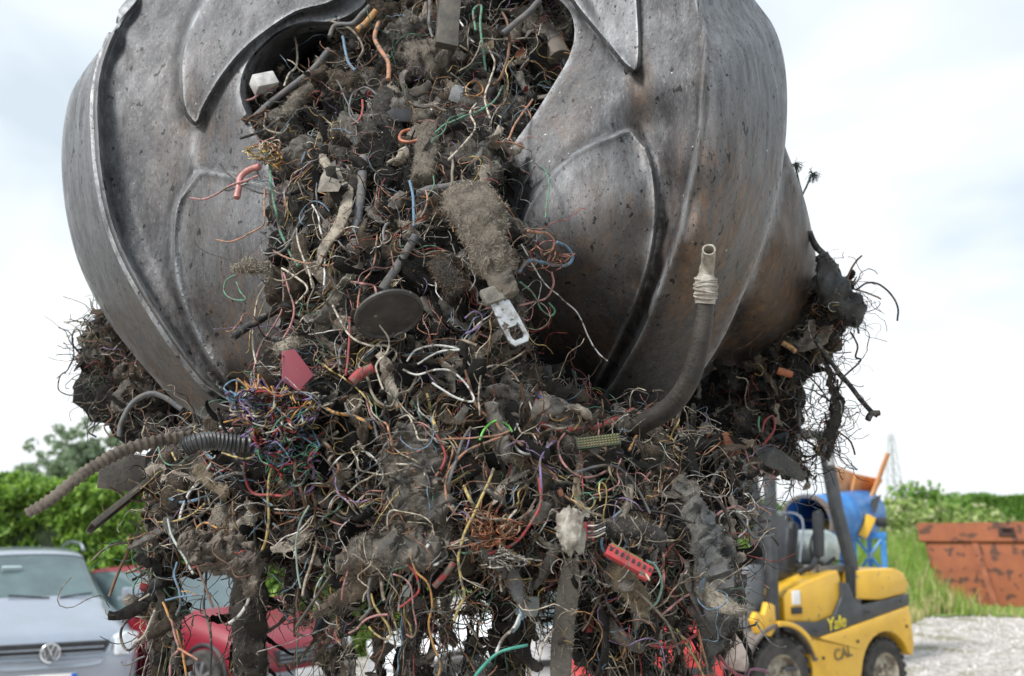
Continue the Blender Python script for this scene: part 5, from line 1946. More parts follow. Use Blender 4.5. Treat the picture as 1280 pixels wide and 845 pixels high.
def rag(px, py, Y, ln, wd, ang, seed, c, thick=0.12, curve=0.6, grav=0.0, sides=14, npt=16, amp=0.35):
    """a crumpled strip; ang from straight down, in the picture plane"""
    rg = np.random.RandomState(seed)
    p = np.array(P(px, py, Y))
    d = np.array([math.sin(ang), rg.uniform(-.35, .35), -math.cos(ang)])
    pts = [p - d * ln * 0.5]
    turn = rg.normal(size=3) * curve
    for i in range(npt - 1):
        d = d + np.cross(turn, d) * (1.0 / npt) * 2 + rg.normal(size=3) * 0.10 + np.array([0, 0, -grav]) / npt
        d /= np.linalg.norm(d)
        pts.append(pts[-1] + d * ln / (npt - 1))
    pts = np.array(pts)
    w_ = wd * (0.35 + 0.65 * np.sin(np.linspace(0.25, 2.8, npt)) ** 0.6) * rg.uniform(0.75, 1.2, npt)
    V, F, T = tube(pts, w_, sides, flat=thick, twist=rg.uniform(-2.2, 2.2))
    V = V + (cloud_noise(V, seed, 60.0, 3, 0.6, ridged=True) * wd * amp)[:, None] * (np.array([0.25, -0.9, 0.2]))
    V = V + (cloud_noise(V, seed + 2, 110.0, 2) * wd * amp * 0.5)[:, None] * np.array([0.8, 0.1, 0.5])
    j = cloud_noise(V, seed + 3, 60.0, 2)
    C = np.clip(np.array(c)[None] * (1 + 0.45 * j[:, None]), 0.004, 1)
    T3 = np.array(T)
    rags.add(V, F, C)
    rags.F3.append(T3 + rags.n - len(V))
    return V


def rag_field(poly, n, fixed, off, seed, lw=(0.05, 0.2), ww=(0.006, 0.026)):
    global surf_pts
    rg = np.random.RandomState(seed)
    pts = sample_poly(poly, n, rg)
    for k, (x, y) in enumerate(pts):
        Y = (fixed if fixed else float(Dp(x, y))) + rg.uniform(*off)
        c = pick(rg, dict(black=3.5, dark=4, brown=2.6, grey=3.0, felt=1.8, tan=0.4))
        V = rag(x, y, Y, rg.uniform(*lw), rg.uniform(*ww), rg.normal() * 0.8, seed * 1000 + k, c, thick=rg.uniform(0.1, 0.5), amp=rg.uniform(0.25, 0.6))
        i = rg.randint(len(V), size=60)
        surf_pts.append(V[i])
        surf_nrm.append(np.tile([0, -1.0, 0], (60, 1)) + rg.normal(size=(60, 3)) * 0.4)
        surf_col.append(np.tile(c * 1.3, (60, 1)))


rag_field(TOP, 210, None, (-0.045, 0.05), 11)
rag_field(MID, 330, None, (-0.05, 0.05), 12)
rag_field(LBACK, 36, 3.36, (-0.03, 0.1), 13, (0.05, 0.14))
rag_field(RBACK, 50, 3.38, (-0.03, 0.1), 14, (0.05, 0.18))
for path, w0, w1, n, Y0, pal in COLS:
    path = curve2(path, 8)
    for i in range(int(n * 0.55)):
        t = rng_.rand()
        k = int(t * (len(path) - 1))
        wd = w0 + (w1 - w0) * t
        x = path[k, 0] + rng_.normal() * wd * 0.38
        c = pick(rng_, pal)
        V = rag(x, path[k, 1], Y0 + rng_.uniform(-0.07, 0.08), rng_.uniform(0.06, 0.2), min(0.018, wd * 0.0006) * rng_.uniform(0.5, 1.3), rng_.normal() * 0.3, 90000 + seed + i, c,
                thick=rng_.uniform(0.15, 0.5), amp=0.5)
        seed += 1
        q = rng_.randint(len(V), size=40)
        surf_pts.append(V[q])
        surf_nrm.append(rng_.normal(size=(40, 3)) + [0, -.5, 0])
        surf_col.append(np.tile(c * 1.3, (40, 1)))
M_rag = mat('torn_rag', (1, 1, 1), 0.9, c2=(0.5, 0.47, 0.44), scale=45, bump=0.8, bscale=150, lo=0.35, hi=0.65, spec=0.25, attr='tint')
tag(rags.build('torn_rags', M_rag), 'crumpled dark rags and strips of cable sheath matted into the load', 'rags', kind='stuff')

SP = np.vstack(surf_pts)
SN = np.vstack(surf_nrm)
SCc = np.vstack(surf_col)
print('surface points', len(SP))


# ---- batched strands
def strands(starts, dirs, length, radius, colour, rg, npt=7, sides=3, wander=0.5, grav=0.25, taper=0.5, curl=0.0):
    n = len(starts)
    d = dirs / (np.linalg.norm(dirs, axis=1)[:, None] + 1e-9)
    p = starts.copy()
    pts = [p]
    turn = rg.normal(size=(n, 3))
    step = (length / (npt - 1))[:, None]
    g = np.array([0, 0, -1.0])
    for i in range(npt - 1):
        turn = turn * 0.6 + rg.normal(size=(n, 3)) * 0.8
        d = d + wander * turn * 0.5 + g * grav / npt * 2
        if curl:
            ax = np.cross(d, turn)
            d = d + curl * ax
        d /= np.linalg.norm(d, axis=1)[:, None] + 1e-9
        p = p + d * step
        pts.append(p)
    Pt = np.stack(pts, 1)                      # n, npt, 3
    T = np.gradient(Pt, axis=1)
    T /= np.linalg.norm(T, axis=2)[..., None] + 1e-9
    ref = rg.normal(size=(n, 1, 3))
    Nn = np.cross(T, ref)
    Nn /= np.linalg.norm(Nn, axis=2)[..., None] + 1e-9
    B = np.cross(T, Nn)
    rr = radius[:, None] * np.linspace(1, taper, npt)[None]
    if sides == 2:
        V = np.stack([Pt - Nn * rr[..., None], Pt + Nn * rr[..., None]], 2)
        V = V.reshape(-1, 3)
        base = (np.arange(n)[:, None] * npt + np.arange(npt - 1)[None]).reshape(-1) * 2
        F = np.stack([base, base + 1, base + 3, base + 2], -1)
    else:
        a = np.linspace(0, 2 * np.pi, sides, endpoint=False)
        V = Pt[:, :, None] + rr[:, :, None, None] * (np.cos(a)[None, None, :, None] * Nn[:, :, None] + np.sin(a)[None, None, :, None] * B[:, :, None])
        V = V.reshape(-1, 3)
        base = (np.arange(n)[:, None] * npt + np.arange(npt - 1)[None]).reshape(-1, 1) * sides
        j = np.arange(sides)[None]
        k = (j + 1) % sides
        F = np.stack([base + j, base + k, base + sides + k, base + sides + j], -1).reshape(-1, 4)
    C = np.repeat(colour, npt * max(sides, 2), axis=0)
    return V, F, C


def smoothed(Vn):
    return Vn


WIRE = {'black': (0.015, 0.015, 0.016), 'grey': (0.13, 0.135, 0.14), 'brown': (0.17, 0.08, 0.04), 'cream': (0.50, 0.45, 0.36), 'white': (0.62, 0.62, 0.60), 'red': (0.34, 0.045, 0.045),
        'pink': (0.43, 0.20, 0.19), 'copper': (0.40, 0.19, 0.11), 'orange': (0.48, 0.25, 0.08), 'yellow': (0.50, 0.38, 0.13), 'green': (0.09, 0.27, 0.17), 'blue': (0.12, 0.22, 0.32),
        'purple': (0.20, 0.14, 0.30), 'dusty': (0.24, 0.20, 0.15)}
wk = list(WIRE)
wp_ = np.array([20, 16, 9, 13, 8, 7, 8, 8, 5, 7, 6, 5, 4, 18], float)
wp_ /= wp_.sum()
wa = np.array([WIRE[k] for k in wk])
wa = wa * 0.88 + np.array([[0.26, 0.23, 0.19]]) * 0.16
# ================================================================ single pieces one can pick out of the load
LAND = []      # landmarks for the labels of the loose wires: (px, py, phrase)


def yof(px, py, off):
    return float(Dp(px, py)) - off


def wire_pts(pts, off=0.035, Y=None, sm=6, jit=0.0, seed=0):
    """control points (px, py[, extra depth]) -> smooth 3-D path"""
    p2 = []
    for k, q in enumerate(pts):
        if Y is None:
            y = yof(q[0], q[1], off)
        elif np.isscalar(Y):
            y = Y
        else:
            y = Y[k]
        if len(q) > 2:
            y += q[2]
        p2.append(P(q[0], q[1], y)[:])
    return smooth_path(np.array(p2), sm)


M_ins = {}


def ins_mat(name, rough=0.42, c=None):
    c = c or WIRE[name]
    if name not in M_ins:
        c2 = tuple(x * 0.6 + 0.02 for x in c)
        M_ins[name] = mat('insulation_' + name, c, rough + 0.2, c2=c2, scale=45, lo=0.42, hi=0.62, c3=(0.13, 0.11, 0.085), s3=55, t3=0.53, bump=0.5, bscale=160)
    return M_ins[name]


def thing_mesh(mb, name, m, label, cat, group=None, sharp=35, at=None):
    o = mb.build(name, m, None, True, sharp)
    return tag(o, label, cat, group)


def W(label, colour, rpx, pts, off=0.035, Y=None, sm=9, name='wire', cat='wire', sides=8, group='loose wires picked out of the load', seed=1, wob=1.0):
    path = wire_pts(pts, off, Y, sm)
    rg = np.random.RandomState(seed + int(abs(pts[0][0])))
    path += np.stack([cloud_noise(path, seed + k, 22.0, 2) for k in range(3)], 1) * 0.0034 * wob
    path += np.stack([cloud_noise(path, seed + k + 9, 70.0, 2) for k in range(3)], 1) * 0.0011 * wob
    r = rpx * (0.64 if rpx < 3.5 else 0.85) / FPX * float(np.mean(path[:, 1]))
    r = r * (1 + 0.10 * cloud_noise(path, seed + 31, 90.0, 2))
    mb = MB()
    V, F, T = tube(path, r, sides)
    mb.add(V, [list(f) for f in F] + T)
    o = mb.build(name, ins_mat(colour) if isinstance(colour, str) else colour, None, True, 60)
    return tag(o, label, cat, group)


def land(x, y, s):
    LAND.append((x, y, s))


def strip(name, cat, label, pts, wpx, Y=None, off=0.03, m=None, thick=0.12, amp=0.3, seed=3, sides=18, twist=0.5, sm=8, freq=70.0, group=None, fuzz=900):
    """crumpled strap or rag of its own"""
    path = wire_pts(pts, off, Y, sm)
    w_ = np.interp(np.linspace(0, 1, len(path)), np.linspace(0, 1, len(wpx)), wpx) / FPX * float(np.mean(path[:, 1])) * 0.5
    V, F, T = tube(path, w_, sides, flat=thick, twist=twist)
    a = float(np.mean(w_))
    V = V + (cloud_noise(V, seed, freq, 4, 0.6, ridged=True) * a * amp)[:, None] * np.array([0.3, -0.9, 0.25])
    V = V + (cloud_noise(V, seed + 4, freq * 1.5, 2) * a * amp * 0.5)[:, None] * np.array([0.8, 0.1, 0.6])
    mb = MB().add(V, [list(f) for f in F] + T)
    o = mb.build(name, m, None, True, 50)
    tag(o, label, cat, group)
    feed(V, (0.14, 0.12, 0.10), 260)
    if fuzz:
        fuzz_on(V, fuzz, 0.008, (0.15, 0.13, 0.105), seed, parent=o)
    return o


def feed(V, c, n):
    rg = np.random.RandomState(len(surf_pts))
    ctr = V.mean(0)
    i = rg.randint(len(V), size=n)
    d = V[i] - ctr
    d /= np.linalg.norm(d, axis=1)[:, None] + 1e-9
    surf_pts.append(V[i])
    surf_nrm.append(d * 0.6 + np.array([[0, -0.7, 0]]) + rg.normal(size=(n, 3)) * 0.3)
    surf_col.append(np.tile(np.array(c), (n, 1)))


def fuzz_on(V, n, ln, c, seed, w_=0.0006, parent=None, name='fuzz'):
    rg = np.random.RandomState(seed)
    i = rg.randint(len(V), size=n)
    ctr = V.mean(0)
    d = V[i] - ctr
    d /= np.linalg.norm(d, axis=1)[:, None] + 1e-9
    cc = np.array(c)[None] * rg.uniform(0.5, 1.5, (n, 1))
    A, F, C = strands(V[i], d * 0.5 + rg.normal(size=(n, 3)) * 0.8, rg.uniform(0.4, 1.3, n) * ln, np.full(n, w_), cc, rg, npt=5, sides=2, wander=0.8, grav=0.2, taper=0.3)
    o = mesh_obj(name, A, F, M_fibre, parent, False, attr={'tint': C})
    return o


def verts(o):
    a = np.zeros(len(o.data.vertices) * 3)
    o.data.vertices.foreach_get('co', a)
    return a.reshape(-1, 3)


m_felt = mat('dusty_felt', (0.17, 0.145, 0.115), 0.95, c2=(0.08, 0.07, 0.058), scale=30, bump=1.0, bscale=120)
m_feltd = mat('dark_felt', (0.055, 0.05, 0.045), 0.95, c2=(0.025, 0.022, 0.02), scale=30, bump=1.0, bscale=120)
m_rubber2 = mat('old_rubber', (0.045, 0.043, 0.04), 0.7, c2=(0.10, 0.085, 0.065), scale=18, bump=0.5, bscale=80, c3=(0.16, 0.13, 0.10), s3=40, t3=0.62)
m_conduit = mat('black_conduit', (0.03, 0.032, 0.035), 0.4, c2=(0.06, 0.06, 0.06), scale=20)
m_belt = mat('dusty_corrugated', (0.15, 0.125, 0.10), 0.85, c2=(0.075, 0.062, 0.05), scale=25, bump=0.6, bscale=90)
m_pale = mat('pale_rag', (0.33, 0.29, 0.23), 0.9, c2=(0.18, 0.155, 0.125), scale=30, bump=0.6, bscale=120)
m_metal = mat('bare_metal_tab', (0.60, 0.60, 0.60), 0.35, 0.9, c2=(0.30, 0.28, 0.25), scale=45, c3=(0.12, 0.10, 0.08), s3=70, t3=0.58)
m_greyrag = mat('grey_mat_rag', (0.075, 0.08, 0.085), 0.9, c2=(0.14, 0.135, 0.12), scale=14, bump=1.0, bscale=70)
m_bar = mat('grimy_metal_bar', (0.07, 0.065, 0.06), 0.5, 0.4, c2=(0.13, 0.115, 0.095), scale=14, bump=0.4, bscale=60)


# corrugated strap sticking out to the left
path = wire_pts([(34, 642), (64, 624), (96, 598), (126, 578), (160, 561), (200, 551), (240, 545), (285, 540)], Y=[2.28, 2.3, 2.34, 2.38, 2.42, 2.46, 2.5, 2.55], sm=40)
m_ = MB()
nP = len(path)
rib = 0.5 + 0.5 * np.sign(np.sin(np.linspace(0, 2 * np.pi * 31, nP)))
rib = np.convolve(np.pad(rib, 2, mode='edge'), np.ones(5) / 5, 'valid')
V, F, T = tube(path, (0.0110 + 0.0055 * rib) * np.interp(np.linspace(0, 1, nP), [0, 0.03, 1], [0.8, 1, 1.15]), 18, flat=0.62, twist=1.4)
V = V + cloud_noise(V, 5, 60, 3)[:, None] * 0.0014
m_.add(V, [list(f) for f in F] + T)
thing_mesh(m_, 'corrugated_strap', m_belt, 'long dusty ribbed strap sticking out to the left above the silver car', 'strap', sharp=25)
land(110, 590, 'the long ribbed strap')

# black corrugated conduit with its open end to the left
path = wire_pts([(231, 559), (246, 553), (266, 551), (290, 554), (318, 556), (340, 562)], Y=[2.20, 2.2, 2.22, 2.24, 2.26, 2.32], sm=34)
nP = len(path)
rib = 0.5 + 0.5 * np.sin(np.linspace(0, 2 * np.pi * 23, nP))
r0 = 0.0175 + 0.0042 * rib
V, F, T = tube(path, r0, 20, caps=False)
Vi, Fi, _ = tube(path[:30], 0.0150, 20, caps=False)
m_ = MB().add(V, [list(f) for f in F] + [list(range(len(V) - 20, len(V)))])
m_.add(Vi, [list(f[::-1]) for f in Fi] + [list(range(len(Vi) - 20, len(Vi)))])
m_.add(np.vstack([V[:20], Vi[:20]]), [[i, (i + 1) % 20, 20 + (i + 1) % 20, 20 + i] for i in range(20)])
thing_mesh(m_, 'corrugated_conduit', m_conduit, 'short black corrugated conduit with an open end, left of the coloured wire nest', 'conduit', sharp=70)
land(280, 555, 'the black corrugated conduit')

# metal bars and plates at the left
def bar(pts, w_, t_, m, name, label, cat='metal bar', Ys=None, lip=0.0, roll=0.5):
    a, b = P(*pts[0], Ys[0]), P(*pts[1], Ys[1])
    d = b - a
    q = d.to_track_quat('Z', 'Y').to_matrix().to_4x4()
    M = Matrix.Translation(a) @ q @ Matrix.Rotation(roll, 4, 'Z')
    mb = MB()
    L0 = d.length
    mb.prism([(-w_ / 2, 0), (w_ / 2, 0), (w_ / 2, lip + t_), (w_ / 2 - t_, lip + t_), (w_ / 2 - t_, t_), (-w_ / 2 + t_, t_), (-w_ / 2 + t_, lip + t_), (-w_ / 2, lip + t_)] if lip else
             [(-w_ / 2, 0), (w_ / 2, 0), (w_ / 2, t_), (-w_ / 2, t_)], 0, L0, axis='z', bev=0.001)
    o = mb.build(name, m, None, True, 30, M=M)
    return tag(o, label, cat)


bar([(110, 658), (206, 582)], 0.036, 0.003, m_bar, 'metal_channel', 'long grimy metal channel pointing down to the left under the ribbed strap', Ys=(2.42, 2.66), lip=0.012, roll=2.4)
land(160, 620, 'the grimy metal channel')
bar([(178, 705), (252, 650)], 0.024, 0.004, m_bar, 'flat_bar', 'grey flat bar slanting down-left below the metal channel, over the hedge edge', Ys=(2.5, 2.56), roll=0.3) if False else None
bar([(196, 686), (266, 634)], 0.030, 0.004, m_bar, 'flat_bar', 'dusty flat bar slanting out of the rags to the right of the metal channel', Ys=(2.46, 2.44), roll=0.2)
bar([(372, 783), (416, 718)], 0.020, 0.004, m_bar, 'flat_bar', 'narrow dark bar slanting across the gap above the red car grille', Ys=(2.24, 2.22), roll=0.15)
land(395, 750, 'the narrow dark bar over the red car')
bar([(106, 610), (140, 597)], 0.008, 0.006, mat('pale_blue_grey', (0.25, 0.30, 0.32), 0.5), 'metal_rod', 'thin pale rod poking left from under the metal channel', Ys=(2.6, 2.62), roll=0.0) if False else None
pm = MB().prism([(-0.06, -0.04), (0.03, -0.05), (0.07, 0.0), (0.06, 0.05), (-0.02, 0.06), (-0.06, 0.03)], -0.006, 0.006, axis='y', bev=0.002)
o = pm.build('bent_plate', m_bar, None, True, 30, M=Matrix.Translation(P(152, 592, 2.78)) @ Matrix.Rotation(0.4, 4, 'Z'))
tag(o, 'dark bent plate hanging behind the metal channel at left', 'plate')
W('thin dark strap end curving down over the silver car mirror', 'brown', 3.0, [(163, 668), (160, 690), (150, 712), (142, 730), (136, 746)], Y=2.5, name='strap_end', cat='strap')

# black rod on the left tine
W('short black rod lying across the foot of the left tine', 'black', 6.0, [(291, 421), (312, 407), (334, 394), (352, 385)], Y=[2.34, 2.38, 2.42, 2.46], name='rod', cat='rod', sides=12, wob=0.3)
land(320, 402, 'the short black rod')
# grey tubes in the upper column
m_dusty = mat('dusty_grey_tube', (0.11, 0.115, 0.125), 0.8, c2=(0.17, 0.155, 0.135), scale=22, bump=0.7, bscale=110)
for pts, rp_, lb in (([(441, 316), (446, 280), (451, 240), (455, 198)], 7.5, 'upright dusty grey tube in the middle of the load, left of the oval disc stem'),
                     ([(478, 362), (494, 338), (508, 315), (520, 295)], 7.0, 'dark grey tube slanting down to the oval disc'),
                     ([(522, 243), (540, 237), (560, 234), (580, 229)], 6.5, 'level grey tube stub below the upright fluffy roll'),
                     ([(318, 147), (340, 127), (365, 108), (390, 88), (412, 62)], 5.0, 'dark blue-grey cable slanting across the gap beside the left tine'),
                     ([(596, 200), (602, 185), (607, 165)], 5.5, 'short grey cable stub above the big felt sleeve')):
    W(lb, m_dusty, rp_, pts, off=0.06, name='tube', cat='tube', sides=14, group='grey tubes in the load', wob=0.6)
land(450, 255, 'the upright dusty grey tube')
land(365, 108, 'the dark cable beside the left tine')

# upper right: big pipe pieces inside the grab
pp_ = MB()
for (a, b, r_) in (((664, 14, 3.02), (700, 76, 2.9), 0.040), ((655, 60, 2.98), (678, 100, 2.92), 0.022)):
    A_, B_ = np.array(P(*a)), np.array(P(*b))
    pt = np.linspace(A_, B_, 12)
    V, F, T = tube(pt, r_, 24, caps=False)
    V = V + cloud_noise(V, 9, 30, 3)[:, None] * 0.002
    m2_ = MB().add(V, [list(f) for f in F] + [list(range(24)), list(range(len(V) - 24, len(V)))])
    thing_mesh(m2_, 'pipe_stub', mat('brown_pipe', (0.10, 0.09, 0.08), 0.7, c2=(0.16, 0.13, 0.10), scale=16, bump=0.4, bscale=70),
               'thick brown pipe stub at the upper right corner of the load' if r_ > 0.03 else 'thinner pipe stub tucked under the thick brown pipe', 'pipe')
land(682, 45, 'the thick brown pipe stub')
bar([(556, 62), (562, -14)], 0.062, 0.028, m_bar, 'square_beam', 'dark square beam standing at the top centre of the load', Ys=(2.62, 2.66), roll=0.5)
land(560, 20, 'the dark square beam')
W('grey pipe leaning behind the thick brown pipe stub', m_dusty, 5.0, [(628, 42), (645, 28), (662, 14), (675, 0)], Y=2.78, name='tube', cat='tube', sides=12, group='grey tubes in the load')

# fluffy rolls
def fluffy(label, pts, wpx, c, m, seed, n=2600, ln=0.012, off=0.06, name='fluffy_roll', cat='felt roll', amp=0.35, thick=0.8, Y=None):
    path = wire_pts(pts, off, Y, 8)
    w_ = np.interp(np.linspace(0, 1, len(path)), np.linspace(0, 1, len(wpx)), wpx) / FPX * float(np.mean(path[:, 1])) * 0.5
    V, F, T = tube(path, w_, 22, flat=thick, twist=0.6)
    a = float(np.mean(w_))
    V = V + (cloud_noise(V, seed, 55, 4, 0.6, ridged=True) * a * amp)[:, None] * np.array([0.5, -0.8, 0.3])
    o = MB().add(V, [list(f) for f in F] + T).build(name, m, None, True, 60)
    tag(o, label, cat, 'fluffy felt rolls')
    fuzz_on(V, n, ln, c, seed, parent=o)
    return o


fluffy('upright fluffy dust-covered roll in the top centre of the load', [(536, 158), (533, 180), (531, 205), (528, 226)], [22, 32, 34, 30], (0.2, 0.175, 0.14), m_felt, 31)
land(532, 190, 'the upright fluffy roll')
fluffy('dark fluffy roll leaning to the right above the upright fluffy roll', [(484, 116), (477, 135), (468, 155), (462, 176)], [20, 30, 30, 26], (0.13, 0.12, 0.10), m_feltd, 32)
land(473, 145, 'the leaning dark fluffy roll')
fluffy('fluffy grey roll beside the left tine gap', [(390, 110), (375, 122), (362, 138), (354, 148)], [16, 22, 22, 14], (0.2, 0.18, 0.145), m_felt, 33, n=1500)
fluffy('brown fluffy pad right of the oval disc', [(546, 326), (560, 345), (572, 366)], [26, 34, 30], (0.12, 0.09, 0.065), m_feltd, 34, n=1800)
fluffy('grey fluffy lump at the top of the load, under the square beam', [(505, 60), (530, 72), (552, 82)], [30, 60, 50], (0.2, 0.175, 0.16), m_felt, 35, n=3600, amp=0.6, thick=0.5)
fluffy('pale bristly tuft on the left tine above the short black rod', [(292, 336), (312, 333), (335, 335)], [8, 20, 14], (0.3, 0.27, 0.22), m_felt, 36, n=1200, Y=2.38)

# felt sleeve with the metal tab
slv = empty('felt_sleeve', P(600, 300, 2.2), 0, 'big dusty felt sleeve ending in a slotted bare metal tab at centre right', 'sleeve')
path = wire_pts([(583, 242), (592, 262), (602, 292), (612, 325), (623, 352), (632, 374)], Y=[2.30, 2.24, 2.19, 2.17, 2.16, 2.15], sm=9)
w_ = np.interp(np.linspace(0, 1, len(path)), [0, .2, .45, .75, 1], [30, 40, 27, 19, 14]) / FPX * 2.2 
V, F, T = tube(path, w_, 26, flat=0.6, twist=0.2)
V = V + (cloud_noise(V, 77, 42, 4, 0.6, ridged=True) * 0.02)[:, None] * np.array([0.6, -0.7, 0.4])
sbody = MB().add(V, [list(f) for f in F] + T).build('felt_wrap', m_felt, None, True, 60)
sbody.parent = slv
sbody.matrix_parent_inverse = Matrix.Translation(-slv.location)
fz = fuzz_on(V[:int(len(V) * 0.72)], 5200, 0.013, (0.26, 0.225, 0.18), 41)
fz.parent = slv
fz.matrix_parent_inverse = Matrix.Translation(-slv.location)
A_ = P(622, 374, 2.14)
B_ = P(652, 430, 2.12)
d = (B_ - A_)
zx = d.normalized()
yx = Vector((0.15, -1, 0.25)).cross(zx).normalized()
nx = zx.cross(yx).normalized()
Mt = Matrix((tuple(yx) + (0,), tuple(nx) + (0,), tuple(zx) + (0,), (0, 0, 0, 1))).transposed()
Mt = Matrix.Translation(A_ + zx * 0.0) @ Mt
Lt = d.length
wt = 0.024
outer = [(-wt * 0.9, 0), (wt * 0.9, 0), (wt, Lt * 0.5), (wt, Lt - 0.012), (wt - 0.008, Lt), (-wt + 0.008, Lt), (-wt, Lt - 0.012), (-wt, Lt * 0.5)]
bmq = bmesh.new()
hole = [(-0.010, Lt * 0.62), (0.010, Lt * 0.62), (0.014, Lt * 0.68), (0.014, Lt * 0.84), (0.010, Lt * 0.9), (-0.010, Lt * 0.9), (-0.014, Lt * 0.84), (-0.014, Lt * 0.68)]
vo = [Vector(p) for p in outer]
vh = [Vector(p) for p in hole]
n1, n2 = len(vo), len(vh)
vv, ee, ff, *_ = delaunay_2d_cdt(vo + vh, [(i, (i + 1) % n1) for i in range(n1)] + [(n1 + i, n1 + (i + 1) % n2) for i in range(n2)], [], 0, 1e-5)
tri = [list(f) for f in ff if not inside([tuple(sum((vv[i] for i in f), Vector((0, 0))) / len(f))], hole)[0] and inside([tuple(sum((vv[i] for i in f), Vector((0, 0))) / len(f))], outer)[0]]
nv = len(vv)
th_ = 0.0035
Vt = [(v.x, -th_, v.y) for v in vv] + [(v.x, th_, v.y) for v in vv]
Ft = tri + [[i + nv for i in reversed(f)] for f in tri]
for lo_, cnt in ((0, n1), (n1, n2)):
    for i in range(cnt):
        a, b = lo_ + i, lo_ + (i + 1) % cnt
        Ft.append([a, b, b + nv, a + nv])
tb = MB().add(Vt, Ft).build('slotted_tab', m_metal, None, True, 30, M=Mt)
tb.parent = slv
tb.matrix_parent_inverse = Matrix.Translation(-slv.location)
clp = MB().box((0, 0, -0.012), (0.062, 0.022, 0.040), bev=0.006).build('clasp', mat('dusty_plastic', (0.20, 0.19, 0.16), 0.8, c2=(0.1, 0.09, 0.08), scale=30, bump=0.5), None, True, 35, M=Mt)
clp.parent = slv
clp.matrix_parent_inverse = Matrix.Translation(-slv.location)
land(610, 320, 'the felt sleeve with the metal tab')

# oval disc
dsc = MB()
C0 = P(486, 392, 2.16)
ax_ = Matrix.Rotation(R(20), 4, 'Y') @ Matrix.Rotation(R(63), 4, 'X')
dsc.lathe([(0.0, -0.004), (0.070, -0.004), (0.078, 0.0), (0.078, 0.006), (0.072, 0.009), (0.068, 0.004), (0.0, 0.003)], seg=48)
ov = dsc.build('oval_disc', mat('dirty_dark_disc', (0.032, 0.03, 0.028), 0.6, c2=(0.055, 0.05, 0.045), scale=25, c3=(0.2, 0.17, 0.13), s3=90, t3=0.66), None, True, 35,
               M=Matrix.Translation(C0) @ Vector((0.30, -0.46, -0.84)).to_track_quat('Z', 'Y').to_matrix().to_4x4())
tag(ov, 'dark oval disc tilted forward in the middle of the load', 'disc')
land(486, 392, 'the dark oval disc')

# red plastic shard
sd_ = MB().prism([(-0.022, 0.05), (0.006, 0.058), (0.050, -0.004), (0.016, -0.045), (-0.02, -0.02)], -0.003, 0.003, axis='y', bev=0.0015)
o = sd_.build('plastic_shard', mat('maroon_plastic', (0.22, 0.040, 0.055), 0.45, c2=(0.20, 0.04, 0.055), scale=25, c3=(0.4, 0.2, 0.2), s3=80, t3=0.68), None, True, 30,
              M=Matrix.Translation(P(364, 466, 2.2)) @ Matrix.Rotation(0.3, 4, 'Z') @ Matrix.Rotation(-0.25, 4, 'X'))
tag(o, 'flat maroon plastic shard above the coloured wire nest', 'shard')
land(364, 466, 'the maroon plastic shard')

# black hose with a pale taped end
hs = empty('rubber_hose', P(860, 460, 2.3), 0, 'thick black hose curving up before the right tine, end bound in pale tape', 'hose')
hp = wire_pts([(770, 545), (802, 530), (838, 508), (862, 474), (874, 434), (879, 402), (881, 376)], Y=[2.52, 2.42, 2.34, 2.28, 2.24, 2.22, 2.21], sm=10)
V, F, T = tube(hp, np.interp(np.linspace(0, 1, len(hp)), [0, .4, 1], [0.026, 0.024, 0.0205]), 20)
V = V + cloud_noise(V, 4, 40, 3)[:, None] * 0.0014
o = MB().add(V, [list(f) for f in F] + T).build('hose_body', mat('hose_rubber', (0.022, 0.020, 0.018), 0.6, c2=(0.052, 0.043, 0.035), scale=15, bump=0.5, bscale=90), None, True, 60)
o.parent = hs
o.matrix_parent_inverse = Matrix.Translation(-hs.location)
tp = wire_pts([(881, 380), (882, 365), (882, 352), (883, 340), (885, 326), (886, 312)], Y=[2.21, 2.205, 2.20, 2.195, 2.175, 2.135], sm=10)
tr_ = np.interp(np.linspace(0, 1, len(tp)), [0, .1, .25, .45, .55, .65, .85, 1], [0.022, 0.024, 0.026, 0.0235, 0.018, 0.0165, 0.0155, 0.015])
V, F, T = tube(tp, tr_, 22, caps=False)
V = V + (cloud_noise(V, 14, 90, 4, 0.6, ridged=True) * 0.0022)[:, None] * np.array([0.7, -0.7, 0.3])
Vi, Fi, _ = tube(tp[-22:], tr_[-22:] * 0.78, 22, caps=False)
m_ = MB().add(V, [list(f) for f in F])
m_.add(Vi, [list(f[::-1]) for f in Fi] + [list(range(22))])
k22 = 22
m_.add(np.vstack([V[-22:], Vi[-22:]]), [[i, (i + 1) % 22, 22 + (i + 1) % 22, 22 + i] for i in range(22)])
o = m_.build('taped_end', mat('pale_tape', (0.45, 0.42, 0.37), 0.8, c2=(0.24, 0.21, 0.17), scale=35, bump=0.7, bscale=120), None, True, 70)
o.parent = hs
o.matrix_parent_inverse = Matrix.Translation(-hs.location)
wr_ = MB()
for q in range(7):
    zc = 0.12 + q * 0.055
    k = int(zc * len(tp))
    c_, t0 = tp[k], tp[min(k + 1, len(tp) - 1)] - tp[k - 1]
    t0 /= np.linalg.norm(t0)
    u_ = np.cross(t0, [0.1, 1, 0.3]); u_ /= np.linalg.norm(u_)
    v_ = np.cross(t0, u_)
    tl = (q % 3 - 1) * 0.006
    wr_.tube([tuple(c_ + (u_ * math.cos(a) + v_ * math.sin(a)) * (tr_[k] + 0.0012) + t0 * tl * math.sin(a + q)) for a in np.linspace(0, 2 * math.pi, 24)], 0.0022, 5)
o = wr_.build('tape_winding', mat('pale_tape', (0.45, 0.42, 0.37)), None)
o.parent = hs
o.matrix_parent_inverse = Matrix.Translation(-hs.location)
land(872, 440, 'the thick black hose')

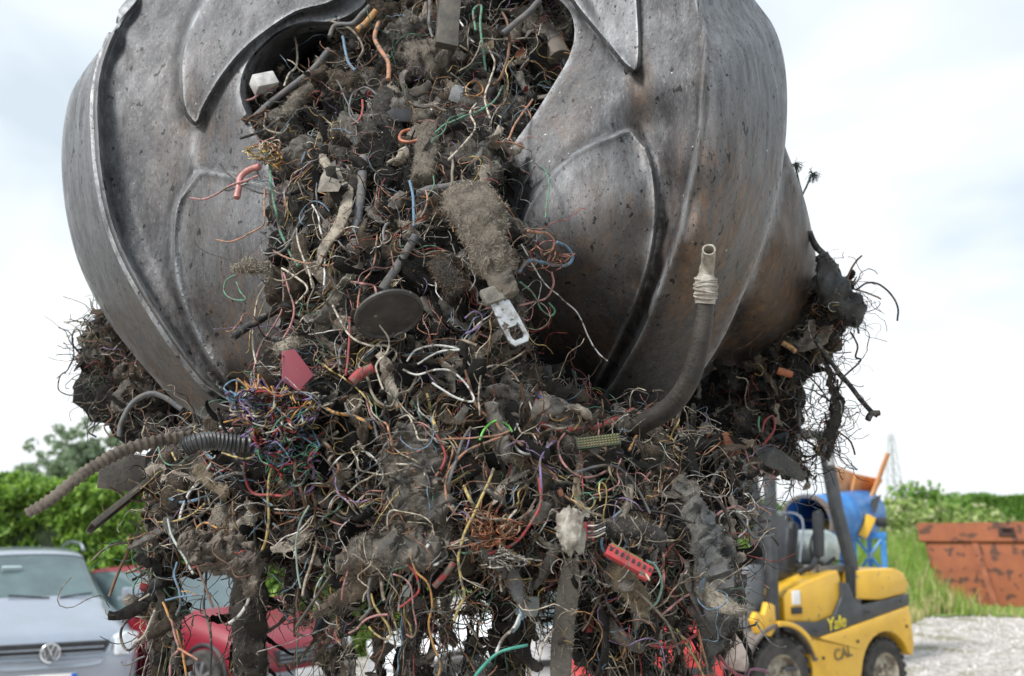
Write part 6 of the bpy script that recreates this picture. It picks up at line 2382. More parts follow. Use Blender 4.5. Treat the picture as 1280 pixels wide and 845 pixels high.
# flaps, mats and larger rags
strip('rubber_mat', 'mat', 'large dark rubber mat flap hanging in the centre of the load', [(520, 535), (515, 575), (512, 615), (520, 655), (528, 700)], [50, 84, 78, 96, 62], Y=2.19, m=m_rubber2, thick=0.22, amp=0.62, seed=51, sides=44, twist=0.6, sm=14, freq=34, fuzz=2600)
land(515, 620, 'the dark rubber mat')
strip('rubber_mat', 'mat', 'folded brown mat edge sticking out left under the large rubber mat', [(438, 690), (470, 682), (505, 690), (545, 690)], [26, 40, 46, 40], Y=2.15, m=m_rubber2, thick=0.3, amp=0.7, seed=52, sides=30, twist=0.5, sm=12, freq=50, fuzz=1600)
strip('hanging_rag', 'rag', 'big blue-grey felt rag hanging down the right edge of the load beside the forklift cowl', [(846, 598), (868, 640), (884, 690), (892, 740), (886, 790), (880, 840)], [14, 34, 44, 52, 36, 8], Y=[2.4, 2.38, 2.36, 2.35, 2.36, 2.38], m=m_greyrag, thick=0.4, amp=0.9, seed=53, sides=36, twist=1.0, sm=12, freq=44, fuzz=3000)
land(886, 710, 'the big blue-grey hanging rag')
strip('hanging_rag', 'rag', 'second blue-grey rag fold hanging right of the big one, nearest the yellow bracket', [(900, 660), (908, 700), (910, 740), (904, 790), (900, 825)], [10, 26, 36, 30, 10], Y=2.42, m=m_greyrag, thick=0.4, amp=0.9, seed=54, sides=30, twist=0.9, sm=12, freq=50, fuzz=2200)
strip('pale_strip', 'strip', 'pale leathery strip pointing right in front of the yellow bracket', [(868, 736), (886, 744), (906, 756), (924, 764), (934, 760)], [6, 24, 22, 12, 3], Y=2.26, m=m_pale, thick=0.16, amp=0.25, seed=55, sides=16, twist=0.2)
land(905, 756, 'the pale leathery strip')
strip('pale_strip', 'strip', 'long pale torn strip hanging left of the upright grey tube', [(403, 194), (412, 215), (430, 238), (432, 262), (420, 288), (404, 312), (396, 338)], [10, 14, 20, 18, 20, 22, 8], off=0.10, m=m_pale, thick=0.3, amp=0.5, seed=56, sides=18, twist=0.8, freq=80)
land(418, 265, 'the long pale torn strip')
strip('pale_strip', 'strip', 'flat grey-brown strap hanging straight down below the crumpled white plastic', [(714, 700), (712, 730), (706, 770), (702, 810), (700, 860), (700, 920)], [16, 28, 26, 26, 24, 24], Y=2.22, m=mat('grey_brown_strap', (0.11, 0.098, 0.082), 0.85, c2=(0.07, 0.062, 0.052), scale=20, bump=0.5, bscale=110), thick=0.12, amp=0.12, seed=57, sides=16, twist=0.35)
land(706, 780, 'the flat grey-brown strap')
strip('hanging_rag', 'rag', 'crumpled grey-brown cloth hanging at lower left above the red car bonnet', [(228, 672), (255, 690), (290, 694), (312, 712), (318, 742)], [20, 44, 50, 44, 12], Y=2.26, m=mat('grey_brown_cloth', (0.16, 0.135, 0.11), 0.9, c2=(0.085, 0.07, 0.058), scale=26, bump=0.8, bscale=90), thick=0.5, amp=1.2, seed=58, sides=40, twist=1.6, sm=14, freq=60, fuzz=1800)
land(280, 700, 'the crumpled grey-brown cloth')
strip('hanging_rag', 'rag', 'long dark brown rag hanging between the cloth and the narrow bar', [(306, 690), (312, 740), (311, 790), (314, 840), (312, 900)], [40, 44, 42, 40, 36], Y=2.48, m=mat('black_brown_rag', (0.022, 0.019, 0.016), 0.95, c2=(0.04, 0.033, 0.027), scale=20, bump=1.0, bscale=80), thick=0.5, amp=0.6, seed=59, sides=24, twist=0.4, freq=44)
strip('hanging_rag', 'rag', 'black fabric bag caught on the rear right tine, highest on the right side', [(1022, 322), (1032, 345), (1046, 368), (1062, 388), (1066, 410)], [14, 36, 40, 38, 14], Y=3.3, m=mat('black_bag', (0.022, 0.023, 0.024), 0.45, c2=(0.05, 0.05, 0.048), scale=14, bump=0.6), thick=0.6, amp=0.7, seed=60, sides=22, twist=0.8, freq=34)
land(1046, 372, 'the black fabric bag')
strip('hanging_rag', 'rag', 'dark flap pointing down-right just above the forklift roof', [(940, 562), (962, 572), (985, 584), (1004, 598)], [14, 26, 24, 12], Y=3.2, m=m_greyrag, thick=0.3, amp=0.5, seed=61, sides=18, freq=50)
strip('hanging_rag', 'rag', 'tattered dark streamer hanging free at right above the forklift post', [(1030, 440), (1036, 475), (1046, 505), (1040, 540), (1034, 572)], [6, 8, 16, 14, 5], Y=3.3, m=m_feltd, thick=0.5, amp=1.2, seed=62, sides=14, freq=90)
land(1040, 510, 'the tattered dark streamer')
strip('hanging_rag', 'rag', 'brown torn sheet at lower left centre, beside the narrow dark bar', [(392, 770), (420, 752), (448, 735), (470, 720)], [8, 20, 26, 14], Y=2.26, m=mat('brown_sheet', (0.13, 0.10, 0.07), 0.9, c2=(0.08, 0.062, 0.045), scale=24, bump=0.6), thick=0.25, amp=0.5, seed=63, sides=16)
strip('hanging_rag', 'rag', 'tan fibrous scrap under the red connector strip', [(768, 705), (782, 728), (800, 752), (806, 772)], [22, 32, 26, 8], Y=2.22, m=mat('tan_scrap', (0.24, 0.19, 0.12), 0.9, c2=(0.14, 0.11, 0.07), scale=40, bump=0.9, bscale=120), thick=0.25, amp=0.5, seed=64, sides=18, freq=90)
strip('hanging_rag', 'rag', 'pale torn cloth beside the maroon plastic shard', [(334, 446), (350, 436), (368, 428), (378, 424)], [8, 18, 16, 8], Y=2.24, m=m_pale, thick=0.4, amp=0.6, seed=65, sides=16, freq=90)
strip('hanging_rag', 'rag', 'grey sheath end lying over the foot of the load, right of centre', [(736, 748), (705, 702), (720, 700)], [8, 10, 6], Y=2.2, m=m_felt, seed=66) if False else None
strip('rubber_sheath', 'cable sheath', 'thick dark sheath slanting down-right below the copper wire bundle', [(598, 684), (622, 702), (640, 722), (650, 748), (655, 760)], [14, 17, 18, 15, 8], Y=2.17, m=m_dusty, thick=0.8, amp=0.35, seed=67, sides=16, twist=0.3)
strip('rubber_sheath', 'cable sheath', 'thick fuzzy black sheath above the red connector strip', [(730, 672), (760, 660), (795, 662), (826, 676)], [16, 24, 26, 22], Y=2.2, m=m_feltd, thick=0.8, amp=0.35, seed=68, sides=18)
# crumpled white plastic
cw_ = NB()
V, F = clump(P(714, 665, 2.14), (0.026, 0.012, 0.040), 404, None, 0.6, f0=4.2, tmpl=4)
o = mesh_obj('crumpled_plastic', V, F, mat('dirty_white_plastic', (0.40, 0.38, 0.33), 0.7, c2=(0.2, 0.17, 0.14), scale=40, bump=0.6), None, True)
tag(o, 'crumpled dirty white plastic piece right of the copper wire bundle', 'plastic')
land(714, 665, 'the crumpled white plastic')
V, F = clump(P(694, 706, 2.14) , (0.016, 0.008, 0.012), 405, None, 0.5, f0=4.2, tmpl=4)
# white block beside left tine
o = MB().box((0, 0, 0), (0.070, 0.05, 0.045), bev=0.004).build('foam_block', mat('white_foam', (0.62, 0.62, 0.60), 0.8, c2=(0.4, 0.38, 0.36), scale=30), None, True, 35,
              M=Matrix.Translation(P(330, 104, 2.83)) @ Matrix.Rotation(-0.5, 4, 'Y') @ Matrix.Rotation(0.5, 4, 'Z'))
tag(o, 'white foam block wedged inside the gap of the left tine', 'foam block')
land(330, 104, 'the white foam block')
# grey chips in the upper load
for k, (px, py, w_, h_, rr_, lb, cc) in enumerate(((571, 117, .036, .05, .35, 'pale grey plastic tab below the square beam', (0.30, 0.31, 0.32)), (500, 144, .075, .036, 0.05, 'dark glassy lens-like cover left of the upright fluffy roll', (0.06, 0.065, 0.075)),
                                         (598, 98, .05, .012, -.5, 'narrow grey clip to the right of the pale grey tab', (0.16, 0.17, 0.18)), (660, 757, .05, .045, .1, 'greasy clear plastic scrap at the end of the dark sheath', (0.18, 0.20, 0.20)),
                                         (508, 738, .018, .026, .1, 'tiny pale connector hanging under the large rubber mat', (0.42, 0.46, 0.45)), (620, 168, .02, .02, .3, 'small yellowish plastic nub near the grey cable stub', (0.34, 0.3, 0.12)))):
    mb = MB().prism([(-w_ / 2, -h_ / 2), (w_ * 0.4, -h_ / 2), (w_ / 2, -h_ * 0.1), (w_ * 0.45, h_ / 2), (-w_ * 0.3, h_ * 0.46), (-w_ / 2, h_ * 0.2)], -0.004, 0.004, axis='y', bev=0.002)
    o = mb.build('plastic_chip', mat('chip_%d' % k, cc, 0.4, c2=tuple(x * 0.6 for x in cc), scale=30), None, True, 30, M=Matrix.Translation(P(px, py, yof(px, py, 0.06))) @ Matrix.Rotation(rr_, 4, 'Y') @ Matrix.Rotation(0.3, 4, 'X'))
    tag(o, lb, 'plastic piece', 'plastic chips in the load')

# circuit strip and red connector
cs = MB().box((0, 0, 0), (0.10, 0.006, 0.030), bev=0.001)
M_cs = Matrix.Translation(P(748, 552, 2.26)) @ Matrix.Rotation(-0.12, 4, 'Y') @ Matrix.Rotation(-0.5, 4, 'X')
o = cs.build('circuit_strip', mat('dark_green_board', (0.03, 0.045, 0.02), 0.5), None, True, 30, M=M_cs)
tag(o, 'dark green perforated circuit strip under the thick red cable', 'circuit strip')
dm = MB()
for i in range(14):
    for j in range(4):
        dm.box((-0.044 + i * 0.0068, -0.0042, -0.010 + j * 0.0066), (0.003, 0.003, 0.003))
q = dm.build('solder_dots', mat('tarnished_gold', (0.25, 0.2, 0.08), 0.4, 0.6), None, False, 30, M=M_cs)
q.parent = o
land(748, 552, 'the dark green circuit strip')


def connector(px, py, Y, ang, L_, label, pins=8):
    M = Matrix.Translation(P(px, py, Y)) @ Matrix.Rotation(ang, 4, 'Y') @ Matrix.Rotation(-0.4, 4, 'X')
    mb = MB().box((0, 0, 0), (L_, 0.018, 0.026), bev=0.002)
    mb.box((L_ * 0.38, 0, -0.014), (L_ * 0.2, 0.014, 0.012), bev=0.001)
    o = mb.build('terminal_strip', mat('red_plastic', (0.46, 0.045, 0.05), 0.45, c2=(0.30, 0.05, 0.05), scale=45, c3=(0.14, 0.11, 0.09), s3=70, t3=0.60), None, True, 30, M=M)
    tag(o, label, 'connector')
    pn = MB()
    for i in range(pins):
        pn.box((-L_ * 0.44 + i * L_ * 0.88 / (pins - 1), -0.0092, 0.002), (L_ / pins * 0.42, 0.004, 0.009), bev=0.0005)
    q = pn.build('sockets', M_black, None, False, 30, M=M)
    q.parent = o
    mt = MB().box((-L_ * 0.12, -0.004, 0.015), (L_ * 0.72, 0.006, 0.005), bev=0.001)
    q = mt.build('contact_rail', mat('tarnished_gold', (0.25, 0.2, 0.08)), None, True, 30, M=M)
    q.parent = o
    return o


connector(786, 702, 2.16, 0.50, 0.105, 'bright red terminal strip slanting at the right of the load')
land(786, 702, 'the red terminal strip')
connector(733, 664, 2.17, 1.50, 0.040, 'small upright red connector with black and white wires', pins=4)
for k in range(5):
    W('short %s lead plugged into the small red connector, %s of the five' % (('white', 'black', 'white', 'grey', 'cream')[k], ('topmost', 'second', 'middle', 'fourth', 'lowest')[k]), ('white', 'black', 'white', 'grey', 'cream')[k], 1.6,
      [(735, 657 + k * 3.6), (746, 656 + k * 3.6), (757, 651 + k * 3.4)], Y=2.16, group='leads of the small red connector')

# copper bundle
def bundle(label, cx, cy, rx, ry, n, cols, seed, Y, r=(0.0008, 0.0014), name='wire_bundle', cat='wire bundle'):
    rg = np.random.RandomState(seed)
    nb = NB()
    for k in range(n):
        m = 14
        a = rg.rand() * 6.28 + np.cumsum(rg.normal(size=m) * 0.75 + rg.choice([-1, 1]) * rg.uniform(0, 0.6))
        st_ = rg.uniform(0.16, 0.42)
        u_, v_ = rg.normal() * 0.5, rg.normal() * 0.5
        us, vs_ = [], []
        for q in range(m):
            u_ += math.cos(a[q]) * st_
            v_ += math.sin(a[q]) * st_
            d_ = math.hypot(u_, v_)
            lim = 1.0 + 0.3 * math.sin(3 * math.atan2(v_, u_) + seed)
            if d_ > lim and rg.rand() > 0.12:
                u_, v_ = u_ * lim / d_, v_ * lim / d_
            us.append(u_)
            vs_.append(v_)
        px = cx + np.array(us) * rx
        py = cy + np.array(vs_) * ry
        yy = Y - 0.02 - 0.035 * rg.rand() + 0.02 * np.sin(a * 1.3) + 0.012 * rg.normal(size=m)
        path = smooth_path(PA(px, py, yy), 4)
        V, F, T = tube(path, rg.uniform(*r), 5)
        nb.add(V, F, np.array(cols[rg.randint(len(cols))]) * rg.uniform(0.7, 1.2))
    return tag(nb.build(name, mat('wire_insulation', (1, 1, 1))), label, cat)


WC = WIRE
bundle('tangled bundle of fine copper wires at the centre right of the load', 612, 662, 30, 22, 46, [(0.5, 0.22, 0.12), (0.55, 0.3, 0.18), (0.4, 0.14, 0.07), (0.6, 0.4, 0.28)], 71, 2.2, (0.0007, 0.0012))
land(612, 662, 'the fine copper wire bundle')
bundle('big nest of tangled coloured wires at the left of the load', 345, 520, 46, 36, 120, [WC[k] for k in ('purple', 'pink', 'yellow', 'blue', 'white', 'green', 'red', 'black', 'orange', 'cream', 'purple', 'grey')], 72, 2.22, (0.0012, 0.0021))
bundle('lower part of the coloured nest, mostly green and blue wires', 362, 572, 34, 28, 46, [WC[k] for k in ('green', 'green', 'blue', 'black', 'purple', 'red', 'grey')], 73, 2.22, (0.0011, 0.0018))
land(345, 530, 'the coloured wire nest')
bundle('pinkish copper braid beside the left tine, under the foam block', 334, 190, 20, 14, 26, [(0.5, 0.25, 0.15), (0.5, 0.3, 0.1), WC['cream'], WC['yellow'], WC['pink']], 74, 2.60, (0.001, 0.002))
land(334, 192, 'the pinkish copper braid')
bundle('curly white wires crowded right of the felt sleeve tab', 680, 320, 22, 22, 12, [WC['copper'], WC['brown'], WC['grey'], WC['pink']], 75, 2.42, (0.001, 0.0018))
bundle('shiny bare wires under the copper bundle, above the dark sheath', 632, 700, 22, 10, 20, [(0.5, 0.48, 0.44), (0.3, 0.28, 0.25)], 76, 2.17, (0.0008, 0.0014))

# ---- loose wires, traced one by one
tr = [
    ('upper loop of the bare white wire pair right of the oval disc', 'white', 1.9, [(508, 452), (520, 438), (545, 432), (574, 437), (548, 440), (522, 455)], 0.12),
    ('bare white wire bent to a sharp corner below the oval disc', 'white', 2.1, [(505, 462), (522, 468), (545, 461), (566, 464), (584, 482), (591, 501), (570, 497), (541, 477)], 0.13),
    ('tan wire curving from the oval disc down to a hook', 'cream', 2.2, [(416, 382), (426, 400), (438, 420), (458, 430), (482, 432), (495, 440), (492, 452)], 0.12),
    ('cream wire hanging in an S under the oval disc', 'cream', 2.0, [(474, 405), (486, 424), (484, 440), (470, 455), (472, 470), (478, 486)], 0.14),
    ('thick pinkish-red cable across the right of the load, above the circuit strip', 'red', 4.0, [(672, 529), (695, 536), (722, 537), (752, 531), (776, 522), (792, 513)], 0.08),
    ('grey lead crossing the thick red cable end', 'grey', 2.0, [(764, 514), (785, 517), (806, 524), (824, 530)], 0.10),
    ('pink wire hanging in a broad U below the thick red cable', 'pink', 2.4, [(706, 541), (697, 556), (703, 578), (722, 594), (745, 595), (766, 583)], 0.08),
    ('red wire curving out of the small red connector side', 'red', 3.0, [(674, 598), (676, 628), (664, 655), (642, 680), (610, 692)], 0.09),
    ('brown cable arc at the upper centre right, rising from the rubber mat', 'copper', 2.6, [(636, 545), (612, 552), (585, 562), (565, 582), (557, 605), (560, 628), (570, 642)], 0.09),
    ('long yellow wire falling past the copper bundle', 'yellow', 2.6, [(617, 587), (606, 612), (594, 640), (580, 668), (573, 695), (576, 722), (580, 745), (572, 762), (568, 775)], 0.12),
    ('thick red stub left of the long yellow wire', 'red', 5.0, [(543, 733), (554, 720), (566, 703)], 0.10),
    ('orange wire dangling below the thick red stub', 'orange', 2.0, [(512, 695), (520, 715), (536, 730), (541, 755), (537, 780), (541, 805), (550, 830), (547, 850)], 0.12),
    ('crimson wire looping at the lower centre, left of the orange wire', 'red', 2.2, [(506, 700), (520, 718), (524, 738), (512, 750), (500, 758)], 0.12),
    ('pink wire arching over the gap at the lower centre', 'pink', 2.2, [(436, 791), (446, 786), (456, 776), (470, 770), (485, 768)], 0.14),
    ('pink wire hanging in a long hook left of the orange wire', 'pink', 1.7, [(492, 717), (504, 722), (514, 735), (516, 760), (520, 785), (516, 796), (508, 793)], 0.13),
    ('yellow wire hooking under the pink arch', 'yellow', 2.0, [(463, 742), (468, 758), (478, 772), (485, 782), (488, 796), (480, 799), (468, 792), (461, 784)], 0.14),
    ('grey cable dropping from the folded mat edge', 'grey', 3.0, [(463, 722), (461, 740), (464, 757), (457, 768), (450, 776)], 0.12),
    ('red wire forming a deep bowl inside the coloured nest', 'red', 2.8, [(306, 578), (306, 598), (316, 616), (336, 620), (358, 620), (372, 605), (382, 585), (394, 565)], 0.10),
    ('long yellow wire dropping out of the coloured nest', 'yellow', 2.5, [(350, 538), (350, 560), (338, 590), (334, 620), (336, 650), (333, 675), (327, 690)], 0.12),
    ('pale green wire hanging straight below the coloured nest', (0.28, 0.36, 0.32), 2.0, [(386, 632), (376, 650), (370, 680), (372, 710), (376, 735)], 0.12),
    ('yellow wire curling around the mouth of the corrugated conduit', 'yellow', 2.0, [(322, 530), (318, 548), (322, 562), (310, 572), (292, 570), (276, 566)], 0.14),
    ('yellow loop hanging left of the corrugated conduit mouth', 'yellow', 2.0, [(215, 566), (222, 580), (214, 598), (222, 612), (236, 616)], 0.06),
    ('yellow strand running left over the dusty flat bar', 'yellow', 2.0, [(196, 653), (216, 652), (236, 645), (252, 634), (256, 630)], 0.10),
    ('orange loop left of the crumpled grey-brown cloth', 'orange', 2.2, [(272, 660), (256, 654), (246, 662), (252, 676), (268, 674)], 0.10),
    ('green-white lead falling from the dusty flat bar', (0.33, 0.38, 0.35), 2.6, [(210, 648), (214, 668), (226, 690), (242, 718)], 0.12),
    ('light blue wire hanging in the lower left column', 'blue', 2.4, [(221, 704), (218, 720), (224, 738), (225, 755), (220, 768)], 0.10),
    ('light blue wire crossing the hanging light blue one', 'blue', 2.0, [(206, 750), (222, 746), (240, 744), (262, 742)], 0.12),
    ('black cord hanging down the middle of the red car gap', 'black', 2.4, [(258, 712), (256, 735), (255, 760), (262, 785), (264, 810), (264, 860)], 0.16),
    ('orange and yellow pair, the yellow one, dangling at lower left', 'orange', 2.2, [(203, 752), (210, 768), (219, 785), (224, 805), (230, 828), (234, 850)], 0.12),
    ('salmon wire forking beside the dangling orange one', 'pink', 2.2, [(214, 776), (219, 798), (223, 812), (213, 824), (212, 850)], 0.13),
    ('short salmon branch reaching right at lower left', 'copper', 2.2, [(222, 811), (232, 817), (242, 822), (248, 826)], 0.14),
    ('white wire curving over the red car headlight', 'white', 2.8, [(313, 734), (309, 752), (300, 768), (286, 778)], 0.14),
    ('pale wire bending left over the silver car lamp', 'cream', 2.0, [(186, 742), (172, 752), (160, 765), (153, 778)], 0.10),
    ('cream wire running down-left across the silver car lamp', 'cream', 2.2, [(194, 764), (186, 780), (178, 795), (168, 803)], 0.12),
    ('black hooked wire in front of the silver car lamp', 'black', 2.6, [(176, 768), (164, 772), (152, 786), (152, 802), (160, 812), (172, 804)], 0.10),
    ('pale grey wire at the foot of the silver car lamp', 'grey', 1.8, [(150, 828), (153, 831), (162, 830), (172, 824), (182, 820)], 0.12),
    ('salmon pink cable reaching left over the left tine, thick one', (0.46, 0.19, 0.17), 5.0, [(325, 208), (312, 212), (302, 220), (299, 232), (296, 248)], 0.18),
    ('thin salmon wire reaching far left over the left tine', 'pink', 2.1, [(322, 220), (306, 226), (288, 232), (272, 242), (255, 249), (238, 247)], 0.20),
    ('copper strand hanging beside the thick salmon cable', 'copper', 1.7, [(330, 236), (330, 256), (330, 280), (312, 292), (290, 303), (270, 300)], 0.16),
    ('green wire curl on the left tine above the short black rod', 'green', 1.7, [(298, 342), (284, 350), (281, 365), (292, 374), (306, 374), (300, 364), (296, 352)], 0.14),
    ('pale pink wire falling beside the short black rod', 'pink', 2.0, [(352, 338), (354, 362), (352, 385), (340, 410), (324, 435), (318, 462), (320, 488)], 0.10),
    ('second pale wire falling left of the maroon shard', 'cream', 2.0, [(338, 330), (334, 350), (322, 372), (318, 400), (316, 430), (320, 455)], 0.11),
    ('pink wire zigzagging down to the maroon shard', 'pink', 2.0, [(354, 340), (362, 365), (368, 388), (362, 410), (354, 425), (356, 442)], 0.12),
    ('cream bent wire pair above the maroon shard', 'cream', 2.2, [(352, 335), (366, 345), (384, 362), (370, 380)], 0.14),
    ('tan wire loop left of the long pale strip', 'cream', 2.0, [(370, 286), (374, 310), (386, 340), (390, 360)], 0.12),
    ('thin green wire hanging down the right tine', 'green', 1.5, [(678, 206), (683, 216), (687, 232), (684, 252), (682, 272)], 0.16),
    ('long thin white wire trailing over the right tine to a point', 'white', 1.6, [(652, 305), (668, 335), (684, 358), (704, 375), (722, 392), (734, 418), (748, 440), (760, 451)], 0.14),
    ('thick blue wire loop right of the felt sleeve', 'blue', 3.4, [(648, 340), (660, 326), (676, 328), (694, 332), (710, 330), (716, 320), (708, 308), (696, 303)], 0.16),
    ('brown wire arching over the blue loop', 'copper', 2.6, [(660, 288), (672, 290), (684, 292), (692, 302), (690, 314), (680, 318)], 0.17),
    ('pink wire curving under the blue loop', 'pink', 2.2, [(690, 340), (692, 356), (684, 372), (668, 378), (648, 381)], 0.15),
    ('small green wire loop under the blue loop', 'green', 2.2, [(650, 352), (664, 366), (676, 386), (688, 394), (694, 388), (686, 378)], 0.15),
    ('lilac wire arch left of the slotted metal tab', 'purple', 2.0, [(580, 398), (590, 390), (600, 392), (602, 402), (594, 412), (582, 418)], 0.12),
    ('red tube end left of the bare white wires', 'red', 8.0, [(440, 478), (450, 468), (466, 460)], 0.10),
    ('dark red wire standing left of the red tube end', 'red', 2.4, [(432, 470), (436, 445), (437, 420), (436, 396)], 0.10),
    ('blue-grey wires rising between the grey tubes', 'blue', 3.0, [(516, 282), (516, 262), (515, 242), (512, 226)], 0.12),
    ('red-brown wire left of the blue-grey wire', 'copper', 2.0, [(526, 272), (532, 262), (534, 250), (532, 238)], 0.12),
    ('mustard stub at the top of the load', 'orange', 5.0, [(446, 38), (458, 28), (470, 14)], 0.10),
    ('thick brown wire winding down from the top of the load', 'copper', 3.6, [(474, 28), (468, 46), (476, 62), (486, 80), (486, 100)], 0.12),
    ('pale blue wire falling in the upper left of the load', 'blue', 3.2, [(428, 46), (432, 62), (436, 78), (444, 88)], 0.12),
    ('grey cable arching from the upper left of the load', 'grey', 3.5, [(412, 46), (420, 32), (440, 30), (452, 18), (462, 8)], 0.12),
    ('teal wire hooked over the top of the load', 'green', 2.6, [(594, 38), (592, 14), (602, 8), (600, 32), (604, 60), (608, 88)], 0.10),
    ('green wire crossing the upper right of the load', 'green', 2.4, [(628, 108), (618, 126), (600, 138), (578, 146), (556, 156), (545, 166)], 0.12),
    ('cream wire S-curve below the teal wire', 'cream', 2.2, [(610, 58), (618, 78), (612, 100), (606, 122), (612, 148)], 0.12),
    ('pale wire crossing the green one at the upper right', 'cream', 2.2, [(560, 200), (580, 178), (594, 160), (588, 142), (596, 130)], 0.13),
    ('copper-red wire along the right tine edge', 'copper', 2.4, [(634, 176), (642, 160), (650, 146), (660, 132), (666, 124)], 0.12),
    ('copper wire pointing right across the right tine edge', 'copper', 2.0, [(610, 172), (622, 178), (638, 178), (656, 184)], 0.14),
    ('orange-red loop in the upper middle of the load', (0.42, 0.14, 0.07), 3.4, [(512, 162), (502, 166), (500, 174), (510, 177), (522, 175)], 0.10),
    ('red wire arc in the upper middle of the load', 'red', 2.6, [(452, 125), (453, 138), (449, 150), (440, 156)], 0.12),
    ('pink wire end crossing the gap by the foam block', 'pink', 2.4, [(288, 122), (300, 126), (314, 124), (326, 116), (348, 106)], 0.10),
    ('pale wire standing in the gap of the left tine', 'cream', 2.4, [(355, 108), (362, 92), (370, 84), (372, 66), (369, 48)], 0.06),
    ('blue loop hanging from the fuzzy black sheath', 'blue', 3.0, [(776, 640), (764, 652), (754, 668), (752, 684), (762, 698), (776, 696)], 0.12),
    ('second light blue loop beside the red terminal strip', 'blue', 2.4, [(778, 660), (784, 664), (784, 676), (778, 688)], 0.14),
    ('pale green wire bowing down right of the red terminal strip', (0.22, 0.40, 0.32), 2.6, [(808, 700), (820, 706), (828, 726), (824, 748), (812, 760), (798, 767)], 0.12),
    ('dusty grey cable arching above the fuzzy sheath', 'grey', 2.6, [(722, 590), (742, 584), (768, 582), (788, 598), (802, 620), (812, 642)], 0.10),
    ('thick dusty cable hooking down to the fuzzy sheath', 'dusty', 5.0, [(788, 608), (786, 630), (776, 650), (760, 664)], 0.10),
    ('bright green arc at the top right of the rubber mat', (0.14, 0.45, 0.08), 2.2, [(598, 550), (606, 534), (620, 526), (634, 532), (640, 540)], 0.09),
    ('dark red wire left of the brown cable arc', 'red', 2.4, [(542, 538), (550, 552), (556, 568), (552, 584), (545, 594)], 0.10),
    ('cream wire arching high right of the bare white wires', 'cream', 1.8, [(600, 520), (598, 490), (602, 466), (616, 458), (640, 466), (656, 490), (668, 516)], 0.10),
    ('bright blue wire bundle end under the right tine', (0.06, 0.15, 0.42), 4.0, [(652, 484), (666, 490), (680, 500), (692, 508)], 0.05),
    ('light blue arc beside the bright blue end', 'blue', 2.6, [(676, 516), (684, 502), (700, 498), (714, 508)], 0.09),
    ('yellow wire stub under the right tine', 'yellow', 2.6, [(722, 508), (726, 518), (724, 528), (718, 536)], 0.09),
    ('orange stub right of the circuit strip', 'orange', 3.0, [(786, 564), (791, 552), (797, 542)], 0.08),
    ('teal wire running out to the lower left of the white knot', (0.05, 0.28, 0.22), 3.0, [(594, 845), (608, 828), (622, 816), (640, 810), (660, 806)], 0.12),
    ('white wire knotted above the teal wire', 'white', 3.0, [(620, 816), (628, 798), (642, 784), (650, 768)], 0.14),
    ('cream wire hanging left of the flat grey-brown strap', 'cream', 2.0, [(692, 786), (680, 800), (673, 822), (672, 826)], 0.14),
    ('yellow wire hanging at lower right over the red machine', 'yellow', 2.4, [(846, 786), (856, 800), (868, 822), (880, 846)], 0.12),
    ('copper wire hanging beside the yellow one over the red machine', 'copper', 2.4, [(872, 786), (876, 806), (882, 828), (886, 850)], 0.12),
    ('dark red cable curling over the forklift tyre', (0.28, 0.06, 0.09), 3.0, [(898, 818), (908, 832), (920, 842), (934, 846)], 0.10),
    ('purple wire arching at the forklift tyre', (0.22, 0.09, 0.14), 3.0, [(934, 846), (938, 838), (952, 838), (960, 842)], 0.12),
    ('salmon wire branching near the pale leathery strip', 'pink', 2.2, [(826, 771), (840, 760), (852, 750), (862, 744)], 0.14),
    ('thick red wire crossing under the big grey rag', 'red', 3.0, [(812, 806), (836, 808), (856, 800), (874, 790)], 0.12),
    ('pinkish wire in front of the steering column', 'pink', 2.4, [(897, 644), (908, 636), (922, 632), (934, 638)], 0.16),
    ('dark wire sweeping to the forklift post', 'grey', 2.6, [(920, 640), (934, 660), (944, 672), (966, 668)], 0.12),
]
for k, (lb, c, r_, pts, off) in enumerate(tr):
    if not isinstance(c, str):
        c = mat('insulation_odd_%d' % k, tuple(c), 0.45, c2=tuple(x * 0.6 for x in c), scale=45)
    W(lb, c, r_, pts, off=off, seed=k * 7 + 3)
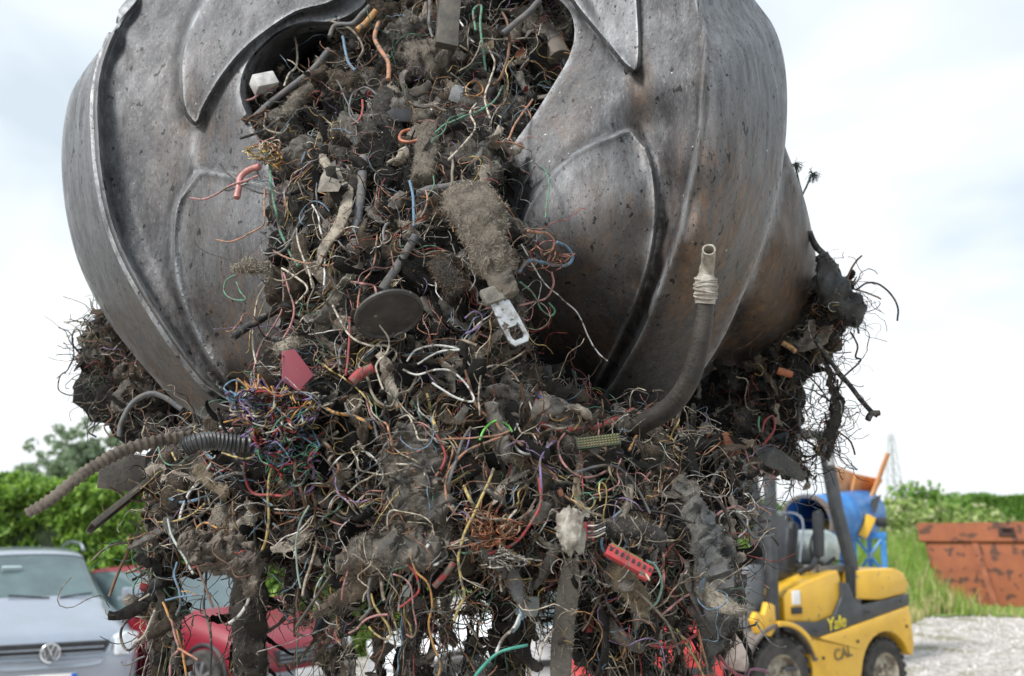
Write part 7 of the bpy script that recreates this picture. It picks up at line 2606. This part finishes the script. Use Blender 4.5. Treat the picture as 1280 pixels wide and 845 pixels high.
# wires against the sky, at the distance of the rear clumps
sky_w = [
    ('thin looping wire hanging in the sky at the far left', 'black', 1.3, [(130, 440), (118, 450), (108, 452), (104, 430), (98, 412), (90, 420), (93, 445), (86, 462), (76, 470), (73, 486), (86, 494), (104, 492)], 3.35),
    ('thin pale thread arching at the far left above the looping wire', 'grey', 0.8, [(108, 404), (96, 408), (90, 420), (92, 440)], 3.34),
    ('dark root-like wire dangling below the left rear clump', 'black', 1.8, [(120, 500), (112, 515), (118, 530), (110, 540), (120, 546)], 3.33),
    ('curly dark wire below the left rear clump, nearest the ribbed strap', 'brown', 1.5, [(134, 505), (140, 520), (130, 532), (138, 545), (150, 538)], 3.32),
    ('dark cable rising out of the left clump in an arch', 'grey', 4.0, [(150, 545), (152, 530), (166, 505), (186, 492), (205, 496), (228, 512)], 2.95),
    ('dark wire reaching far right into the sky from the black bag', 'black', 2.0, [(1070, 362), (1084, 354), (1100, 356), (1114, 368), (1122, 384), (1122, 401)], 3.28),
    ('long dark rod-like wire pointing down-right into the sky', 'black', 3.6, [(1018, 425), (1034, 448), (1052, 470), (1070, 492), (1088, 513), (1097, 520)], 3.28),
    ('hooked end lying on the long dark rod-like wire', 'black', 4.4, [(1085, 524), (1090, 516), (1100, 515)], 3.27),
    ('thin wire forming a squiggle left of the rod-like wire tip', 'black', 2.0, [(1064, 416), (1072, 432), (1070, 446), (1076, 450), (1064, 462), (1050, 474)], 3.29),
    ('thin level wire crossing the sky under the black bag', 'grey', 1.3, [(1030, 440), (1048, 441), (1064, 440)], 3.29),
    ('green-black stem on the rear right tine, leaning left', (0.03, 0.06, 0.04), 2.0, [(1000, 262), (1003, 245), (998, 225), (994, 206)], 3.30),
    ('green-black stem on the rear right tine, leaning right', (0.03, 0.06, 0.04), 2.0, [(1002, 246), (1008, 232), (1014, 218)], 3.30),
    ('thick dark hose lying along the right edge of the rear tine', 'black', 5.0, [(1012, 290), (1020, 308), (1034, 322), (1046, 338), (1052, 356)], 3.34),
    ('thin wire fringe hanging from the right rear clump over the forklift roof', 'black', 1.4, [(1000, 470), (1004, 490), (1000, 508), (1004, 524)], 3.3),
    ('thread hanging long above the forklift roof', 'grey', 1.1, [(1016, 480), (1014, 505), (1020, 525), (1028, 536)], 3.3),
    ('rust orange wire end under the rear right tine', 'orange', 4.0, [(978, 428), (988, 434), (994, 440)], 3.28),
    ('rust orange tube stub in the right rear clump', (0.42, 0.13, 0.05), 5.5, [(972, 462), (984, 466), (990, 468)], 3.24),
    ('red wire loop hanging in the right rear clump', 'red', 2.2, [(952, 540), (956, 526), (966, 520), (968, 536), (958, 550), (952, 556)], 3.24),
    ('green wire bit left of the red loop in the right rear clump', 'green', 2.0, [(949, 520), (948, 530), (950, 540)], 3.24),
    ('thin pink wire hanging by the forklift front post', 'pink', 1.6, [(930, 560), (938, 580), (958, 592), (974, 600)], 3.0),
]
for k, (lb, c, r_, pts, Y) in enumerate(sky_w):
    if not isinstance(c, str):
        c = mat('insulation_sky_%d' % k, tuple(c), 0.45, c2=tuple(x * 0.6 for x in c), scale=45)
    W(lb, c, r_, pts, Y=Y, seed=k * 5 + 400)
# frayed weed heads on those stems
fr_ = NB()
for (px, py) in ((994, 205), (1015, 217)):
    A_ = np.array(P(px, py, 3.3))
    n = 60
    V, F, C = strands(np.tile(A_, (n, 1)), np.random.RandomState(int(px)).normal(size=(n, 3)) + [0.5, 0, -0.3], np.full(n, 0.035), np.full(n, 0.0012), np.tile([[0.04, 0.05, 0.04]], (n, 1)), np.random.RandomState(3), npt=6, sides=3, grav=0.9)
    fr_.add(V, F, C)
tag(fr_.build('frayed_tufts', M_fibre, False), 'two frayed dark tufts on stems at the top of the rear right tine', 'tufts')

# ---- the larger of the loose wires that have no tracing of their own: each is told apart by colour, shape and neighbour
COLW = {'black': 'black', 'grey': 'grey', 'brown': 'brown', 'cream': 'cream', 'white': 'dull white', 'red': 'red', 'pink': 'pink', 'copper': 'copper', 'orange': 'orange', 'yellow': 'yellow',
        'green': 'green', 'blue': 'blue', 'purple': 'purple', 'dusty': 'dust-coated'}
rg = np.random.RandomState(2024)
used = set()
made = 0
LP_ = np.array([(a, b) for a, b, _ in LAND], float)
pool = [(TOP, 0.30), (MID, 0.70)]
tries = 0
while made < 120 and tries < 900:
    tries += 1
    poly = TOP if rg.rand() < 0.32 else MID
    x, y = sample_poly(poly, 1, rg)[0]
    ck = wk[rg.choice(len(wk), p=wp_)]
    n = rg.randint(5, 9)
    a = rg.uniform(0, 6.28)
    kind = rg.choice(['curl', 'droop', 'wave', 'stick'], p=[0.3, 0.35, 0.27, 0.08])
    pts = [(x, y)]
    st = rg.uniform(9, 19)
    turn = rg.choice([-1, 1]) * {'curl': 0.75, 'droop': 0.1, 'wave': 0.0, 'stick': 0.04}[kind]
    if kind == 'droop': a = 1.57 + rg.normal() * 0.5
    for q in range(n):
        a += turn * rg.uniform(0.6, 1.4) + (rg.normal() * (0.15 if kind != 'wave' else 0.75))
        x += math.cos(a) * st
        y += math.sin(a) * st
        pts.append((x, y, rg.normal() * 0.02))
    cx, cy = np.mean([p[0] for p in pts]), np.mean([p[1] for p in pts])
    if not inside([(cx, cy)], poly)[0] or not inside([pts[-1][:2]], TOP + [(330, 190)])[0] and pts[-1][0] < 190:
        continue
    d = np.hypot(LP_[:, 0] - cx, LP_[:, 1] - cy)
    shape = {'curl': 'curled', 'droop': 'drooping', 'wave': 'crinkled', 'stick': 'straight'}[kind]
    thick = rg.choice(['thin', 'thicker'], p=[0.6, 0.4])
    lb = None
    for j in np.argsort(d)[:3]:
        dx, dy = cx - LP_[j, 0], cy - LP_[j, 1]
        rel = ('right of' if dx > 0 else 'left of') if abs(dx) > abs(dy) else ('below' if dy > 0 else 'above')
        near = 'just ' if d[j] < 40 else ''
        cand = '%s %s %s wire %s%s %s' % (thick, shape, COLW[ck], near, rel, LAND[j][2])
        if cand not in used:
            lb = cand
            break
    if lb is None:
        continue
    used.add(lb)
    W(lb, ck, rg.uniform(1.3, 1.9) if thick == 'thin' else rg.uniform(2.2, 3.3), pts, off=rg.uniform(0.05, 0.11), seed=made + 900, sides=6, sm=5)
    made += 1
# ================================================================ fibres, threads and shreds over everything in the load
SP = np.vstack(surf_pts)
SN = np.vstack(surf_nrm)
SCc = np.vstack(surf_col)
rg = np.random.RandomState(5)
fib = NB()
n = 230000
i = rg.randint(len(SP), size=n)
ln = rg.uniform(0.006, 0.028, n) * (1 + 1.5 * (rg.rand(n) > 0.93))
cc = SCc[i] * rg.uniform(0.8, 2.6, (n, 1)) + 0.03
dust = rg.rand(n) > 0.80
cc[dust] = np.array([0.40, 0.365, 0.31]) * rg.uniform(0.5, 1.4, (dust.sum(), 1))
V, F, C = strands(SP[i], SN[i] + rg.normal(size=(n, 3)) * 0.7, ln, rg.uniform(0.00035, 0.0008, n), cc, rg, npt=5, sides=2, wander=0.9, grav=0.3, taper=0.3)
fib.add(V, F, C)
tag(fib.build('fluff_fibres', M_fibre, False), 'short dusty fibres bristling from the matted waste', 'fibres', kind='stuff')

# thin dark roots and threads, including those that dangle against the sky
th = NB()
n = 9500
i = rg.randint(len(SP), size=n)
ok = (SP[i, 2] > 1.55) | (rg.rand(n) < 0.16)
i = i[ok]
n = len(i)
ci = rg.choice(len(wk), size=n, p=wp_)
st_ = SP[i] + SN[i] * 0.004
dr = SN[i] * 0.7 + rg.normal(size=(n, 3)) * [1, 0.35, 1]
V, F, C = strands(st_, dr, rg.uniform(0.04, 0.24, n), rg.uniform(0.0006, 0.0017, n) * (1 + 0.5 * (rg.rand(n) > 0.9)), wa[ci] * rg.uniform(0.5, 1.25, (n, 1)), rg, npt=16, sides=4, wander=0.55, grav=0.45, taper=0.95, curl=0.25)
th.add(V, F, C)
# coarser dark ones
n = 620
i = rg.randint(len(SP), size=n)
i = i[(SP[i, 2] > 1.58) | (rg.rand(n) < 0.1)]
n = len(i)
V, F, C = strands(SP[i], SN[i] * 0.5 + rg.normal(size=(n, 3)), rg.uniform(0.05, 0.2, n), rg.uniform(0.002, 0.0048, n),
                  wa[rg.choice([0, 1, 2, 13], size=n)] * rg.uniform(0.4, 1.1, (n, 1)), rg, npt=11, sides=6, wander=0.25, grav=0.3, taper=0.9)
th.add(V, F, C)
low = SP[(SP[:, 2] < 1.62)]
n = 620
i = rg.randint(len(low), size=n)
V, F, C = strands(low[i], np.tile([0, 0, -1.0], (n, 1)) + rg.normal(size=(n, 3)) * 0.25, rg.uniform(0.05, 0.30, n), rg.uniform(0.0006, 0.0017, n),
                  wa[rg.choice(len(wk), size=n, p=wp_)] * rg.uniform(0.45, 1.0, (n, 1)), rg, npt=13, sides=4, wander=0.28, grav=1.2, taper=0.9)
th.add(V, F, C)
# looms: several wires running side by side, draped over the load
rg = np.random.RandomState(66)
for b_ in range(74):
    poly = TOP if rg.rand() < 0.3 else MID
    x, y = sample_poly(poly, 1, rg)[0]
    a = 1.57 + rg.normal() * 0.9
    m = rg.randint(7, 13)
    xs, ys, ds = [x], [y], [0.0]
    for q in range(m):
        a += rg.normal() * 0.38 + (0.5 if rg.rand() < 0.12 else 0) * rg.choice([-1, 1]) * 2
        a += 0.12 * np.sin(1.57 - a)
        x += math.cos(a) * 15
        y += math.sin(a) * 15
        xs.append(x)
        ys.append(y)
        ds.append(rg.normal() * 0.012)
    if not inside([(x, min(y, 690))], MID)[0] and not inside([(x, y)], TOP)[0]:
        continue
    base_ = PA(xs, ys, Dp(np.array(xs), np.array(ys)) - rg.uniform(0.01, 0.07) + np.array(ds))
    for k_ in range(rg.randint(3, 8)):
        off_ = np.cumsum(rg.normal(size=base_.shape) * 0.0035, 0) + rg.normal(size=3) * 0.004
        pth = smooth_path(base_ + off_, 5)
        V, F, T = tube(pth, rg.uniform(0.0010, 0.0022), 5)
        th.add(V, F, wa[rg.choice(len(wk), p=wp_)] * rg.uniform(0.5, 1.15))
rg = np.random.RandomState(67)
edge = SP[(SP[:, 1] > 3.2) & ((SP[:, 0] > 0.80) | (SP[:, 0] < -1.15))]
n = 520
i = rg.randint(len(edge), size=n)
sx_ = np.sign(edge[i, 0])[:, None]
V, F, C = strands(edge[i], rg.normal(size=(n, 3)) * [0.8, 0.3, 0.8] + np.concatenate([sx_ * 0.8, 0 * sx_, 0 * sx_ - 0.1], 1), rg.uniform(0.05, 0.22, n), rg.uniform(0.0008, 0.0022, n),
                  np.array([[0.02, 0.018, 0.017]]) * rg.uniform(0.6, 3.0, (n, 1)), rg, npt=14, sides=4, wander=0.6, grav=0.4, taper=0.8, curl=0.2)
th.add(V, F, C)
tag(th.build('torn_wires', mat('wire_insulation', (1, 1, 1), 0.5, c2=(0.45, 0.42, 0.38), scale=60, lo=0.45, hi=0.6, spec=0.4, attr='tint')),
    'countless thin torn wires of all colours sticking out of the matted waste', 'wires', kind='stuff')

# chips and shreds
sh = NB()
n = 5200
i = rg.randint(len(SP), size=n)
c0 = SP[i] + SN[i] * rg.uniform(0, 0.012, (n, 1))
a = rg.normal(size=(n, 3)); a /= np.linalg.norm(a, axis=1)[:, None]
b = np.cross(a, rg.normal(size=(n, 3))); b /= np.linalg.norm(b, axis=1)[:, None]
cN = np.cross(a, b)
la = rg.uniform(0.004, 0.02, (n, 1)) * (1 + 1.2 * (rg.rand(n, 1) > 0.9))
lb = la * rg.uniform(0.2, 0.8, (n, 1))
q = [c0 - a * la - b * lb * rg.uniform(0.3, 1, (n, 1)), c0 - a * la * 0.2 - b * lb, c0 + a * la - b * lb * rg.uniform(0.3, 1, (n, 1)), c0 + a * la * 0.8 + b * lb,
     c0 - a * la * 0.1 + b * lb * 1.1, c0 - a * la + b * lb * 0.4]
mid = c0 + cN * la * 0.25
V = np.stack(q + [mid], 1).reshape(-1, 3)
k = np.arange(n)[:, None] * 7
F = np.concatenate([k + np.array([[j, (j + 1) % 6, 6]]) for j in range(6)])
pc = np.array([(0.02, 0.02, 0.02), (0.05, 0.045, 0.04), (0.1, 0.09, 0.08), (0.2, 0.18, 0.15), (0.4, 0.38, 0.34), (0.28, 0.12, 0.07), (0.06, 0.08, 0.1), (0.32, 0.05, 0.05)])
pw = rg.choice(8, size=n, p=[.26, .24, .2, .13, .05, .06, .04, .02])
C = np.repeat(pc[pw] * rg.uniform(0.6, 1.3, (n, 1)), 7, 0)
sh.add(V, F, C)
tag(sh.build('shreds', M_scrap, False), 'small torn flakes of plastic and card caught in the waste', 'shreds', kind='stuff')
